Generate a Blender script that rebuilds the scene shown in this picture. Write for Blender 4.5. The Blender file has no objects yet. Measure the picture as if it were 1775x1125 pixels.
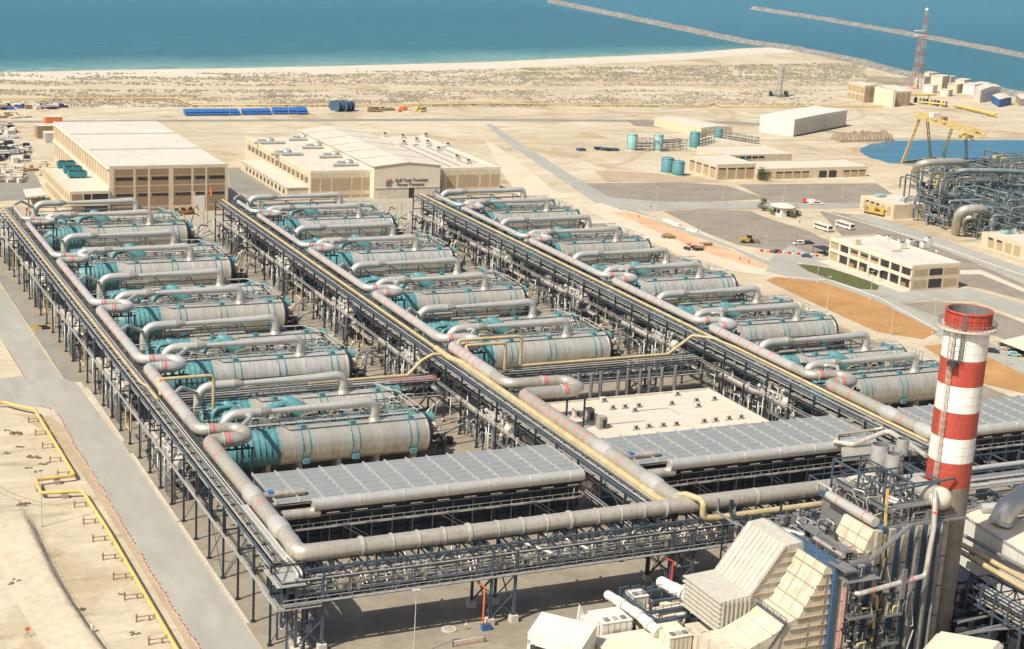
import bpy, math, random
from mathutils import Vector, Matrix
random.seed(7)
scene = bpy.context.scene
# ---------------------------------------------------------------- camera
RM = [[0.9045854615994116, -0.4228277961200962, 0.05423833967962047],
      [-0.06054880050019376, -0.25338217409936337, -0.9654694798939362],
      [0.4219703608323305, 0.870065588721277, -0.2548075467919475]]
FPX = 2832.026
CAM = (-85.3, -283.0, 140.0)
cam_d = bpy.data.cameras.new('camera')
cam_d.sensor_fit = 'HORIZONTAL'; cam_d.sensor_width = 36.0
cam_d.lens = FPX / 1775 * 36; cam_d.clip_start = 1; cam_d.clip_end = 12000
cam = bpy.data.objects.new('camera', cam_d)
scene.collection.objects.link(cam)
rt, dn, fw = (Vector(r) for r in RM)
cam.matrix_world = Matrix(((rt.x, -dn.x, -fw.x, CAM[0]), (rt.y, -dn.y, -fw.y, CAM[1]), (rt.z, -dn.z, -fw.z, CAM[2]), (0, 0, 0, 1)))
scene.camera = cam
# ---------------------------------------------------------------- light
SUN_EL, SUN_AZ_VEC = math.radians(50), Vector((-0.93, -0.36))
w = bpy.data.worlds.new("World"); scene.world = w; w.use_nodes = True
nt = w.node_tree; bg = nt.nodes['Background']
sky = nt.nodes.new('ShaderNodeTexSky'); sky.sky_type = 'NISHITA'; sky.sun_disc = False
sky.sun_elevation = SUN_EL; sky.sun_rotation = math.atan2(SUN_AZ_VEC.x, SUN_AZ_VEC.y)
sky.dust_density = 3.0; sky.air_density = 1.0
nt.links.new(sky.outputs[0], bg.inputs[0]); bg.inputs[1].default_value = 0.09
sd = bpy.data.lights.new('sun', 'SUN'); sd.energy = 4.8; sd.angle = math.radians(0.5); sd.color = (1.0, 0.935, 0.815)
so = bpy.data.objects.new('sun', sd); scene.collection.objects.link(so)
sv = Vector((SUN_AZ_VEC.x, SUN_AZ_VEC.y, 0)).normalized() * math.cos(SUN_EL) + Vector((0, 0, math.sin(SUN_EL)))
so.rotation_euler = sv.to_track_quat('Z', 'Y').to_euler()
scene.view_settings.view_transform = 'Standard'; scene.view_settings.look = 'None'
scene.view_settings.exposure = EXPO = 0.34; scene.view_settings.gamma = 1.0
try: scene.cycles.max_bounces = 5; scene.cycles.volume_bounces = 0
except Exception: pass
HAZE_D = 0.00003
# ---------------------------------------------------------------- helpers
def at(px, py, z=0.0):                       # photo point -> point of the place at height z
    d = rt * ((px - 887.5) / FPX) + dn * ((py - 562.5) / FPX) + fw
    t = (z - CAM[2]) / d.z
    return Vector((CAM[0] + d.x * t, CAM[1] + d.y * t, z))
def node_mat(name): 
    m = bpy.data.materials.new(name); m.use_nodes = True
    return m, m.node_tree, m.node_tree.nodes['Principled BSDF']
def mat(name, col, rough=0.6, metal=0.0, var=0.12, scale=0.35, bump=0.0, col2=None, spec=0.4, detail=5, stretch=(1, 1, 1), streak=0, amp=None):
    m, t, b = node_mat(name)
    b.inputs['Roughness'].default_value = rough; b.inputs['Metallic'].default_value = metal
    b.inputs['Specular IOR Level'].default_value = spec
    g = t.nodes.new('ShaderNodeNewGeometry'); mp = t.nodes.new('ShaderNodeMapping'); mp.inputs['Scale'].default_value = stretch
    n = t.nodes.new('ShaderNodeTexNoise'); n.inputs['Scale'].default_value = scale; n.inputs['Detail'].default_value = detail
    n.inputs['Roughness'].default_value = 0.62
    t.links.new(g.outputs['Position'], mp.inputs['Vector']); t.links.new(mp.outputs[0], n.inputs['Vector'])
    r = t.nodes.new('ShaderNodeValToRGB'); e = r.color_ramp.elements
    e[0].position = 0.3; e[1].position = 0.7
    c2 = col2 or tuple(min(1, c * (1 + var)) for c in col)
    c1 = col if col2 else tuple(c * (1 - var) for c in col)
    e[0].color = (*c1, 1); e[1].color = (*c2, 1)
    t.links.new(n.outputs['Fac'], r.inputs[0])
    out = r.outputs[0]
    if streak:                                # fine grime
        n2 = t.nodes.new('ShaderNodeTexNoise'); n2.inputs['Scale'].default_value = streak; n2.inputs['Detail'].default_value = 3
        t.links.new(g.outputs['Position'], n2.inputs['Vector'])
        mr = t.nodes.new('ShaderNodeMapRange'); mr.inputs[1].default_value = 0.35; mr.inputs[2].default_value = 0.65
        amp = amp if amp is not None else (.18 if col[0] < .4 else .08)
        mr.inputs[3].default_value = 1 - amp; mr.inputs[4].default_value = 1 + amp * .4
        t.links.new(n2.outputs['Fac'], mr.inputs[0])
        mx = t.nodes.new('ShaderNodeMix'); mx.data_type = 'RGBA'; mx.blend_type = 'MULTIPLY'; mx.inputs[0].default_value = 1
        t.links.new(out, mx.inputs[6]); t.links.new(mr.outputs[0], mx.inputs[7]); out = mx.outputs[2]
    t.links.new(out, b.inputs['Base Color'])
    if bump:
        bp = t.nodes.new('ShaderNodeBump'); bp.inputs['Strength'].default_value = bump
        t.links.new(n.outputs['Fac'], bp.inputs['Height']); t.links.new(bp.outputs[0], b.inputs['Normal'])
    return m
M = {}
def clad_mat(name, col, rough, metal):           # sheet metal in strips round the vessel, seams every 1.2 m
    m = mat(name, col, rough, metal, 0.05, 0.08); t = m.node_tree; b = t.nodes['Principled BSDF']
    src = b.inputs['Base Color'].links[0].from_socket
    tc = t.nodes.new('ShaderNodeTexCoord'); sp = t.nodes.new('ShaderNodeSeparateXYZ'); t.links.new(tc.outputs['Object'], sp.inputs[0])
    md = t.nodes.new('ShaderNodeMath'); md.operation = 'MODULO'; md.inputs[1].default_value = 1.25; t.links.new(sp.outputs[0], md.inputs[0])
    lt = t.nodes.new('ShaderNodeMath'); lt.operation = 'LESS_THAN'; lt.inputs[1].default_value = 0.09; t.links.new(md.outputs[0], lt.inputs[0])
    dv = t.nodes.new('ShaderNodeMath'); dv.operation = 'DIVIDE'; dv.inputs[1].default_value = 1.25; t.links.new(sp.outputs[0], dv.inputs[0])
    fl = t.nodes.new('ShaderNodeMath'); fl.operation = 'FLOOR'; t.links.new(dv.outputs[0], fl.inputs[0])
    wn = t.nodes.new('ShaderNodeTexWhiteNoise'); wn.noise_dimensions = '1D'; t.links.new(fl.outputs[0], wn.inputs['W'])
    mr = t.nodes.new('ShaderNodeMapRange'); mr.inputs[3].default_value = 0.88; mr.inputs[4].default_value = 1.06; t.links.new(wn.outputs[0], mr.inputs[0])
    sb = t.nodes.new('ShaderNodeMath'); sb.operation = 'MULTIPLY_ADD'; sb.inputs[1].default_value = -0.14; t.links.new(lt.outputs[0], sb.inputs[0]); t.links.new(mr.outputs[0], sb.inputs[2])
    mx = t.nodes.new('ShaderNodeMix'); mx.data_type = 'RGBA'; mx.blend_type = 'MULTIPLY'; mx.inputs[0].default_value = 1
    t.links.new(src, mx.inputs[6]); t.links.new(sb.outputs[0], mx.inputs[7])
    oi = t.nodes.new('ShaderNodeObjectInfo'); rr = t.nodes.new('ShaderNodeValToRGB'); e = rr.color_ramp.elements   # every vessel has weathered differently
    e[0].color = (0.86, 0.84, 0.80, 1); e[1].color = (1.04, 1.05, 1.06, 1); e2 = e.new(0.5); e2.color = (0.99, 0.95, 0.88, 1); t.links.new(oi.outputs['Random'], rr.inputs[0])
    m2 = t.nodes.new('ShaderNodeMix'); m2.data_type = 'RGBA'; m2.blend_type = 'MULTIPLY'; m2.inputs[0].default_value = 1
    t.links.new(mx.outputs[2], m2.inputs[6]); t.links.new(rr.outputs[0], m2.inputs[7])
    g = t.nodes.new('ShaderNodeNewGeometry'); mp = t.nodes.new('ShaderNodeMapping'); mp.inputs['Scale'].default_value = (0.55, 0.15, 0.12); n = t.nodes.new('ShaderNodeTexNoise')
    n.inputs['Scale'].default_value = 2.2; n.inputs['Detail'].default_value = 5; t.links.new(g.outputs['Position'], mp.inputs[0]); t.links.new(mp.outputs[0], n.inputs['Vector'])
    mr2 = t.nodes.new('ShaderNodeMapRange'); mr2.inputs[1].default_value = 0.5; mr2.inputs[2].default_value = 0.72; t.links.new(n.outputs['Fac'], mr2.inputs[0])
    m3 = t.nodes.new('ShaderNodeMix'); m3.data_type = 'RGBA'; t.links.new(mr2.outputs[0], m3.inputs[0]); t.links.new(m2.outputs[2], m3.inputs[6])
    m3.inputs[7].default_value = (col[0] * .62, col[1] * .56, col[2] * .46, 1); t.links.new(m3.outputs[2], b.inputs['Base Color'])
    mr3 = t.nodes.new('ShaderNodeMapRange'); mr3.inputs[3].default_value = rough - .04; mr3.inputs[4].default_value = rough + .22; t.links.new(mr2.outputs[0], mr3.inputs[0]); t.links.new(mr3.outputs[0], b.inputs['Roughness'])
    return m
def streaks(m, lo, dark, st=(1.6, 1.6, .06), thr=(.45, .75)):      # rain and soot runs down a painted surface
    t = m.node_tree; b = t.nodes['Principled BSDF']; src = b.inputs['Base Color'].links[0].from_socket
    g = t.nodes.new('ShaderNodeNewGeometry'); mp = t.nodes.new('ShaderNodeMapping'); mp.inputs['Scale'].default_value = st; n = t.nodes.new('ShaderNodeTexNoise')
    n.inputs['Scale'].default_value = 1.0; n.inputs['Detail'].default_value = 6; t.links.new(g.outputs['Position'], mp.inputs[0]); t.links.new(mp.outputs[0], n.inputs['Vector'])
    mr = t.nodes.new('ShaderNodeMapRange'); mr.inputs[1].default_value = thr[0]; mr.inputs[2].default_value = thr[1]; mr.inputs[4].default_value = lo; t.links.new(n.outputs['Fac'], mr.inputs[0])
    mx = t.nodes.new('ShaderNodeMix'); mx.data_type = 'RGBA'; t.links.new(mr.outputs[0], mx.inputs[0]); t.links.new(src, mx.inputs[6]); mx.inputs[7].default_value = (*dark, 1); t.links.new(mx.outputs[2], b.inputs['Base Color'])
M['clad'] = clad_mat('aluminium_cladding', (0.64, 0.62, 0.565), 0.38, 0.5)
M['clad2'] = mat('dull_cladding', (0.50, 0.46, 0.385), 0.38, 0.45, 0.07, 0.12)
M['silver'] = mat('silver_pipe', (0.60, 0.58, 0.525), 0.35, 0.45, 0.08, 0.15)
M['teal'] = mat('teal_paint', (0.10, 0.26, 0.275), 0.45, 0, 0.14, 0.4, streak=1.2)
M['teal2'] = mat('deep_teal_paint', (0.03, 0.19, 0.22), 0.45, 0, 0.16, 0.6)
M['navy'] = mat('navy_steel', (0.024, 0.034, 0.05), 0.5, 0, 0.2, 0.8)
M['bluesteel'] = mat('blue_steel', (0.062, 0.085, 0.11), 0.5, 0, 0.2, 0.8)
M['greysteel'] = mat('grey_steel', (0.20, 0.20, 0.195), 0.5, 0.2, 0.2, 0.8)
M['galv'] = mat('galvanised_rail', (0.46, 0.45, 0.42), 0.45, 0.3, 0.15, 0.8)
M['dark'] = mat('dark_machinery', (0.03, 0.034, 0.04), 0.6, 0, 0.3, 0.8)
M['white'] = mat('white_paint', (0.66, 0.63, 0.56), 0.5, 0, 0.05, 0.5)
M['cream'] = mat('cream_render', (0.60, 0.50, 0.35), 0.8, 0, 0.06, 0.15, streak=0.7)
M['creamlt'] = mat('pale_cream_render', (0.64, 0.56, 0.43), 0.8, 0, 0.05, 0.15)
M['ochre'] = mat('ochre_panel', (0.39, 0.295, 0.18), 0.8, 0, 0.08, 0.3)
M['brown'] = mat('brown_panel', (0.27, 0.18, 0.105), 0.8, 0, 0.08, 0.3)
M['glass'] = mat('dark_glass', (0.035, 0.035, 0.035), 0.15, 0, 0.2, 0.5)
M['roofpale'] = mat('pale_roof', (0.56, 0.53, 0.46), 0.8, 0, 0.07, 0.08, streak=0.5)
M['roofwhite'] = mat('white_roof', (0.58, 0.52, 0.43), 0.7, 0, 0.05, 0.1, streak=0.4)
M['concrete'] = mat('concrete', (0.36, 0.32, 0.265), 0.85, 0, 0.12, 0.25, streak=1.0)
M['conclt'] = mat('pale_concrete', (0.52, 0.47, 0.385), 0.85, 0, 0.1, 0.3)
M['yellow'] = mat('yellow_pipe_paint', (0.58, 0.415, 0.13), 0.5, 0, 0.12, 0.4)
M['beigepipe'] = mat('faded_yellow_pipe', (0.45, 0.36, 0.20), 0.5, 0, 0.16, 0.3, streak=1.0)
M['yellowmach'] = mat('yellow_machine_paint', (0.46, 0.31, 0.08), 0.5, 0, 0.15, 0.4)
M['red'] = mat('red_paint', (0.62, 0.06, 0.05), 0.5, 0, 0.1, 0.4)
M['pink'] = mat('red_ring_paint', (0.68, 0.12, 0.11), 0.5, 0, 0.1, 0.4)
M['orange'] = mat('orange_paint', (0.65, 0.16, 0.05), 0.5, 0, 0.1, 0.4)
M['blue'] = mat('blue_paint', (0.035, 0.13, 0.36), 0.5, 0, 0.15, 0.4)
M['bluewall'] = mat('blue_steel_wall', (0.055, 0.105, 0.18), 0.5, 0, 0.12, 0.3, streak=0.8)
M['duct'] = mat('pale_grey_duct', (0.47, 0.45, 0.385), 0.6, 0, 0.05, 0.3)
M['ductcream'] = mat('cream_duct', (0.57, 0.505, 0.385), 0.7, 0, 0.08, 0.25, streak=0.5, amp=.12)
M['rock'] = mat('rubble_rock', (0.36, 0.32, 0.26), 0.9, 0, 0.3, 0.15, streak=0.6)
M['spoil'] = mat('pale_tan_paint', (0.50, 0.40, 0.28), 0.7)
M['rubber'] = mat('rubber', (0.03, 0.03, 0.03), 0.8)
M['leaf'] = mat('shrub_leaves', (0.06, 0.075, 0.025), 0.8, 0, 0.35, 1.2)
M['bark'] = mat('bark', (0.16, 0.11, 0.07), 0.9)
M['maroon'] = mat('dark_red_grating', (0.22, 0.07, 0.07), 0.6)
M['tankpale'] = mat('pale_teal_tank', (0.24, 0.42, 0.40), 0.5, 0, 0.1, 0.3)

class MB:
    def __init__(s): s.v = []; s.f = []; s.sm = []; s.mi = []; s.cur = 0; s.g = []
    def add(s, vs, fs, smooth=False):
        o = len(s.v); s.g.append((o, len(s.f))); s.v += [tuple(p) for p in vs]
        for f in fs: s.f.append(tuple(i + o for i in f)); s.sm.append(smooth); s.mi.append(s.cur)
        return s
    def hexa(s, P): return s.add(P, [(3, 2, 1, 0), (4, 5, 6, 7), (0, 1, 5, 4), (1, 2, 6, 5), (2, 3, 7, 6), (3, 0, 4, 7)])
    def box(s, x0, y0, z0, x1, y1, z1):
        return s.hexa([(x0, y0, z0), (x1, y0, z0), (x1, y1, z0), (x0, y1, z0), (x0, y0, z1), (x1, y0, z1), (x1, y1, z1), (x0, y1, z1)])
    def rbox(s, cx, cy, z0, lx, ly, lz, a=0):
        c, n = math.cos(a), math.sin(a)
        P = [(cx + x * c - y * n, cy + x * n + y * c) for x, y in ((-lx / 2, -ly / 2), (lx / 2, -ly / 2), (lx / 2, ly / 2), (-lx / 2, ly / 2))]
        return s.hexa([(x, y, z0) for x, y in P] + [(x, y, z0 + lz) for x, y in P])
    def beam(s, p, q, wd, ht=None):
        p = Vector(p); q = Vector(q); d = (q - p)
        if d.length < 1e-6: return s
        d.normalize(); ht = ht or wd
        u = Vector((1, 0, 0)) if abs(d.z) > 0.95 else Vector((-d.y, d.x, 0)).normalized()
        v = d.cross(u).normalized(); u = u * wd / 2; v = v * ht / 2
        return s.hexa([p - u - v, p + u - v, p + u + v, p - u + v, q - u - v, q + u - v, q + u + v, q - u + v])
    def prism(s, P, z0, z1):
        n = len(P)
        return s.add([(x, y, z0) for x, y in P] + [(x, y, z1) for x, y in P],
                     [tuple(range(n - 1, -1, -1)), tuple(range(n, 2 * n))] + [(i, (i + 1) % n, (i + 1) % n + n, i + n) for i in range(n)])
    def xz(s, P, y0, y1):                     # outline in x,z pushed along y
        n = len(P)
        return s.add([(x, y0, z) for x, z in P] + [(x, y1, z) for x, z in P],
                     [tuple(range(n)), tuple(range(2 * n - 1, n - 1, -1))] + [(i, i + n, (i + 1) % n + n, (i + 1) % n) for i in range(n)])
    def sheet(s, P, z): return s.add([(p[0], p[1], z) for p in P], [tuple(range(len(P)))])
    def tube(s, pts, r, n=12, cap=True):
        pts = [Vector(p) for p in pts]; k = len(pts)
        rs = r if isinstance(r, (list, tuple)) else [r] * k
        vs = []; up = None
        for i, p in enumerate(pts):
            a = (pts[i] - pts[i - 1]).normalized() if i else None
            b = (pts[i + 1] - pts[i]).normalized() if i < k - 1 else None
            d = (a + b).normalized() if a is not None and b is not None and (a + b).length > 1e-4 else (b if a is None else a)
            if up is None: up = Vector((0, 0, 1)) if abs(d.z) < 0.9 else Vector((1, 0, 0))
            u = (up - d * up.dot(d))
            u = u.normalized() if u.length > 1e-4 else d.orthogonal().normalized()
            up = u; v = d.cross(u)
            for j in range(n):
                t = 2 * math.pi * j / n
                vs.append(p + (u * math.cos(t) + v * math.sin(t)) * rs[i])
        fs = [(i * n + j, i * n + (j + 1) % n, (i + 1) * n + (j + 1) % n, (i + 1) * n + j) for i in range(k - 1) for j in range(n)]
        s.add(vs, fs, True)
        if cap: s.add(vs[:n], [tuple(range(n - 1, -1, -1))]); s.add(vs[-n:], [tuple(range(n))])
        return s
    def ring(s, c, d, r, wd, n=16):           # a band round a pipe
        c = Vector(c); d = Vector(d).normalized() * wd / 2
        return s.tube([c - d, c + d], r, n)
    def hoop(s, c, ri, ro, z0, z1, n=40):      # upright open ring
        vs = [(c[0] + r * math.cos(6.28319 * k / n), c[1] + r * math.sin(6.28319 * k / n), z) for r, z in ((ri, z0), (ro, z0), (ro, z1), (ri, z1)) for k in range(n)]
        return s.add(vs, [(a * n + k, a * n + (k + 1) % n, ((a + 1) % 4) * n + (k + 1) % n, ((a + 1) % 4) * n + k) for a in range(4) for k in range(n)], True)
    def ball(s, c, r, n=12, k=8, zs=1.0, zmin=-1.0):
        vs = []; 
        for i in range(k + 1):
            ph = -math.pi / 2 + math.pi * i / k
            for j in range(n):
                t = 2 * math.pi * j / n
                vs.append((c[0] + r * math.cos(ph) * math.cos(t), c[1] + r * math.cos(ph) * math.sin(t), c[2] + r * zs * max(zmin, math.sin(ph))))
        return s.add(vs, [(i * n + j, i * n + (j + 1) % n, (i + 1) * n + (j + 1) % n, (i + 1) * n + j) for i in range(k) for j in range(n)], True)
    def build(s, name, m, parent=None):
        r = parent
        while r is not None and r.parent: r = r.parent
        if r is not None and r.location.length > 0:
            l = r.location; s.v = [(a - l.x, b - l.y, c - l.z) for a, b, c in s.v]
        me = bpy.data.meshes.new(name); me.from_pydata(s.v, [], s.f)
        for mm in (m if isinstance(m, (list, tuple)) else [m]): me.materials.append(M[mm] if isinstance(mm, str) else mm)
        me.polygons.foreach_set('use_smooth', s.sm); me.polygons.foreach_set('material_index', s.mi); me.update()
        o = bpy.data.objects.new(name, me); scene.collection.objects.link(o)
        if parent: o.parent = parent
        return o
    def each(s, name, m, parent=None, cap=100):   # every piece becomes a mesh of its own
        g = [x for x in s.g]; ends = [x for x in g[1:]] + [(len(s.v), len(s.f))]; parts = []
        for (v0, f0), (v1, f1) in zip(g, ends):
            if parts and f1 - f0 <= 1 and len(s.f[f0]) > 4: parts[-1][1] = v1; parts[-1][3] = f1   # tube caps stay with their tube
            else: parts.append([v0, v1, f0, f1])
        out = None
        for i, (v0, v1, f0, f1) in enumerate(parts):
            if i < cap: q = MB(); last = i
            if i >= cap and i == cap: q = MB()
            o = len(q.v); q.v += s.v[v0:v1]; q.f += [tuple(a - v0 + o for a in f) for f in s.f[f0:f1]]; q.sm += s.sm[f0:f1]; q.mi += s.mi[f0:f1]
            if i < cap: out = q.build(name, m, parent)
        if len(parts) > cap: out = q.build(name, m, parent); out['kind'] = 'stuff'
        return out
def fillet(pts, R, k=5):
    pts = [Vector(p) for p in pts]; out = [pts[0]]
    Rs = R if isinstance(R, (list, tuple)) else [R] * len(pts)
    for i in range(1, len(pts) - 1):
        a = (pts[i - 1] - pts[i]); b = (pts[i + 1] - pts[i]); ang = a.angle(b)
        d = min(Rs[i] / math.tan(ang / 2) if ang > 0.01 else 0, a.length * 0.49, b.length * 0.49)
        if d < 1e-3: out.append(pts[i]); continue
        p0 = pts[i] + a.normalized() * d; p1 = pts[i] + b.normalized() * d
        for j in range(k + 1):
            t = j / k; out.append(p0 * (1 - t) ** 2 + pts[i] * 2 * t * (1 - t) + p1 * t * t)
    out.append(pts[-1]); return out
def tag(o, label, cat, group=None, kind=None):
    if label: o['label'] = label
    if cat: o['category'] = cat
    if group: o['group'] = group
    if kind: o['kind'] = kind
    return o
def thing(name, label, cat, loc=(0, 0, 0), rz=0, group=None):
    o = bpy.data.objects.new(name, None); o.location = loc; o.rotation_euler = (0, 0, rz); o.empty_display_size = 0.5
    scene.collection.objects.link(o); return tag(o, label, cat, group)
NST = [0]
def struct(name, mb, m):
    NST[0] += 1; mb.v = [(a, b, c + (.0021 * NST[0] if 0 < abs(c) < .2 else 0)) for a, b, c in mb.v]
    return tag(mb.build(name, m), None, None, kind='structure')
def dup(root, loc=None, rz=None, label=None, skip=()):
    def cp(o, par):
        c = o.copy(); scene.collection.objects.link(c)
        if par: c.parent = par
        for ch in kids.get(o.name, ()): 
            if ch.name.split('.')[0] not in skip: cp(ch, c)
        return c
    kids = {}
    stack = [root]
    while stack:
        o = stack.pop()
        if o.children: kids[o.name] = list(o.children); stack += kids[o.name]
    c = cp(root, None)
    if loc is not None: c.location = loc
    if rz is not None: c.rotation_euler = (0, 0, rz)
    if label: c['label'] = label
    return c
ORD = ['nearest', 'second-nearest', 'third-nearest', 'fourth-nearest', 'farthest']
NTH = ['first', 'second', 'third', 'fourth', 'fifth', 'sixth', 'seventh', 'eighth', 'ninth', 'tenth', 'eleventh', 'twelfth',
       'thirteenth', 'fourteenth', 'fifteenth', 'sixteenth', 'seventeenth', 'eighteenth', 'nineteenth', 'twentieth'] + ['%dth' % i for i in range(21, 99)]
M['yellowcrane'] = mat('faded_crane_yellow', (0.56, 0.42, 0.15), 0.6, 0, 0.15, 0.3)
M['jungle'] = mat('grey_green_steel', (0.12, 0.15, 0.16), 0.55, 0.1, 0.25, 0.15)
M['tealgrey'] = mat('grey_teal_plant', (0.19, 0.24, 0.245), 0.5, 0.1, 0.2, 0.2)
M['orangebrown'] = mat('orange_brown_paint', (0.45, 0.20, 0.05), 0.6, 0, 0.2, 0.5)
M['lampgrey'] = mat('lamp_post_paint', (0.50, 0.47, 0.41), 0.5, 0.1, 0.05, 0.5)
M['banksand'] = mat('bank_sand', (0.47, 0.405, 0.295), 0.95, 0, 0.1, 0.2, spec=.1, streak=.8)
M['drybush'] = mat('dry_bush', (0.13, 0.10, 0.055), 0.9, 0, 0.3, 1.0)
M['olive'] = mat('olive_leaves', (0.13, 0.13, 0.07), 0.9, 0, 0.35, 1.0)
M['skin'] = mat('skin', (0.30, 0.17, 0.11), 0.6)
M['ridge'] = mat('dumped_rubble', (0.27, 0.205, 0.135), 0.95, 0, 0.25, 0.3)  # rubble colour darkened to stand for the shadows of the ridges
for k_, d_ in (('ductcream', (0.30, 0.22, 0.14)), ('duct', (0.25, 0.21, 0.155)), ('clad2', (0.27, 0.235, 0.18)), ('silver', (0.44, 0.41, 0.36)), ('roofpale', (0.38, 0.34, 0.28)), ('roofwhite', (0.44, 0.37, 0.28)), ('white', (0.42, 0.36, 0.28)), ('cream', (0.40, 0.31, 0.20)), ('bluewall', (0.03, 0.05, 0.08)), ('teal', (0.05, 0.15, 0.16)), ('concrete', (0.2, 0.16, 0.12))):
    streaks(M[k_], .55, d_)
M['greyrock'] = mat('dark_rubble_rock', (0.20, 0.195, 0.18), 0.95, 0, 0.35, 0.2, streak=0.4)
M['ribtan'] = mat('tan_stiffener', (0.36, 0.28, 0.19), 0.7)
M['domegrey'] = mat('weathered_dome', (0.34, 0.36, 0.34), 0.5, 0.2, 0.12, 0.4)
# ================================================================ the setting
def pp(*a, z=0): return [at(x, y, z) for x, y in a]
gm, gt, gb = node_mat('sand'); gb.inputs['Roughness'].default_value = 0.95; gb.inputs['Specular IOR Level'].default_value = 0.1
geo = gt.nodes.new('ShaderNodeNewGeometry')
def gnoise(sc, det, lo, hi, st=(1, 1, 1)):
    mp = gt.nodes.new('ShaderNodeMapping'); mp.inputs['Scale'].default_value = st
    n = gt.nodes.new('ShaderNodeTexNoise'); n.inputs['Scale'].default_value = sc; n.inputs['Detail'].default_value = det; n.inputs['Roughness'].default_value = 0.6
    gt.links.new(geo.outputs['Position'], mp.inputs[0]); gt.links.new(mp.outputs[0], n.inputs['Vector'])
    mr = gt.nodes.new('ShaderNodeMapRange'); mr.inputs[1].default_value = lo; mr.inputs[2].default_value = hi
    gt.links.new(n.outputs['Fac'], mr.inputs[0]); return mr.outputs[0]
def gmix(fac, a, b, blend='MIX'):
    mx = gt.nodes.new('ShaderNodeMix'); mx.data_type = 'RGBA'; mx.blend_type = blend
    for i, x in ((0, fac), (6, a), (7, b)):
        if isinstance(x, (tuple, float, int)): mx.inputs[i].default_value = x
        else: gt.links.new(x, mx.inputs[i])
    return mx.outputs[2]
c = gmix(gnoise(0.012, 6, 0.35, 0.65), (0.47, 0.40, 0.285, 1), (0.54, 0.475, 0.36, 1))
c = gmix(gnoise(0.006, 4, 0.48, 0.75, (1, 2.5, 1)), c, (0.43, 0.335, 0.22, 1))
c = gmix(gnoise(0.05, 5, 0.62, 0.78, (1, 0.5, 1)), c, (0.37, 0.31, 0.23, 1))
c = gmix(gnoise(0.035, 7, 0.52, 0.6, (1, 3.0, 1)), c, gmix(1.0, c, (1.12, 1.13, 1.14, 1), 'MULTIPLY'))
c = gmix(gnoise(0.09, 8, 0.56, 0.66, (0.5, 2.0, 1)), c, gmix(1.0, c, (0.76, 0.73, 0.68, 1), 'MULTIPLY'))
c = gmix(gnoise(0.02, 7, 0.55, 0.62, (1.4, 0.7, 1)), c, gmix(1.0, c, (0.84, 0.79, 0.72, 1), 'MULTIPLY'))
c = gmix(gnoise(0.6, 6, 0.3, 0.7), gmix(1.0, c, (0.86, 0.85, 0.84, 1), 'MULTIPLY'), c)
gt.links.new(c, gb.inputs['Base Color'])
bpn = gt.nodes.new('ShaderNodeBump'); bpn.inputs['Strength'].default_value = 0.35; bpn.inputs['Distance'].default_value = 0.6
gt.links.new(gnoise(0.3, 6, 0, 1), bpn.inputs['Height']); gt.links.new(bpn.outputs[0], gb.inputs['Normal'])
M['sand'] = gm
M['beach'] = mat('beach_sand', (0.54, 0.49, 0.40), 0.95, 0, 0.07, 0.03, spec=0.1, streak=0.5)
M['road'] = mat('sandy_asphalt', (0.335, 0.325, 0.285), 0.9, 0, 0.10, 0.05, spec=0.15, streak=0.12, amp=.05, stretch=(1.6, .35, 1))
M['road2'] = mat('grey_asphalt', (0.235, 0.225, 0.195), 0.9, 0, 0.12, 0.08, spec=0.15, streak=0.9, amp=.07)
M['pad'] = mat('dusty_concrete', (0.27, 0.235, 0.18), 0.9, 0, 0.14, 0.07, spec=0.15, streak=0.6, amp=.09)
M['padlt'] = mat('swept_concrete', (0.36, 0.32, 0.255), 0.9, 0, 0.1, 0.1, spec=0.15, streak=0.6)
M['gravel'] = mat('dark_gravel', (0.225, 0.19, 0.15), 0.95, 0, 0.14, 0.045, spec=0.1, streak=0.8, col2=(0.30, 0.265, 0.215), stretch=(1, 2, 1), detail=8)
M['soil'] = mat('orange_soil', (0.40, 0.225, 0.095), 0.95, 0, 0.14, 0.06, spec=0.1, streak=0.5)
M['soil2'] = mat('raked_orange_sand', (0.52, 0.33, 0.20), 0.95, 0, 0.12, 0.06, spec=0.1, streak=0.5)
M['spoil'] = mat('pale_spoil', (0.58, 0.48, 0.36), 0.95, 0, 0.1, 0.05, spec=0.1, streak=0.5)
M['grass'] = mat('lawn', (0.065, 0.085, 0.028), 0.9, 0, 0.3, 0.4, spec=0.1, streak=1.2, col2=(0.14, 0.135, 0.06))
M['wet'] = mat('damp_sand', (0.40, 0.31, 0.21), 0.9, 0, 0.12, 0.08, spec=0.1, streak=0.5)

streaks(M['road'], .35, (0.24, 0.215, 0.17), st=(.22, .05, 1), thr=(.5, .72)); streaks(M['pad'], .6, (0.16, 0.135, 0.10), st=(.12, .12, 1), thr=(.5, .75))
streaks(M['road2'], .55, (0.30, 0.275, 0.22), st=(.08, .05, 1), thr=(.45, .7)); streaks(M['soil'], .6, (0.30, 0.16, 0.07), st=(.1, .1, 1)); streaks(M['soil2'], .7, (0.60, 0.46, 0.33), st=(.12, .1, 1))
struct('ground', MB().sheet([(-3000, -1500), (5000, -1500), (5000, 6500), (-3000, 6500)], 0), 'sand')
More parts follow.
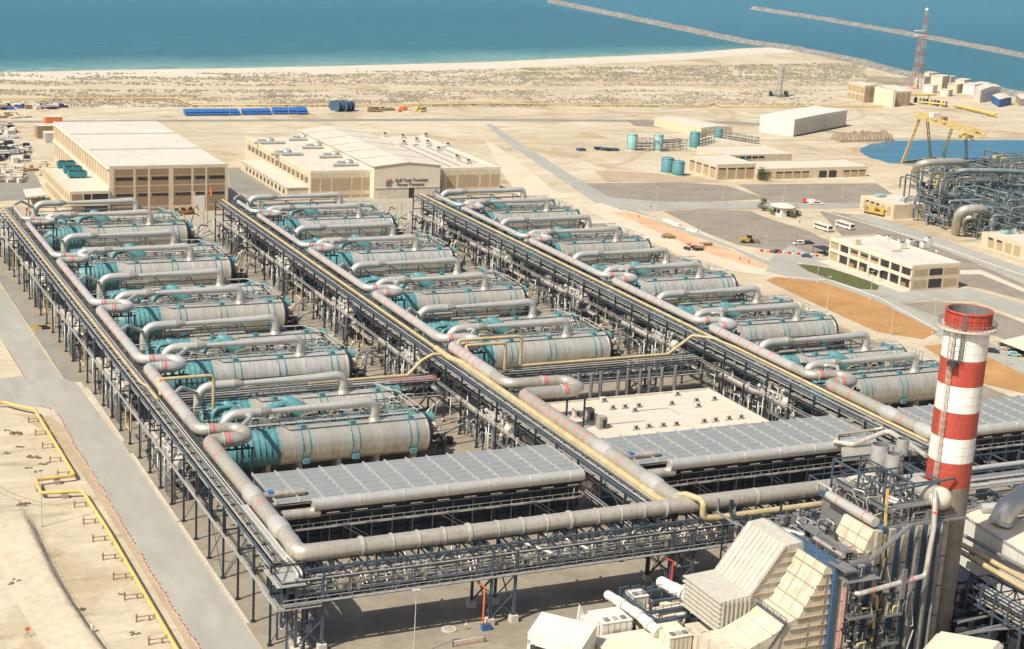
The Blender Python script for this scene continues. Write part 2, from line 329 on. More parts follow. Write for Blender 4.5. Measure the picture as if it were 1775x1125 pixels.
# sea: colour goes from pale green over the sand bar to deep blue
sm_, st_, sb_ = node_mat('sea_water'); sb_.inputs['Roughness'].default_value = 0.35; sb_.inputs['Specular IOR Level'].default_value = 0.08
g2 = st_.nodes.new('ShaderNodeNewGeometry'); sx = st_.nodes.new('ShaderNodeSeparateXYZ'); st_.links.new(g2.outputs['Position'], sx.inputs[0])
mm = st_.nodes.new('ShaderNodeMath'); mm.operation = 'MULTIPLY_ADD'; mm.inputs[1].default_value = -0.27; st_.links.new(sx.outputs[0], mm.inputs[0]); st_.links.new(sx.outputs[1], mm.inputs[2])
nz = st_.nodes.new('ShaderNodeTexNoise'); nz.inputs['Scale'].default_value = 0.008; nz.inputs['Detail'].default_value = 5; st_.links.new(g2.outputs['Position'], nz.inputs['Vector'])
ma = st_.nodes.new('ShaderNodeMath'); ma.operation = 'MULTIPLY_ADD'; ma.inputs[1].default_value = 90; st_.links.new(nz.outputs['Fac'], ma.inputs[0]); st_.links.new(mm.outputs[0], ma.inputs[2])
mk = st_.nodes.new('ShaderNodeMapRange'); mk.inputs[1].default_value = 880; mk.inputs[2].default_value = 905; mk.inputs[4].default_value = 420; st_.links.new(sx.outputs[0], mk.inputs[0])
ad = st_.nodes.new('ShaderNodeMath'); st_.links.new(ma.outputs[0], ad.inputs[0]); st_.links.new(mk.outputs[0], ad.inputs[1])
mr = st_.nodes.new('ShaderNodeMapRange'); mr.inputs[1].default_value = 925; mr.inputs[2].default_value = 1750; st_.links.new(ad.outputs[0], mr.inputs[0])
rp = st_.nodes.new('ShaderNodeValToRGB'); E = rp.color_ramp.elements
E[0].position = 0; E[0].color = (0.15, 0.28, 0.27, 1); E[1].position = 1; E[1].color = (0.042, 0.165, 0.232, 1)
for p_, c_ in ((0.04, (0.085, 0.215, 0.225)), (0.10, (0.036, 0.142, 0.182)), (0.5, (0.030, 0.134, 0.192))):
    e_ = E.new(p_); e_.color = (*c_, 1)
st_.links.new(mr.outputs[0], rp.inputs[0])
n3 = st_.nodes.new('ShaderNodeTexNoise'); n3.inputs['Scale'].default_value = 0.09; n3.inputs['Detail'].default_value = 6; n3.inputs['Roughness'].default_value = 0.7
mp3 = st_.nodes.new('ShaderNodeMapping'); mp3.inputs['Scale'].default_value = (0.45, 1.3, 1); mp3.inputs['Rotation'].default_value = (0, 0, 0.3)
st_.links.new(g2.outputs['Position'], mp3.inputs[0]); st_.links.new(mp3.outputs[0], n3.inputs['Vector'])
mr3 = st_.nodes.new('ShaderNodeMapRange'); mr3.inputs[1].default_value = 0.3; mr3.inputs[2].default_value = 0.7; mr3.inputs[3].default_value = 0.74; mr3.inputs[4].default_value = 1.22
st_.links.new(n3.outputs['Fac'], mr3.inputs[0])
mxs = st_.nodes.new('ShaderNodeMix'); mxs.data_type = 'RGBA'; mxs.blend_type = 'MULTIPLY'; mxs.inputs[0].default_value = 1
st_.links.new(rp.outputs[0], mxs.inputs[6]); st_.links.new(mr3.outputs[0], mxs.inputs[7]); st_.links.new(mxs.outputs[2], sb_.inputs['Base Color'])
bs = st_.nodes.new('ShaderNodeBump'); bs.inputs['Strength'].default_value = 0.4; bs.inputs['Distance'].default_value = 1.0
st_.links.new(n3.outputs['Fac'], bs.inputs['Height']); st_.links.new(bs.outputs[0], sb_.inputs['Normal'])
M['sea'] = sm_
M['basin'] = mat('basin_water', (0.034, 0.155, 0.25), 0.25, 0, 0.16, 0.05, spec=0.15, streak=0.5, amp=.16, stretch=(.5, 1.6, 1), bump=.3)
coast = [at(x, y) for x, y in ((-400, 131), (0, 125), (200, 121), (400, 118), (620, 113), (850, 107), (1000, 100), (1120, 95), (1200, 91), (1280, 84), (1330, 82), (1365, 83))]
coast2 = [at(x, y) for x, y in ((1366, 85), (1420, 95), (1500, 112), (1560, 128), (1620, 138), (1700, 152), (1775, 166), (1900, 185))]
struct('sea', MB().sheet([tuple(p)[:2] for p in coast + coast2] + [(5000, at(1900, 185).y), (5000, 6500), (-3000, 6500), (-3000, coast[0].y)], 0.02), 'sea')
bp_ = [(p.x + 3, p.y - 2) for p in coast]; bq_ = [(at(x, y)) for x, y in ((1380, 90), (1280, 96), (1200, 103), (1000, 112), (850, 120), (620, 127), (400, 133), (200, 136), (0, 140), (-400, 146))]
struct('beach', MB().sheet([(p[0], p[1]) for p in bp_] + [(p.x, p.y) for p in bq_], 0.012), 'beach')
# foam line of low waves
fm = MB()
for i in range(len(coast) - 3):
    a, b = coast[i], coast[i + 1]
    for k in range(14):
        t = k / 14 + random.random() * 0.03; p = a.lerp(b, t); L = 4 + random.random() * 11; o = random.choice((1.0, 5, 13)) + random.random() * 3
        d = (b - a).normalized(); n = Vector((-d.y, d.x, 0))
        q = p + n * o
        fm.sheet([q, q + d * L, q + d * L * 0.9 + n * 0.9, q + d * L * 0.1 + n * 0.9], 0.05)
tag(fm.build('surf_foam', mat('foam', (0.5, 0.58, 0.56), 0.6)), 'thin broken lines of white foam along the beach', 'foam', kind='stuff')
struct('basin_water', MB().sheet(pp((1490, 262), (1493, 256), (1503, 253), (1511, 249), (1524, 248.5), (1533, 245.5), (1547, 244.5), (1600, 243), (1775, 243), (1900, 243), (1900, 275), (1775, 275), (1690, 290), (1600, 288), (1560, 284), (1541, 283), (1524, 277), (1512, 275), (1499, 269)), 0.06), 'basin')
struct('quay', MB().sheet(pp((1538, 281), (1600, 290), (1720, 296), (1720, 282), (1600, 284), (1560, 283)), 0.07), 'pad')
struct('sea_wall_path', MB().sheet(pp((1500, 249), (1545, 240), (1600, 238.5), (1900, 238.5), (1900, 241.5), (1600, 241.5), (1547, 243.5), (1505, 251)), 0.065), 'padlt')
# plant slab, roads and worked ground
Z = 0.02
struct('plant_slab', MB().sheet([(-1.6, -120), (330, -120), (330, 20), (262, 60), (258, 200), (262, 345), (-1.6, 345), (-6, 345), (-5.6, 168), (-1.6, 166)], Z), 'pad')
struct('workshop_apron', MB().sheet([(-6, 345), (240, 345), (240, 420), (140, 425), (135, 500), (112, 500), (112, 400), (-10, 400)], Z), 'padlt')
struct('main_road', MB().sheet([(-12.8, -60), (-1.9, -60), (-1.9, 110), (-3, 165), (-6.2, 172), (-6.2, 260), (-7, 420), (-17, 420), (-16.2, 210), (-15.8, 171), (-13.5, 165), (-12.9, 110)], Z * 2), 'road')
struct('side_road', MB().sheet([(-15.7, 175), (-60, 180), (-60, 157), (-23, 152), (-13.4, 144), (-13.4, 175)], Z * 1.6), 'road')
def oval(x0, x1, y0, y1, n=6):
    P = []; r = (x1 - x0) / 2; cx = (x0 + x1) / 2
    for i in range(n + 1): t = math.pi * i / n; P.append((cx + r * math.cos(t), y1 - r + r * math.sin(t) * 1.8))
    for i in range(n + 1): t = math.pi + math.pi * i / n; P.append((cx + r * math.cos(t), y0 + r + r * math.sin(t) * 1.8))
    return P
for nm, (a, b, c_, d) in (('asphalt_bay', (-4.9, -1.9, 170, 224)), ('asphalt_bay', (-5.3, -2.2, 232, 300)), ('asphalt_bay', (-5.5, -2.4, 306, 352))):
    struct(nm, MB().sheet(oval(a, b, c_, d), Z * 2.6), 'road2')
struct('slab_bay', MB().sheet([(-1.2, -1), (4, -1), (4, 54), (-1.2, 54)], Z * 1.5), 'pad')
struct('sandy_verge', MB().sheet([(-24, 143), (-15, 138), (-13, 128), (-13, -60), (-14.4, -60), (-14.6, 40), (-15.4, 90), (-17, 118), (-22, 140)], Z), 'wet')
struct('coast_road', MB().sheet(pp((-200, 209), (100, 209.5), (300, 207.5), (800, 206), (1200, 208), (1340, 214), (1480, 232), (1500, 236), (1340, 219), (1200, 212), (800, 209.5), (300, 211), (-200, 214)), Z * 2), 'road2')
struct('east_road', MB().sheet(pp((840, 215), (852, 215), (905, 250), (985, 300), (1050, 338), (1120, 372), (1200, 398), (1270, 425), (1330, 452), (1400, 470), (1520, 510), (1620, 548), (1700, 585), (1775, 625), (1900, 680), (1900, 705), (1775, 650), (1640, 590), (1560, 553), (1480, 520), (1390, 485), (1330, 470), (1250, 440), (1180, 408), (1100, 384), (1030, 350), (965, 306), (890, 255)), Z * 2), 'road')
struct('cross_road', MB().sheet(pp((1035, 340), (1150, 350), (1300, 350), (1420, 352), (1600, 352), (1600, 358), (1440, 361), (1320, 362), (1200, 362), (1120, 366), (1080, 362)), Z * 2.2), 'road')
struct('diagonal_road', MB().sheet(pp((1500, 372), (1560, 388), (1650, 420), (1775, 465), (1900, 512), (1900, 535), (1775, 490), (1690, 455), (1600, 420), (1530, 396), (1470, 374)), Z * 2.2), 'road')
struct('forecourt_road', MB().sheet(pp((1380, 430), (1440, 455), (1560, 505), (1680, 500), (1775, 528), (1900, 560), (1900, 590), (1775, 553), (1690, 522), (1600, 520), (1540, 530), (1480, 505), (1400, 478), (1330, 452), (1370, 425)), Z * 2.4), 'road')
struct('gravel_plot', MB().sheet(pp((1012, 318), (1180, 316), (1260, 322), (1330, 345), (1170, 352), (1085, 352), (1040, 336)), Z), 'gravel')
struct('gravel_plot', MB().sheet(pp((1280, 320), (1520, 318), (1560, 345), (1560, 352), (1340, 352)), Z), 'gravel')
struct('gravel_plot', MB().sheet(pp((1150, 366), (1220, 362), (1300, 366), (1330, 378), (1400, 400), (1440, 420), (1430, 440), (1360, 436), (1280, 425), (1220, 402)), Z), 'gravel')
struct('gravel_plot', MB().sheet(pp((1420, 366), (1480, 372), (1600, 418), (1700, 458), (1560, 460), (1470, 420)), Z), 'gravel')
struct('gravel_plot', MB().sheet(pp((1650, 445), (1700, 460), (1775, 492), (1775, 520), (1700, 500), (1660, 495)), Z), 'gravel')
struct('gravel_plot', MB().sheet(pp((1555, 527), (1620, 522), (1690, 528), (1775, 560), (1900, 600), (1900, 640), (1775, 600), (1690, 570)), Z), 'gravel')
struct('gravel_plot', MB().sheet(pp((1085, 208), (1160, 212), (1150, 222), (1100, 218)), Z), 'gravel')
struct('gravel_plot', MB().sheet(pp((1030, 296), (1110, 298), (1180, 306), (1250, 313), (1250, 316), (1050, 315)), Z * 0.8), 'wet')
struct('orange_soil', MB().sheet(pp((1328, 486), (1345, 480), (1430, 490), (1520, 522), (1625, 575), (1600, 588), (1520, 575), (1420, 530)), Z * 1.8), 'soil')
struct('orange_soil', MB().sheet(pp((1600, 600), (1640, 596), (1700, 612), (1775, 650), (1900, 700), (1900, 740), (1775, 682), (1700, 664), (1660, 640)), Z * 1.8), 'soil')
struct('spoil_strip', MB().sheet(pp((1040, 352), (1075, 364), (1120, 378), (1200, 410), (1270, 432), (1330, 462), (1325, 478), (1270, 470), (1190, 448), (1130, 420), (1060, 385), (1010, 362)), Z * 1.7), 'spoil')
struct('orange_sand_strip', MB().sheet(pp((1060, 368), (1100, 368), (1180, 400), (1260, 430), (1335, 462), (1320, 466), (1240, 444), (1160, 412), (1100, 384)), Z * 2.0), 'soil2')
struct('lawn', MB().sheet(pp((1383, 459), (1400, 458), (1440, 466), (1500, 484), (1524, 496), (1520, 503), (1490, 501), (1440, 485), (1400, 470)), Z * 3), 'grass')
struct('white_forecourt', MB().sheet(pp((840, 240), (900, 280), (960, 330), (1000, 345), (900, 340), (870, 300)), Z * 0.7), 'spoil')
struct('west_yard', MB().sheet(pp((-80, 300), (60, 298), (75, 330), (78, 345), (-80, 352)), Z), 'road2')
struct('workshop_yard', MB().sheet(pp((395, 292), (430, 290), (520, 335), (480, 348), (400, 330)), Z * 1.6), 'road2')
struct('concrete_lane', MB().sheet(pp((1560, 470), (1700, 468), (1775, 500), (1900, 545), (1900, 552), (1775, 507), (1700, 476), (1570, 476)), Z * 1.8), 'conclt')
struct('near_apron', MB().sheet([(30, -34), (60, -30), (100, -26), (100, -60), (20, -60)], Z * 2), 'road')
kr = MB()
for (x, y0, y1) in ((-1.35, 112.5, 160), (-1.35, 0.6, 55), (-1.35, 56, 103)):
    n = int((y1 - y0) / 1.0)
    for i in range(n): kr.box(x - 0.16, y0 + i * (y1 - y0) / n, 0, x + 0.16, y0 + (i + 0.82) * (y1 - y0) / n, 0.18 if i % 2 else 0.14)
    kr.box(x + 0.2, y0, 0, x + 0.5, y1, 0.24)
struct('kerb', kr, 'conclt')
kb = MB()
for (pts) in (((1328, 478), (1440, 486), (1525, 517), (1625, 572)), ((1383, 457), (1440, 464), (1526, 494)), ((1080, 364), (1200, 399), (1335, 453)), ((1420, 364), (1600, 416), (1775, 478))):
    P = pp(*pts)
    for a, b in zip(P, P[1:]): kb.beam(a + Vector((0, 0, 0.1)), b + Vector((0, 0, 0.1)), 0.35, 0.25)
struct('road_kerb', kb, 'white')
# scrub on the dunes (nobody could count it)
sc = MB()
def bush(mb, x, y, r):
    k = 5; h = r * 0.5; a0 = random.random() * 6
    vs = [(x + r * math.cos(a0 + 6.283 * i / k) * random.uniform(0.6, 1.25), y + r * math.sin(a0 + 6.283 * i / k) * random.uniform(0.6, 1.25), 0) for i in range(k)]
    vs += [(x + r * .55 * math.cos(a0 + 6.283 * i / k), y + r * .55 * math.sin(a0 + 6.283 * i / k), h * random.uniform(.7, 1.1)) for i in range(k)]
    mb.add(vs + [(x, y, h * 1.15)], [(i, (i + 1) % k, k + (i + 1) % k, k + i) for i in range(k)] + [(k + i, k + (i + 1) % k, 2 * k) for i in range(k)], True)
from mathutils import noise as mnoise
n = 0; tries = 0
while n < 15000 and tries < 150000:
    tries += 1
    px = random.uniform(-20, 1640); f = px / 1775
    py = random.uniform(127 - 30 * max(0, f - .25), 186) if px < 1500 else random.uniform(135, 150)
    if py < 125 - 35 * max(0, f - .3) : continue
    p = at(px, py)
    cl = mnoise.noise(Vector((p.x * 0.022, p.y * 0.05, 0))) + 0.5 * mnoise.noise(Vector((p.x * 0.08, p.y * 0.11, 3)))
    dens = 0.12 + 0.55 * f if py < 150 else 0.25
    if 149 < py < 156 or (px > 1440 and py > 150): continue
    if cl < 0.25 - dens * 0.9 + random.random() * .75 - .3: continue
    bush(sc, p.x, p.y, random.uniform(0.4, 1.5) * (1.5 if py < 140 and px > 900 else 1)); n += 1
tag(sc.build('dune_scrub', mat('dry_scrub', (0.235, 0.20, 0.145), 0.95, 0, 0.3, 0.05)), 'low dry scrub scattered over the dunes behind the beach', 'scrub', kind='stuff')

# wheel tracks in the sand and worn lanes on the road
M['track'] = mat('wheel_track', (0.37, 0.30, 0.21), 0.95, 0, 0.15, 0.1, spec=.1)
M['lane'] = mat('worn_lane', (0.315, 0.303, 0.265), 0.9, 0, 0.12, 0.1, spec=.1, streak=.8)
def strip(mb, P, wd, z):
    for off in (-.9, .9):
        for a, b in zip(P, P[1:]):
            d = (b - a).normalized(); n = Vector((-d.y, d.x, 0)); a2, b2 = a + n * off, b + n * off + d * .1
            mb.sheet([a2 - n * wd, b2 - n * wd, b2 + n * wd, a2 + n * wd], z)
rt_ = random.Random(12); tk = MB()
for i in range(34):
    px, py = rt_.choice(((rt_.uniform(-50, 900), rt_.uniform(200, 235)), (rt_.uniform(850, 1350), rt_.uniform(190, 300)), (rt_.uniform(-20, 110), rt_.uniform(730, 1100)), (rt_.uniform(300, 1500), rt_.uniform(150, 200)), (rt_.uniform(1100, 1700), rt_.uniform(185, 250))))
    q = at(px, py); hd = rt_.uniform(0, 6.28) if py > 700 else rt_.uniform(-.5, .5); P = []
    for k in range(22): P.append(q.copy()); hd += rt_.uniform(-.16, .16); q = q + Vector((math.cos(hd), math.sin(hd), 0)) * (2.2 if py > 700 else 9)
    if py > 700 and max(v.x for v in P) > -19: continue
    strip(tk, P, .22 if py > 700 else .55, 0.008 + i * .0003)
tag(tk.build('wheel_tracks', 'track'), None, None, kind='structure')
# ================================================================ pipe racks
def rack_row_y(y0, y1, step=11.0):
    n = max(1, round((y1 - y0) / step)); return [y0 + (y1 - y0) * i / n for i in range(n + 1)]
def long_rack(x, y0, y1, label, ground_gap=None, wid=6.4, h=16.2, side=1):
    """steel rack running away from the camera: two column rows, three tiers, braces"""
    t = thing('pipe_rack', label, 'pipe rack', (x, y0, 0))
    ys = rack_row_y(y0, y1)
    for i, y in enumerate(ys):
        for xx in (x, x + wid):
            b = MB(); b.box(xx - .2, y - .2, 0.35, xx + .2, y + .2, h); b.box(xx - .45, y - .45, 0, xx + .45, y + .45, .35)
            b.build('column', 'navy', t)
    f = MB()
    for xx in (x, x + wid):
        f.box(xx - .17, y0, h - .02, xx + .17, y1, h + .38)
        if xx > x: f.box(xx - .1, y0, h - 5.35, xx + .1, y1, h - 5.15)
    f.each('longitudinal_beam', 'bluesteel', t)
    f = MB()
    for i, y in enumerate(ys):
        for z in (h, h - 2.2, h - 5.3): f.box(x, y - .12, z - .3, x + wid, y + .12, z)
        if i < len(ys) - 1:
            ym = (y + ys[i + 1]) / 2
            for z in (h, h - 2.2): f.box(x, ym - .09, z - .2, x + wid, ym + .09, z)
    f.each('cross_beam', 'navy', t)
    f = MB()
    for i in range(len(ys) - 1):
        a, b = ys[i], ys[i + 1]; m = (a + b) / 2
        for xx in (x, x + wid):
            if i % 5 == 1: f.beam((xx, a, h - 5.3), (xx, b, h), .14)
            if i % 5 == 3: f.beam((xx, a, .3), (xx, b, h - 5.3), .16); f.beam((xx, b, .3), (xx, a, h - 5.3), .16)
        f.beam((x, a, .4), (x + wid, a, h - 5.4), .13) if i % 3 == 0 else None
        f.beam((x, a, h), (x + wid, b, h), .1)
    f.each('brace', 'bluesteel', t)
    g = MB()                                   # walkway with rail on the outer edge
    g.box(x - .5, y0, h - 6.35, x - .2, y1, h - 6.25)
    g.beam((x - .45, y0, h - 5.6), (x - .45, y1, h - 5.6), .13)
    n = int((y1 - y0) / 5.5)
    for i in range(n + 1): yy = y0 + (y1 - y0) * i / n; g.beam((x - .45, yy, h - 6.3), (x - .45, yy, h - 5.6), .06)
    g.build('side_gangway', 'galv', t)
    g = MB(); g.box(x + .5, y0, h - 1.5, x + 1.3, y1, h - 1.42); g.box(x + .5, y0, h - 1.42, x + .54, y1, h - 1.2); g.box(x + 1.26, y0, h - 1.42, x + 1.3, y1, h - 1.2)
    g.build('cable_tray', 'galv', t)
    g = MB(); g.box(x + 3.6, y0, h - 5.9, x + wid - .3, y1, h - 5.75); g.each('dark_sheet', 'dark', t)  # dark sheet added to paint the darkness beneath the pipes
    # deck grating seen as fine dark lattice near the big pipe
    g = MB(); n = int((y1 - y0) / 0.9)
    for i in range(n): yy = y0 + (y1 - y0) * i / n; g.box(x + 2.2, yy, h + .02, x + wid, yy + .12, h + .12)
    g.build('deck_grating', 'greysteel', t)
    return t
def rack_pipes(x, y0, y1, label, h=16.2, seed=1, segs=None):
    rnd = random.Random(seed)
    t = thing('pipe_bundle', label, 'pipes', (x, y0, h))
    specs = [(1.0, .22, .16, 'galv'), (3.0, .3, .17, 'silver'), (3.7, .3, .17, 'silver'), (2.5, .2, .1, 'greysteel'),
             (1.6, -1.85, .16, 'silver'), (2.9, -1.9, .2, 'clad2'), (4.5, -1.85, .28, 'silver'), (5.4, -1.9, .2, 'clad2'),
             (3.4, -5.0, .22, 'greysteel'), (4.6, -4.9, .3, 'clad2'), (5.7, -5.0, .2, 'galv')]
    for k, (dx, dz, r, m) in enumerate(specs):
        MB().tube([(x + dx, y0, h + dz), (x + dx, y1, h + dz)], r, 8).build('pipe', m, t)
    return t
rk1 = long_rack(0, -10, 340, 'long navy steel pipe rack beside the left road, westernmost of three parallel racks')
rk2 = long_rack(84, -6, 340, 'long navy steel pipe rack running between the left and middle rows of evaporators')
rk3 = long_rack(168, 10, 340, 'long navy steel pipe rack running between the middle and right rows of evaporators')
for i, (x, y0, nm) in enumerate(((0, -8, 'westernmost rack beside the left road'), (84, -4, 'middle rack between left and middle evaporator rows'), (168, 11, 'eastern rack between middle and right evaporator rows'))):
    rack_pipes(x, y0, 339, 'small parallel pipes carried on the ' + nm, seed=i)
# ---- big silver steam pipes with expansion loops
UY = [80, 140, 200.5, 262.5, 323.5]; LY = [60, 119, 179.8, 243.5, 304.5]          # axis of the front vessel of each unit
PX = 5.6; PZ = 18.3
def steam_pipe(x, units, yend, label, rads, bigloop=False):
    """rads[k] is the radius nearer than loop k"""
    t = thing('steam_pipe', label, 'pipe', (x + PX, yend, PZ))
    X = x + PX; yy = yend; m = 'silver'
    for k, u in enumerate(units):
        yl = LY[u]; r = rads[k]; r2 = r * 0.86
        tip = 15.2; dn_, df = yl - 2.2 - r, yl + 2.2 + r
        if bigloop and k == 0: tip = 23.0; dn_, df = 69.5, 78.5
        P = fillet([(X, yy, PZ), (X, dn_, PZ), (x + tip, dn_, PZ - .2), (x + tip, df, PZ - .2), (X, df, PZ), (X, df + 8, PZ)], [0, 2.4, 3.9, 3.9, 3.4, 0], 7)
        MB().tube(P, [r if p.y < dn_ + .1 else r2 for p in P], 20).build('pipe_section', 'clad2' if k == 0 else 'silver', t)
        for (px_, py_) in ((x + tip - 5.2, dn_), (x + tip - 6.6, df)):
            MB().ring((px_, py_, PZ), (1, 0, 0), (r2 if py_ == df else r) + .04, .55, 20).build('red_band', 'pink', t)
            MB().ring((px_ - 1.0, py_, PZ), (1, 0, 0), (r2 if py_ == df else r) + .14, .3, 20).build('flange', 'galv', t)
        span = dn_ - yy
        nb = (9 if bigloop else 3) if k == 0 else 6
        for q in range(nb):
            y_ = yy + span * ((.30 + .2 * q) if k == 0 else (0.25 + .12 * q))
            if k == 0 and q > 0: y_ = dn_ - 4 - (4.6 if bigloop else 7) * (q - 1)
            MB().ring((X, y_, PZ), (0, 1, 0), r + .04, .28, 20).build('red_band', 'pink', t)
        sd_ = MB()
        for q in range(int(span / 11)):
            y_ = yy + 6 + q * 11; sd_.box(X - r * .6, y_ - .3, 16.5, X + r * .6, y_ + .3, PZ - r * .75)
        for q in range(3): sd_.box(X + 3 + q * 3, dn_ - .3, 16.0, X + 3.4 + q * 3, dn_ + .3, PZ - r)
        sd_.each('pipe_saddle', 'navy', t)
        # platform arm below loop
        pl = MB(); pl.box(X, dn_ - .5, 15.7, x + tip + 1, dn_ - .1, 16.1); pl.box(X, df + .1, 15.7, x + tip + 1, df + .5, 16.1)
        for q in range(5): pl.box(X + 1 + q * (tip - PX) / 5, dn_, 15.75, X + 1.3 + q * (tip - PX) / 5, df, 16.0)
        for a_ in (dn_ - .3, df + .3): pl.box(x + tip + .3, a_ - .2, 0, x + tip + .7, a_ + .2, 15.7)
        pl.build('loop_support', 'navy', t)
        if k == 0:
            for q, ys_ in enumerate((yy + span * .12, yy + span * .42)):
                MB().tube([(X, ys_ - 3, PZ), (X, ys_ - 1.6, PZ), (X, ys_ + 1.6, PZ), (X, ys_ + 3, PZ)], [r, r + .28, r + .28, r], 20).build('expansion_joint', 'silver', t)
        yy = df + 8
    MB().tube([(X, yy, PZ), (X, yy + 12, PZ)], rads[-1] * .8, 16).build('pipe_end', 'silver', t)
    return t
s1 = steam_pipe(0, [0, 1, 2, 3, 4], -4.5, 'big silver steam pipe with red rings on the westernmost rack, zigzagging in loops', [1.65, 1.5, 1.3, 1.1, .9])
s2 = steam_pipe(84, [0, 1, 2, 3, 4], -6, 'big silver steam pipe with red rings on the middle rack, its nearest loop the widest', [1.65, 1.6, 1.3, 1.1, .9], True)
s3 = steam_pipe(168, [0, 1, 2, 3, 4], 10, 'big silver steam pipe with red rings on the eastern rack, ending beside the striped chimney', [1.6, 1.4, 1.25, 1.1, .9])
# ---- front header pipe along the near rack
HX0, HX1, HY, HZ = 5.6, 131, -9.0, 17.6
t = thing('header_pipe', 'largest beige-grey header pipe crossing the foreground on the near rack', 'pipe', (HX0, HY, HZ))
P = fillet([(HX0, -4.5, PZ), (HX0, HY, HZ), (HX0 + 8, HY, HZ)], 6.0, 8)
P = fillet([(HX0, -4.4, PZ), (HX0, HY, HZ), (HX0 + 9, HY, HZ)], 3.4, 10)
MB().tube(P, 1.72, 24).build('elbow', 'clad2', t)
MB().tube([(HX0 + 9, HY, HZ), (88, HY, HZ + .2), (88.5, HY, HZ + .2), (HX1, HY, HZ + .2)], [1.65, 1.6, 1.75, 1.75], 24).build('pipe_run', 'clad2', t)
x = HX0 + 12.5; i = 0
while x < HX1:
    big = i % 4 == 0
    MB().ring((x, HY, HZ + .1), (1, 0, 0), 1.92 if big else 1.8, .5 if big else .22, 24).build('flange', 'galv', t)
    x += 5.4 if i % 4 else 6.2; i += 1
sd_ = MB()
for q in range(12): sd_.box(12 + q * 10.2 - .3, HY - 1.2, 15.0, 12 + q * 10.2 + .3, HY + 1.2, 16.5)
sd_.each('pipe_saddle', 'bluesteel', t)
# join of the middle steam pipe
t = thing('steam_pipe_branch', 'conical grey branch pipe joining the middle steam pipe to the foreground header pipe', 'pipe', (84 + PX, -6, PZ))
MB().tube(fillet([(84 + PX, -5.8, PZ), (84 + PX, -7.5, PZ), (84 + PX - .2, -9, HZ)], 1.0, 4), 1.75, 20).build('elbow', 'clad2', t)
# ---- near rack (runs along x at y = -15 .. -5)
def cross_rack(x0, x1, y0, y1, z0, z1, label, towers, name='pipe_rack', cols=True, panel=4.3):
    t = thing(name, label, 'pipe rack', (x0, y0, 0)); n = max(1, int((x1 - x0) / panel))
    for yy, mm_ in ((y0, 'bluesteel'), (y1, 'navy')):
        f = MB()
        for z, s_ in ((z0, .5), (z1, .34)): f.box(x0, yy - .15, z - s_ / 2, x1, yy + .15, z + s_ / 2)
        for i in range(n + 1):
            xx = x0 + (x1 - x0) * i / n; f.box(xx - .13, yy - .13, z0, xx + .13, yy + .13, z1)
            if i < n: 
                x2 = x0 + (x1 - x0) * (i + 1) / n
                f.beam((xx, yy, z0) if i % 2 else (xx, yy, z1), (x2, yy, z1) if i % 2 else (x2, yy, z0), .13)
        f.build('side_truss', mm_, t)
    f = MB()
    for i in range(n + 1):
        xx = x0 + (x1 - x0) * i / n
        f.box(xx - .12, y0, z0 - .12, xx + .12, y1, z0 + .12); f.box(xx - .12, y0, z1 - .14, xx + .12, y1, z1 + .14)
        if i < n: f.beam((xx, y0, z1), (xx + (x1 - x0) / n, y1, z1), .1); f.beam((xx, y1, z0), (xx + (x1 - x0) / n, y0, z0), .1)
    f.each('cross_beam', 'navy', t)
    g = MB(); g.box(x0, y0 - .9, z0 + .25, x1, y0 - .2, z0 + .33); m_ = int((x1 - x0) / 2.2)
    for i in range(m_ + 1): xx = x0 + (x1 - x0) * i / m_; g.box(xx - .03, y0 - .93, z0 + .3, xx + .03, y0 - .87, z0 + 1.4)
    g.box(x0, y0 - .95, z0 + 1.35, x1, y0 - .85, z0 + 1.45); g.box(x0, y0 - .25, z1 + .2, x1, y0 - .1, z1 + .35)
    g.build('walkway', 'galv', t)
    MB().box(x0, y0 + .5, z0 + .14, x1, y1 - .4, z0 + .2).build('dark_floor', 'dark', t)  # dark sheet added below the pipes, hides the ground
    for tx in towers:
        for dx in (-2.6, 2.6):
            for yy in (y0, y1):
                b = MB(); b.box(tx + dx - .25, yy - .25, 1.2, tx + dx + .25, yy + .25, z1 + .6); b.build('column', 'bluesteel', t)
                b = MB(); b.box(tx + dx - .8, yy - .8, 0, tx + dx + .8, yy + .8, 1.5); b.build('footing', 'conclt', t)
        f = MB()
        for yy in (y0, y1): f.beam((tx - 2.6, yy, 1.4), (tx + 2.6, yy, z0 * .62), .2); f.beam((tx + 2.6, yy, 1.4), (tx - 2.6, yy, z0 * .62), .2); f.beam((tx - 2.6, yy, z0 * .65), (tx + 2.6, yy, z0 * .65), .2)
        for dx in (-2.6, 2.6): f.beam((tx + dx, y0, 1.4), (tx + dx, y1, z0), .2); f.beam((tx + dx, y1, 1.4), (tx + dx, y0, z0), .2)
        f.each('tower_brace', 'bluesteel', t)
    return t
nr = cross_rack(.6, 128, -15, -6, 10.2, 14.7, 'heavy blue steel lattice rack crossing the foreground under the header pipe', [6, 46, 87, 122])
